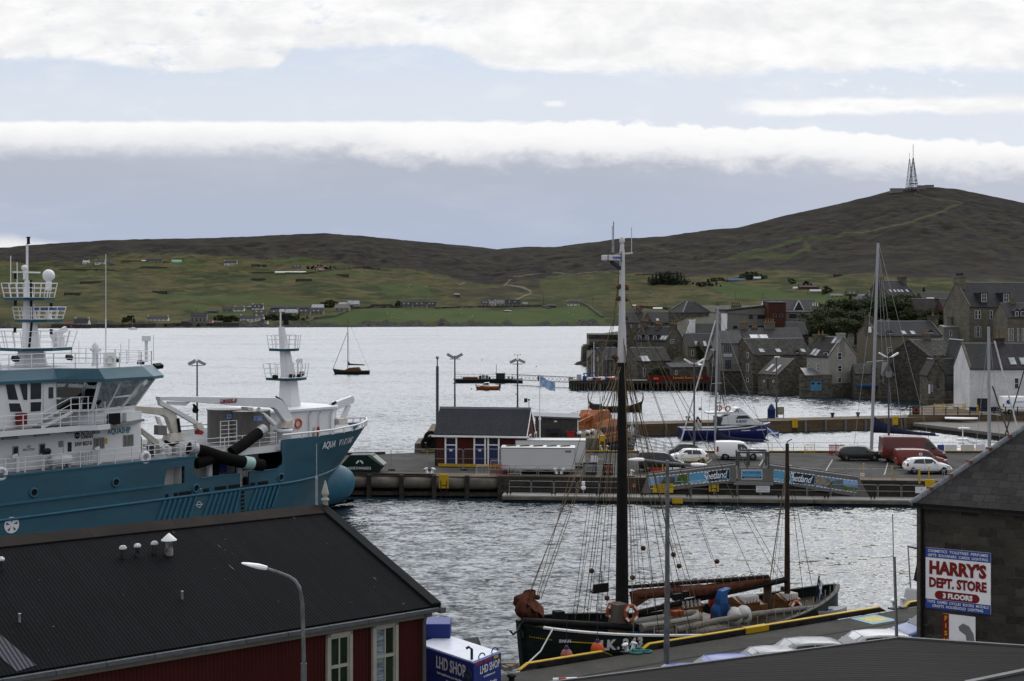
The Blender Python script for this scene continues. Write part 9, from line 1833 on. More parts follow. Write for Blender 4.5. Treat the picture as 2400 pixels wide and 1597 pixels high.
 for f in(.45,.94):mb=MB();mb.box(L*f-.6,-.72,1.1,L*f+.6,-.64,2.05);p=mb.b('dark_panel',greyp,t);mb=MB();[mb.lathe((L*f+s,-.74,1.5),[(.18,0),(.18,.02)],10,'y')for s in(-.25,.25)];mb.b('panel_holes',black,p)
 Y=285;x0,x1=P(1336,0,Y).x,P(1690,0,Y).x;t=thing('timber_jetty','old timber jetty on many piles before the stone houses','jetty',(x0,Y,0));L=x1-x0;mb=MB();mb.box(0,0,1.55,L,6,1.85);mb.b('deck',M('grey jetty planks',(.10,.095,.085),.9,var=.25),t);mb=MB();mb.box(0,-.1,1.25,L,-.003,1.88);mb.b('edge_beam',timber,t)
 for k in range(44):
  x=.2+k*(.55 if k<22 else 1.0);x=x if k<22 else 12+(k-22)*.83
  if x<L:mb=MB();mb.box(x-.13,-.25,-1.5,x+.13,.02,1.5);mb.b('pile',M('weed stained pile',(.07,.065,.055),.9,var=.5,stretch=(1,1,.5)),t)
 mb=MB()
 for k in range(12):x=12+k*1.66;mb.beam((x,.3,-.3),(x+1.5,.3,1.4),.1);mb.beam((x+1.5,.32,-.3),(x,.32,1.4),.1)
 mb.b('cross_bracing',timber,t);mb=MB();mb.box(0,5.8,-1,L,6,1.5);mb.b('back_piles',timber,t)
 bx0,bx1=P(1518,0,Y).x,P(1678,0,Y).x;bn=thing('club_banner','long dark red banner with gold lettering along the jetty','banner',(bx0,Y+.3,1.9));h0,h1=P(1518,880,Y).z-1.9,P(1678,883,Y).z-1.9;w=bx1-bx0;rm=M('dark red banner',(.105,.010,.010),.8,var=.2,scale=1.2);mb=MB();n=24;vs=[]
 for i in range(n+1):f=i/n;y=.05*sin(f*25);vs+=[(w*f,y,-.05),(w*f,y+.05*sin(f*40),h0+(h1-h0)*f)]
 mb.add(vs+[(a_,b_+.03,c_)for a_,b_,c_ in vs],[(2*i,2*i+2,2*i+3,2*i+1)for i in range(n)]+[(2*n+2+2*i+1,2*n+2+2*i+3,2*n+2+2*i+2,2*n+2+2*i)for i in range(n)]+[(2*i+1,2*i+3,2*n+2+2*i+3,2*n+2+2*i+1)for i in range(n)]);mb.b('cloth',rm,bn);mb=MB();text_mb(mb,'Lerwick Boating Club',.74,face_m((w*.59,-.08,h0*.52),(1,0,0)),bold=.01,sx=.92);mb.b('lettering',M('gold lettering',(.40,.26,.06),.6),bn)
 mb=MB();[mb.beam((w*k/5,.1,-.1),(w*k/5,.1,h0+.1),.1)for k in range(6)];mb.b('support_posts',timber,bn)
 for k,(u,v,m)in enumerate(((1534.5,889,orange),(1540.5,889,orange),(1540.5,900,red))):p=P(u,v,Y-.5);mb=MB();mb.ball((0,0,0),.26,12,8,1.1);mb.tube([(0,0,.2),(0,0,.8)],.02,4);o=mb.b('ball_fender',m,label=['orange ball fender hung left on the red banner','orange ball fender hung right on the red banner','dark red ball fender hung below the jetty edge'][k],cat='fender',group='ball fenders on the jetty');o.location=p
 p=P(1370,888,Y+1);t=thing('jetty_crane','small blue crane at the left end of the jetty','crane',(p.x,Y+1,1.85));bl=M('blue crane paint',(.02,.05,.2),.5);mb=MB();mb.box(-.4,-.4,0,.4,.4,.9);mb.b('base',bl,t,bevel=.05);mb=MB();mb.beam((0,0,.8),(-.2,0,1.5),.25);mb.beam((-.2,0,1.4),(2.6,0,1.6),.2);mb.b('jib',bl,t);p=P(1357,888,Y+1);mb=MB();mb.lathe((0,0,0),[(.5,0),(.5,1.2),(.45,1.25)],14);o=mb.b('tank',galv,label='grey drum at the left end of the jetty',cat='tank');o.location=(p.x,Y+1,1.85)
 for k in range(7):
  u=1397+k*9.5;p=P(u,888,Y+2);d=thing('sailing_dinghy','small sailing dinghy parked on the jetty under bare mast','dinghy',(p.x,Y+2,1.95),.3+.1*k,'dinghies parked on the jetty');mb=MB();hullform(mb,3.6,1.3,.0,.45,.2,10);mb.b('hull',[white,bl,orange][k%3],d);mb=MB();mb.tube([(.5,0,.3),(.5,0,3.2+(k*37%5)*.5)],.035,5);mb.b('mast',galv,d)
 for u,vt,lb in((1392,802,'tall white flagmast on the jetty'),(1387,816,'shorter grey mast on the jetty left of the white one')):p=P(u,vt,Y+2);t=thing('mast',lb,'mast',(p.x,Y+2,1.85));mb=MB();mb.tube([(0,0,0),(0,0,p.z-1.85)],.09 if u>1390 else .06,8,.05);mb.b('pole',white if u>1390 else galv,t);mb=MB();mb.beam((-.35,0,(p.z-1.85)*.75),(.35,0,(p.z-1.85)*.75),.05);mb.b('crosstree',galv,t)
 alu=M('anodised mast',(.30,.31,.32),.45,.5,var=.08,scale=3,stretch=(1,1,.2));bcov=M('navy sail cover',(.010,.013,.035),.8,var=.2,bump=.3,bscale=5)
 def yacht(lb,u0,v0,u1,Y,head,L,Bm,boom,stays,covm=bcov,r=.14,pw=3.0):
  pt,pb=P(u0,v0,Y),P(u1,1050,Y);lean=(pt.x-pb.x)/(pt.z-pb.z);t=thing('sailing_yacht',lb,'yacht',(pb.x,Y,0),0);s=head
  mb=MB();hullform(mb,L,Bm,.6,1.05,.4,14,2.2,.7);h=mb.b('hull',white,t);h.location=(-s*L*.08,0,0);h.rotation_euler=(0,0,0 if s>0 else PI)
  mb=MB();mb.loft([[(x,-w,1.1),(x,-w*.9,z),(x,w*.9,z),(x,w,1.1)]for x,w,z in((-L*.28,.9,1.4),(-L*.22,1.1,1.75),(L*.12,.9,1.6),(L*.25,.4,1.2))]);c=mb.b('coachroof',offwhite,t);c.rotation_euler=(0,0,0 if s>0 else PI)
  mb=MB();mb.tube([(0,0,1.0),(lean*(pt.z-pb.z),0,pt.z)],r,12,r*.72);m=mb.b('mast',alu,t);top=Vector((lean*(pt.z-pb.z),0,pt.z));mb=MB();mb.tube([tuple(top),tuple(top+Vector((0,0,.4)))],.03,4);mb.beam(top+Vector((-.35,0,.1)),top+Vector((.2,0,.1)),.05);mb.b('masthead',darkm,m)
  lo=lambda u,v:P(u,v,Y)-Vector((pb.x,Y,0))
  if boom:
   b0,b1,dz=boom;p,q=lo(*b0),lo(*b1);mb=MB();mb.tube([tuple(p),tuple(q)],.10,8);mb.b('boom',alu,t);mb=MB();n=8;rings=[]
   for k in range(n+1):f=k/n;c_=p.lerp(q,f*.95);hh=dz*(1-f)**pw+.30;rings.append([tuple(c_+Vector((0,y,z*hh-.08)))for y,z in((-.17,0),(-.15,.4),(-.04,1),(.04,1),(.15,.4),(.17,0))])
   mb.loft(rings);mb.b('sail_cover',covm,t)
  for nm,pa,pe,rr,mt in stays:mb=MB();mb.tube([tuple(lo(*pa)),tuple(lo(*pe))],rr,6);mb.b(nm,mt,t)
  return t
 lo_=.022
 yacht('tall masted yacht with navy sail cover behind the red van',2058,570,2042,150,-1,14,3.8,((2045,1012),(2200,1021),1.5),(('shroud',(2058,575),(2120,1045),lo_,galv),('shroud',(2059,580),(2096,1045),lo_,galv),('shroud',(2057,590),(2002,1045),lo_,galv),('backstay',(2060,572),(2180,1040),lo_,galv),('topping_lift',(2058,572),(2070,900),lo_,galv),('spreader',(2030,850),(2070,846),.05,alu)),r=.19)
 yacht('yacht with slim mast and furled forestay beside the survey boat',1682,718,1676,150,-1,12,3.4,((1678,1028),(1796,1036),1.0),(('furled_forestay',(1677,752),(1594,1042),.075,offwhite),('shroud',(1681,730),(1712,1045),lo_,galv),('shroud',(1681,730),(1655,1045),lo_,galv),('backstay',(1682,722),(1800,1045),lo_,galv),('spreader',(1668,900),(1692,898),.04,alu)),r=.14,pw=7)
 yacht('yacht with thick mast partly behind the slate roof',2317,766,2319,153,1,12,3.4,None,(('furled_forestay',(2331,800),(2386,1010),.09,offwhite),('boom_strut',(2326,905),(2368,1030),.09,steel_s),('running_pole',(2400,870),(2353,1030),.07,darkm),('shroud',(2318,770),(2288,1045),lo_,galv),('shroud',(2318,770),(2345,1045),lo_,galv),('spreader',(2295,966),(2345,974),.06,alu)),r=.2)
 p=P(1797,1003,150);t=thing('saltire_flag','blue and white saltire flag flying behind the white van','flag',(p.x,149.6,1.2),0);mb=MB();mb.tube([(.15,0,0),(-.02,0,p.z-1.2+.1)],.03,6);mb.b('staff',galv,t);h=p.z-1.2;g=lambda s,w:(s*1.15+.1*w,.1*sin(s*5+w),h-w*.68-s*.42+.05*sin(s*6));n=8;vs=[g(i/n,j/4)for i in range(n+1)for j in range(5)];mb=MB();mb.add(vs,[(i*5+j,i*5+j+1,i*5+j+6,i*5+j+5)for i in range(n)for j in range(4)],True);f=mb.b('cloth',M('saltire blue',(.05,.14,.42),.8),t);mb=MB()
 for sg in(0,1):
  for i in range(12):
   s0,s1=i/12,(i+1)/12;w=lambda s:s if sg==0 else 1-s;e=.11;A=[g(s0,w(s0)-e),g(s1,w(s1)-e),g(s1,w(s1)+e),g(s0,w(s0)+e)];mb.add([(x,y-.02,z)for x,y,z in A],[(0,1,2,3)])
 mb.b('white_cross',white,f)
 p=P(1905,0,149);t=thing('inflatable_boat','grey inflatable workboat with black outboards behind the pier railing','inflatable boat',(p.x,149,.3),PI);gr=M('dark grey tube',(.06,.06,.06),.6);mb=MB();mb.tube([(-1.7,-.9,.5),(.8,-.9,.5),(1.7,-.4,.7),(1.9,0,.75),(1.7,.4,.7),(.8,.9,.5),(-1.7,.9,.5)],.3,10);mb.b('tube',gr,t);mb=MB();mb.box(-1.6,-.7,.1,1.2,.7,.4);mb.box(-.4,-.3,.4,.3,.3,1.4);mb.b('console',darkm,t);mb=MB();mb.box(-2.2,-.6,.4,-1.7,-.1,1.3);mb.box(-2.2,.1,.4,-1.7,.6,1.3);mb.b('outboards',black,t,bevel=.05);mb=MB();mb.tube([(.6,-.6,.5),(.7,-.5,1.6),(.7,.5,1.6),(.6,.6,.5)],.03,5);mb.b('arch',galv,t)
 p=P(1478,0,147.5);q=P(1572,0,150);t=thing('basin_gangway','thin railed gangway sloping behind the black people carrier','gangway',(p.x,147.5,0));d=q.x-p.x;mb=MB();mb.beam((0,0,2.6),(d,1,1.4),1.2,.08);mb.b('walkway',greyp,t)
 for y in(-.6,.6):rails_on(t,[(0,y,2.6),(d,1+y,1.4)],1.1,3,.9,galv,.022)
 p=P(2263,0,148.5);t=thing('motor_boat','small boat with white radar mast behind the slate roof edge','motor boat',(p.x,148.5,-.2));mb=MB();hullform(mb,7,2.4,.4,.9,.4);mb.b('hull',white,t);mb=MB();mb.tube([(-.3,0,.9),(-.3,0,4.6)],.06,6);mb.tube([(.5,0,.9),(-.3,0,2.4)],.04,6);mb.box(-.9,-.3,3.1,.2,.3,3.3);mb.box(-.7,-.3,4.3,.4,.3,4.45);mb.b('radar_mast',white,t);mb=MB();mb.prism([(-2,.9),(-1.6,1.7),(1,1.6),(1.8,.9)],'y',-.8,.8);mb.b('cabin',white,t,bevel=.05)
 Y=77;p=P(2148,1432,Y);t=thing('sailing_yacht','white yacht stern with wind generator beside the stone shop corner','yacht',(p.x+1.4,Y+.4,0),math.atan2(.53,.848));fr=Fr(t.location,math.atan2(.53,.848));mb=MB();mb.prism([(-1.9,-.4),(5,-.4),(5,1.7),(-1.2,1.6),(-1.35,1.2)],'y',-1.4,1.4);mb.b('hull',M('grey white hull',(.42,.42,.43),.5,var=.05),t,bevel=.12)
 c=fr.y(2133,1293,0);mb=MB();mb.tube([(-1.1,-1.1,1.6),(-1.3,-1.1,c.z),(-.2,-1.1,c.z+.1)],.04,6);mb.tube([(-1.1,1.1,1.6),(-1.3,1.1,c.z),(-.2,1.1,c.z+.1)],.04,6);mb.beam((-1.3,-1.1,c.z),(-1.3,1.1,c.z),.07);mb.b('stern_arch',galv,t);mb=MB();mb.box(-1.5,-1.0,c.z+.06,-.4,1.0,c.z+.1);mb.b('solar_panel',greyp,t)
 hub=fr.y(2136,1252,0);mb=MB();mb.tube([(-1.0,0,c.z),(-1.0,0,hub.z)],.04,6);g=mb.b('generator_post',galv,t);mb=MB();mb.ball((-1.1,0,hub.z),.1,8,6)
 for a in(1.6,3.7,5.8):mb.beam((-1.15,-.05,hub.z),(-1.15+.1*cos(a),-.62*cos(a),hub.z+.62*sin(a)),.03,.07)
 mb.b('generator_blades',darkm,g);mb=MB();mb.cbox((-1.25,-.4,2.25),.3,.5,.95);mb.b('pale_canister',white,t,bevel=.08);mb=MB();mb.cbox((-1.15,.3,2.8),.25,.5,1.6,MR(.25,3,'X'));mb.cbox((-1.1,-.1,3.2),.3,.8,.35);mb.b('dark_canvas',M('dark canvas',(.02,.02,.02),.9),t);mb=MB();mb.cbox((-1.3,-.2,3.45),.25,.5,.16);mb.b('yellow_patch',yellow,t);rails_on(t,[(-1.1,-1.3,1.65),(3,-1.3,1.75)],.75,2,1,galv,.018)
boats()
# TREES
def leaf_mesh(name,blobs,n,size,seed,mat,flat=1.0):
 r=np.random.RandomState(seed);w=np.array([b[3]*b[4]*b[5]for b in blobs])**.8;w/=w.sum();idx=r.choice(len(blobs),n,p=w);B=np.array(blobs)[idx]
 d=r.normal(size=(n,3));d/=np.linalg.norm(d,axis=1)[:,None];rad=r.rand(n)**.33*(.72+.38*r.rand(n));c=B[:,:3]+d*rad[:,None]*B[:,3:6]
 nrm=d+r.normal(size=(n,3))*.6;nrm/=np.linalg.norm(nrm,axis=1)[:,None];t=np.cross(nrm,r.normal(size=(n,3)));t/=np.linalg.norm(t,axis=1)[:,None];b=np.cross(nrm,t);s=size*(.5+r.rand(n))[:,None]
 v=np.stack([c-t*s*.5,c+b*s*.3+t*s*.1,c+t*s*.6,c-b*s*.3+t*s*.1],1).reshape(-1,3);f=np.arange(n*4).reshape(n,4);me=bpy.data.meshes.new(name);me.from_pydata(v.tolist(),[],f.tolist());me.materials.append(mat);return me
def foliage(name,dark,light):
 m=bpy.data.materials.new(name);m.use_nodes=True;nt=m.node_tree;b=nt.nodes['Principled BSDF'];b.inputs['Roughness'].default_value=.8;b.inputs['Specular IOR Level'].default_value=.15;g=node(nt,'ShaderNodeNewGeometry');n1=noise(nt,g.outputs['Position'],.55,4,.6);rp=E(nt,g.outputs['Random Per Island']);c=mix(nt,(n1*.7+rp*.45).ss(.3,.85),dark,light);nt.links.new(c,b.inputs['Base Color']);return m
syc=foliage('sycamore leaves',(.011,.018,.005),(.042,.056,.017));con=foliage('conifer needles',(.006,.011,.006),(.016,.026,.012));shr=foliage('shrub leaves',(.010,.016,.006),(.030,.042,.014));bark=M('bark',(.03,.025,.02),.9)
def trees():
 r=rnd;protos=[]
 for k in range(3):
  blobs=[(r.uniform(-2.6,2.6),r.uniform(-2.2,2.2),r.uniform(2.2,7.2),r.uniform(1.2,2.0),r.uniform(1.2,2.0),r.uniform(.9,1.6))for _ in range(20)]+[(0,0,4.6,2.8,2.6,2.8)];protos.append((blobs,leaf_mesh('crown',blobs,7000,.36,11+k,syc)))
 spots=[(1885,788,318,1.0),(1912,776,325,1.05),(1946,772,330,1.25),(1972,790,312,1.1),(1935,795,306,1.0),(2005,782,325,1.2),(2000,745,350,1.15),(2042,752,345,1.2),(2075,752,345,1.35),(2108,758,340,1.25),(2140,760,335,1.15),(2172,768,330,1.05),(2196,780,325,.95),(1962,745,352,1.1),(2090,735,365,1.2),(2125,735,365,1.2),(1930,750,350,1.0),(2222,770,338,.6),(2175,702,372,.55),(2012,716,400,.6),(2150,704,392,.5)]
 words=['at the left end of the dark tree belt','second from the left in the dark tree belt','with the broad crown above the harled house','beside the tan house chimney','lowest and nearest the slate roofs','between the harled house and the tan house','rising left of the tall yacht mast','rising right of the tall yacht mast','with the highest crown below the manor','right of the highest crown','above the tan house ridge','near the right end of the belt','at the right end of the belt by the brown roofs','set back on the left','set back below the manor','set back near the brown roofs','behind the left end of the belt','squeezed by the grey service block','left of the brown tiled roof','by the small grey gabled house','beside the manor wall']
 for i,(u,v,Y,s)in enumerate(spots):
  p=P(u,v,Y);t=thing('sycamore_tree','dark green sycamore '+words[i],'tree',(p.x,Y,p.z-1.0),r.uniform(0,6),'sycamores among the old town houses');t.scale=(s*1.08,s,s*r.uniform(.58,.70));raw('crown',protos[i%3][1],t);mb=MB();mb.tube([(0,0,-2),(.1,0,1.5),(0,.1,3.6)],.3,8,.16)
  for k in range(5):b=protos[i%3][0][k];mb.tube([(0,.05,2.2+k*.25),(b[0]*.5,b[1]*.5,3.4),(b[0]*.9,b[1]*.9,b[2])],.12,5,.03)
  mb.b('trunk',bark,t)
 def conifer(u,v,Y,h,lb):
  p=P(u,v,Y);t=thing('spruce_tree',lb,'tree',p);blobs=[(0,0,h*(k+.5)/12,(1-k/12)*h*.22+.1,(1-k/12)*h*.22+.1,h*.05)for k in range(12)];raw('crown',leaf_mesh('crown',blobs,1200,.35,5,con),t);mb=MB();mb.tube([(0,0,-2),(0,0,h*.9)],.15,6,.04);mb.b('trunk',bark,t)
 conifer(1993,718,355,3.0,'small pointed spruce above the sycamores');conifer(2165,700,395,3.2,'thin spruce beside the brown tiled house')
 for u,v,Y,w,h,lb in((1641,852,302,1.6,4.2,'dark upright shrub beside the thin skylight house'),(1548,884,289,2.4,1.7,'low green bush at the gable behind the red banner'),(1530,886,288,1.2,1.2,'small bush left of the sloping wall'),(1447,798,402,3.5,1.5,'green ivy mound on top of the bastion'),(1392,840,404,2.6,4.0,'ivy hanging on the bastion side'),(1452,815,330,2.0,1.2,'grassy tuft above the red chimney cottage')):
  p=P(u,v,Y);t=thing('shrub',lb,'shrub',p,0,'shrubs among the stone houses');blobs=[(r.uniform(-w,w)*.6,r.uniform(-.6,.6),r.uniform(.25,.85)*h,w*.5,.8,h*.3)for _ in range(9)];raw('foliage',leaf_mesh('foliage',blobs,1400,.26,int(u),shr),t);mb=MB();mb.tube([(0,0,-1),(0,0,h*.6)],.1,6);mb.b('stem',bark,t)
trees()
# FAR SHORE
from mathutils.bvhtree import BVHTree
_hm=bpy.data.objects['hills'].data
_bvh=BVHTree.FromPolygons([v.co for v in _hm.vertices],[tuple(p.vertices)for p in _hm.polygons])
def ground(u,v):
 h=_bvh.ray_cast(Vector((0,0,H)),Vector(((u-U0)/F,1,-(v-VH)/F)).normalized())
 return h[0]if h[0]is not None else L(u,v)
def far():
 wl=M('far white wall',(.50,.50,.49),.8,var=.05);gl=M('far grey wall',(.16,.155,.145),.9,var=.1);dl=M('far dark stone',(.055,.05,.043),.9,var=.3);bl=M('far blue wall',(.06,.10,.16),.8);rl=M('far red timber',(.07,.018,.015),.8);tl=M('far tan wall',(.20,.185,.155),.9)
 dr=M('far dark roof',(.030,.030,.033),.7,spec=.2);lr=M('far pale roof',(.30,.31,.32),.6);rr=M('far red roof',(.12,.03,.022),.8);br=M('far brown roof',(.05,.04,.035),.8)
 T=[(193,208,620,615,611,wl,lr,'white croft with pale roof highest on the left slope'),(222,245,621,615,611,wl,dr,'white gabled grey roofed croft on the upper left slope'),(247,258,621,617,613,gl,dr,'low grey barn touching the upper left croft'),(259,266,621,618,615,bl,dr,'little blue shed at the end of the upper left steading'),(331,341,616,612,610,gl,lr,'pale roofed shed left of the long upper bungalow'),(343,380,616,612,607,tl,dr,'long grey roofed bungalow high on the left slope'),(525,555,622,617,612,wl,dr,'white ended croft alone on the upper middle slope'),(684,707,630,626,622,gl,br,'brown roofed bungalow above the long white tunnel'),(740,762,633,629,625,wl,rr,'white cottage with red roof on the upper slope'),(149,168,767,760,755,gl,rr,'small shed with rusty roof at the left shore'),(172,206,766,758,747,wl,dr,'white cottage with dark roof right on the left shore'),(225,247,766,760,755,dl,dr,'dark stone shed on the shore right of the white cottage'),(343,393,753,748,742,wl,dr,'long low white house above the shore'),(446,484,759,741,733,gl,dr,'tall grey two storey house at the shore'),(424,442,758,754,750,dl,br,'brown roofed shed left of the tall grey house'),(478,497,758,755,750,wl,rr,'white and red shed right of the tall grey house'),(500,520,760,756,753,dl,br,'low dark shed at the shore by the garden bushes'),(481,509,734,730,726,dl,dr,'dark stone byre above the tall grey house'),(520,545,732,726,720,gl,dr,'grey cottage left of the small white one'),(548,571,731,726,720,wl,dr,'small white cottage in the middle of the far village'),(590,616,727,722,714,wl,dr,'white dormer house with dark roof in the far village'),(577,592,725,721,717,gl,dr,'grey annexe left of the white dormer house'),(562,600,754,747,740,wl,dr,'white house by the bushes near the shore'),(598,617,753,746,741,wl,dr,'white wing of the house by the bushes'),(619,626,759,756,752,wl,dr,'tiny white hut near the shore'),(591,624,740,734,728,tl,br,'brown grey cottage behind the white shore house'),(634,728,727,722,717,dl,dr,'very long dark barn roof in the far village'),(629,671,739,733,727,gl,dr,'left block of the grey roofed terrace'),(668,697,741,733,725,tl,lr,'pale gabled block in the grey terrace'),(697,727,739,732,725,tl,dr,'middle block of the grey terrace'),(726,757,738,732,725,tl,dr,'right block of the grey terrace'),(730,758,726,721,714,gl,lr,'barn with bright metal roof above the terrace'),(784,818,731,722,714,tl,gl,'grey gabled house left of the bright roofed group'),(793,813,723,716,709,gl,lr,'first bright roofed house of the hill group'),(811,828,722,714,705,gl,lr,'second bright roofed house of the hill group'),(827,842,722,713,705,gl,lr,'third bright roofed house of the hill group'),(828,841,723,719,715,bl,dr,'little blue front house of the hill group'),(938,967,721,716,708,gl,dr,'left end of the long dark terrace'),(967,1000,722,716,708,gl,dr,'middle of the long dark terrace'),(1000,1022,722,716,708,gl,dr,'right end of the long dark terrace'),(1128,1146,719,712,706,tl,dr,'leftmost house of the pale steep roofed row'),(1144,1161,719,713,705,wl,gl,'pale gabled house in the steep roofed row'),(1161,1184,718,712,703,tl,gl,'second pale gabled house in the steep roofed row'),(1183,1220,718,712,703,gl,dr,'long grey roofed end of the steep roofed row'),(1225,1237,717,713,709,gl,gl,'grey garage right of the steep roofed row'),(1282,1303,722,717,713,dl,dr,'dark barn between the row and the lone white cottage'),(1330,1358,718,712,706,wl,dr,'lone white cottage on the headland above the green field'),(1063,1078,696,691,688,dl,gl,'small stone hut on the hillside above the terraces'),(1180,1200,731,729,728,dl,lr,'low silver roofed shelter in the green field'),(1706,1748,660,657,653,bl,bl,'long blue grey bungalow by the right hand bushes'),(1767,1784,657,653,649,bl,lr,'dark blue barn with pale roof above the blue bungalow'),(1872,1920,679,673,670,rl,br,'long dark red timber house on the right slope'),(1860,1870,678,675,673,wl,lr,'small white shed at the end of the red timber house'),(1899,1926,688,683,679,gl,lr,'grey sheds with pale roofs below the red house'),(1946,1976,697,693,689,gl,gl,'low grey cottage on the right slope'),(1983,2012,695,690,684,rl,br,'brown red cottage beside the town trees'),(1531,1553,727,724,721,gl,wl,'white roofed field shed behind the hip roofed hall'),(1480,1492,720,717,715,gl,lr,'tiny pale roofed shed beside the ship mast')]
 for u0,u1,vb,ve,vr,wm,rm,lb in T:
  g=ground((u0+u1)/2,vb-.5);Y=g.y;h=House('far_house',lb,u0,vb,Y,0,7,ve,vr,ru(-3,3),'l',uo=u1,wall=wm,roof=rm,over=.25,ext=4,group='houses across the sound')
  if(u1-u0)>14 and 'barn' not in lb and 'byre' not in lb and 'shed' not in lb:
   n=max(2,int((u1-u0)/9))
   for k in range(n):uc=u0+(u1-u0)*(k+.5)/n;dv=(vb-ve);h.win(uc-1.3,ve+dv*.25,uc+1.3,ve+dv*.72,f_mat=False)
   if 'tall grey' in lb:
    for k in range(3):uc=452+k*12;h.win(uc-1.5,750,uc+1.5,756,f_mat=frame_w)
   h.chim(.5,3.5,1.0,.8,ztop=h.hr+1.1,pots=0,mat=wm);h.chim(h.L-.5,3.5,1.0,.8,ztop=h.hr+1.1,pots=0,mat=wm)
   if 'terrace' in lb or 'row' in lb or 'dormer' in lb:
    for k in range(2):h.skyl(u0+(u1-u0)*(.3+.35*k),(ve+vr)/2,1.0,1.2)
 g=ground(413,617);t=thing('polytunnel','pale green polytunnel on the upper left slope','polytunnel',g);w=23/F*g.y;mb=MB();mb.loft([[(x,cos(a)*3.2+3,sin(a)*4.6-.3)for a in[PI*k/10 for k in range(11)]]for x in(-w/2,-w/6,w/6,w/2)]);mb.b('cover',M('pale green sheeting',(.22,.38,.29),.6,var=.15),t)
 g=ground(680,640);t=thing('polytunnel','very long narrow white tunnel lying across the slope','polytunnel',g,-.06);w=73/F*g.y;mb=MB();mb.loft([[(x,cos(a)*2+2,sin(a)*2.2-.3-x*.0)for a in[PI*k/8 for k in range(9)]]for x in np.linspace(-w/2,w/2,6)]);mb.b('cover',M('white sheeting',(.62,.63,.64),.6),t)
 def wall(lb,pts,h=1.3,nm='field_wall',m=dl,wd=.8,group='field walls across the sound'):
  G_=[]
  for(a,b),(c,d)in zip(pts,pts[1:]):
   n=max(2,int(hypot(c-a,d-b)/5))
   for k in range(n):G_.append(ground(a+(c-a)*k/n,b+(d-b)*k/n))
  G_.append(ground(*pts[-1]));o=G_[0];mb=MB()
  for p,q in zip(G_,G_[1:]):
   if(q-p).length<200:mb.beam(p-o+Vector((0,0,h*.35)),q-o+Vector((0,0,h*.35)),wd,h*1.3)
  ob=mb.b(nm,m,label=lb,cat='wall',group=group);ob.location=o
 wall('dry stone wall running down right of the lone white cottage',[(1362,712),(1378,720),(1396,734),(1412,746)],2);wall('dry stone wall along the foot of the pale row',[(1020,724),(1120,721),(1220,720),(1270,719),(1290,725)],1.6);wall('long dry stone wall below the bright roofed group',[(720,758),(735,749),(780,744),(805,736),(822,725),(880,722),(940,722)],1.8);wall('dark dyke across the upper left slope',[(140,633),(200,633),(270,635)],1.5);wall('dark dyke below the long bungalow',[(330,628),(392,629)],1.5);wall('dyke beside the green polytunnel',[(285,613),(340,614),(400,616)],1.4);wall('long dyke under the white tunnel',[(590,641),(640,641),(720,642),(780,634),(830,629),(890,632)],1.5);wall('shore wall below the left cottages',[(120,767),(250,768),(330,766),(440,764),(560,764)],2.2);wall('dark hedge bank right of the lone upper croft',[(590,625),(625,626)],3);wall('stone dyke on the right slope',[(1490,645),(1530,645),(1600,642)],1.2);wall('low roadside wall on the right slope',[(1500,722),(1530,724),(1572,727)],2.5)
 r_=np.random.RandomState(4)
 for u0,u1,v,lb in((187,241,665,'roofless stone ruin with long wall on the left slope'),(150,186,692,'low broken ruin lower on the left slope'),(356,391,688,'roofless stone byre on the left slope'),(787,817,648,'row of broken gables below the dyke'),(845,870,629,'broken stone enclosure on the upper slope'),(588,622,658,'ruined sheepfold under the white tunnel'),(693,730,659,'tumbled stone ruin in the middle slope'),(1955,1975,648,'small ruin high on the right slope'),(868,920,720,'stone ruin with gable beside the dark terrace')):
  g=ground((u0+u1)/2,v);t=thing('stone_ruin',lb,'ruin',g,0,'ruins across the sound');w=(u1-u0)/F*g.y;mb=MB();mb.box(-w/2,0,-3,w/2,.8,2.0);mb.box(-w/2,6,-3,w/2,6.8,2.6);mb.b('side_walls',dl,t)
  for x in(-w/2,-w*.1,w/2-.8):mb=MB();mb.prism([(0,-3),(6.8,-3),(6.8,2.2),(3.4,3.2+r_.rand()),(0,2.0)],'x',x,x+.8);mb.b('gable',dl,t)
 def wood(lb,u0,u1,v,n,hmin,hmax,mat,seed,con_=True):
  r=np.random.RandomState(seed);blobs=[];o=ground((u0+u1)/2,v)
  for i in range(n):
   f=(i+.5)/n;u=u0+(u1-u0)*f+r.uniform(-3,3);vv=v-r.rand()*6;g=ground(u,vv)-o;h=(hmin+(hmax-hmin)*(sin(PI*min(max(f*1.15,0),1))**.6))*r.uniform(.75,1.1)
   for k in range(4 if con_ else 2):z=h*(k+.4)/(4 if con_ else 2);rr=h*(.26 if con_ else .5)*(1-k/5);blobs.append((g.x,g.y,g.z+z,rr,rr,h*.2))
  o2=raw('far_wood',leaf_mesh('far_wood',blobs,120*n,1.5,seed,mat),kind='stuff',label=lb,cat='wood');o2.location=o
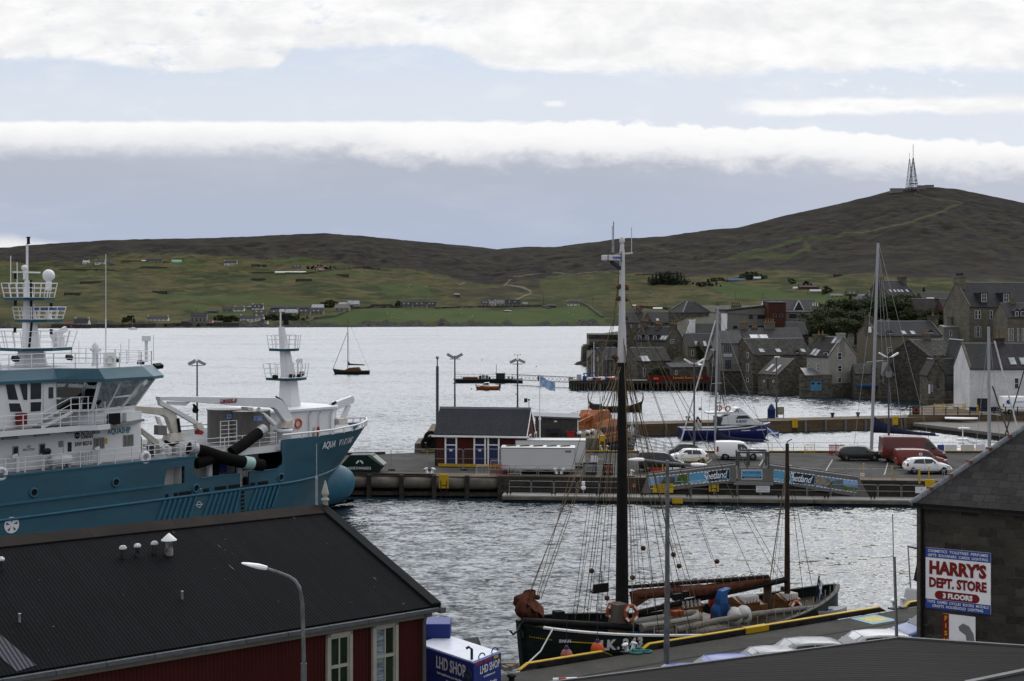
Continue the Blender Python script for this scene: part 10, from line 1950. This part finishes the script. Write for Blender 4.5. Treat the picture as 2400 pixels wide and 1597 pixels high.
 wood('dark conifer plantation on the right hand slope',1517,1620,669,42,7,16,con,3);wood('scrubby trees around the blue bungalow',1730,1800,656,18,4,9,shr,4,False);wood('low bushes right of the plantation',1623,1690,672,12,2,5,shr,5,False);wood('bushes left of the blue bungalow',1655,1705,663,10,3,5,shr,6,False);wood('garden bushes by the white shore house',505,565,755,16,3,5,shr,7,False);wood('shore bushes below the grey terrace',615,720,752,20,2,5,shr,8,False);wood('bushes between the terrace and the bright roofed group',756,788,722,9,4,7,shr,9,False);wood('bushes around the dark terrace end',925,945,721,6,3,5,shr,10,False);wood('thin trees by the red house on the right slope',1930,1948,690,5,4,8,shr,11,False);wood('bush on the slope above the red house',1850,1862,665,3,4,6,shr,12,False);wood('trees by the long red house',1880,1905,671,7,2,4,shr,13,False);wood('hedge around the red roofed cottage',718,790,633,14,2,4,shr,14,False);wood('bushes left of the shore cottages',285,320,757,7,2,5,shr,15,False)
 for u,v,h,lb in((1274,718,34,'pole above the pale row'),(1390,716,25,'pole near the lone white cottage'),(460,740,20,'pole behind the tall grey house'),(1723,702,24,'pole in the bright green right field'),(1788,702,20,'second pole in the right field'),(1892,690,20,'pole beside the red house'),(1092,718,18,'pole right of the dark terrace'),(563,620,10,'pole beside the lone upper croft')):
  g=ground(u,v);hh=h/F*g.y*.75;mb=MB();mb.tube([(0,0,-1),(0,0,hh)],.22,6,.15);mb.beam((-.9,0,hh-.6),(.9,0,hh-.6),.18);o=mb.b('utility_pole',timber,label='thin wooden '+lb,cat='utility pole',group='utility poles across the sound');o.location=g
 g=ground(2139,446);g=Vector((g.x,g.y,g.z));s=g.y/F;iron=M('grey lattice steel',(.14,.15,.18),.6)
 def lattice(lb,dx,hw,h,w,top):
  t=thing('lattice_mast',lb,'radio mast',g+Vector((dx,0,-2)),0);mb=MB();n=9
  for k in range(n):
   z0,z1=h*k/n,h*(k+1)/n;w0,w1=hw*(1-.93*k/n),hw*(1-.93*(k+1)/n);c0=[(-w0,-w0),(w0,-w0),(w0,w0),(-w0,w0)];c1=[(-w1,-w1),(w1,-w1),(w1,w1),(-w1,w1)]
   for j in range(4):a,b=c0[j],c1[j];a2,b2=c0[(j+1)%4],c1[(j+1)%4];mb.beam((*a,z0),(*b,z1),w);mb.beam((*a,z0),(*b2,z1),w*.5);mb.beam((*a2,z0),(*b,z1),w*.5);mb.beam((*b,z1),(*b2,z1),w*.6)
  mb.b('lattice',iron,t);mb=MB();mb.tube([(0,0,h),(0,0,h+top)],w*.7,6);mb.b('top_aerial',M('red and white aerial',(.30,.22,.20),.6,var=.8,scale=.4),t)
  return t
 t=lattice('taller lattice radio mast on the summit',1.0,8.0,64,.75,26);mb=MB();[mb.lathe((5-k*1.6,-6,20+k*11),[(1.4,0),(1.6,.8)],10,'y')for k in range(4)];mb.box(-6.5,-6.5,14,6.5,6.5,15);mb.box(-7.5,-7.5,4,7.5,7.5,5);mb.b('dish_platforms',iron,t)
 lattice('slimmer lattice radio mast left on the summit',-6.0,6.5,62,.45,12)
 for u0,u1,vb,vt,lb in((2088,2116,449,442,'flat roofed station building left of the summit masts'),(2152,2170,441,435,'flat roofed station building right of the summit masts'),(2170,2189,438,434,'long low station building at the right of the summit')):
  q=ground((u0+u1)/2,vb+3);w=(u1-u0)/F*q.y;hgt=(vb-vt)/F*q.y;t=thing('station_building',lb,'station',q,0,'station buildings on the summit');mb=MB();mb.box(-w/2,0,-3,w/2,8,hgt+2);mb.b('wall',gl,t);mb=MB();mb.box(-w/2-.4,-.4,hgt+2,w/2+.4,8.4,hgt+2.7);mb.b('roof',dr,t)
 me=None
 for k in range(46):
  if k<26:u,v=ru(900,1390),ru(722,750)
  elif k<36:u,v=ru(900,1020),ru(668,700)
  else:u,v=ru(1500,1640),ru(690,720)
  q=ground(u,v)
  if me is None:
   mb=MB();mb.loft([[(x,cos(a)*r_,.75+sin(a)*r_*.9)for a in[2*PI*j/10 for j in range(10)]]for x,r_ in((-.6,.12),(-.5,.3),(-.1,.36),(.35,.33),(.52,.2),(.62,.14),(.85,.12),(.95,.05))])
   for x in(-.4,.35):
    for y in(-.15,.15):mb.tube([(x,y,.6),(x+.02,y,.3),(x,y,0)],.06,5,.04)
   me=mb.mesh('sheep',M('sheep wool',(.36,.35,.31),.95))
  o=raw('sheep',me,label='tiny white sheep grazing on the far green slopes',cat='sheep',group='sheep grazing across the sound');o.location=q;o.rotation_euler=(0,0,ru(0,6.28));o.scale=(.95,)*3
far()
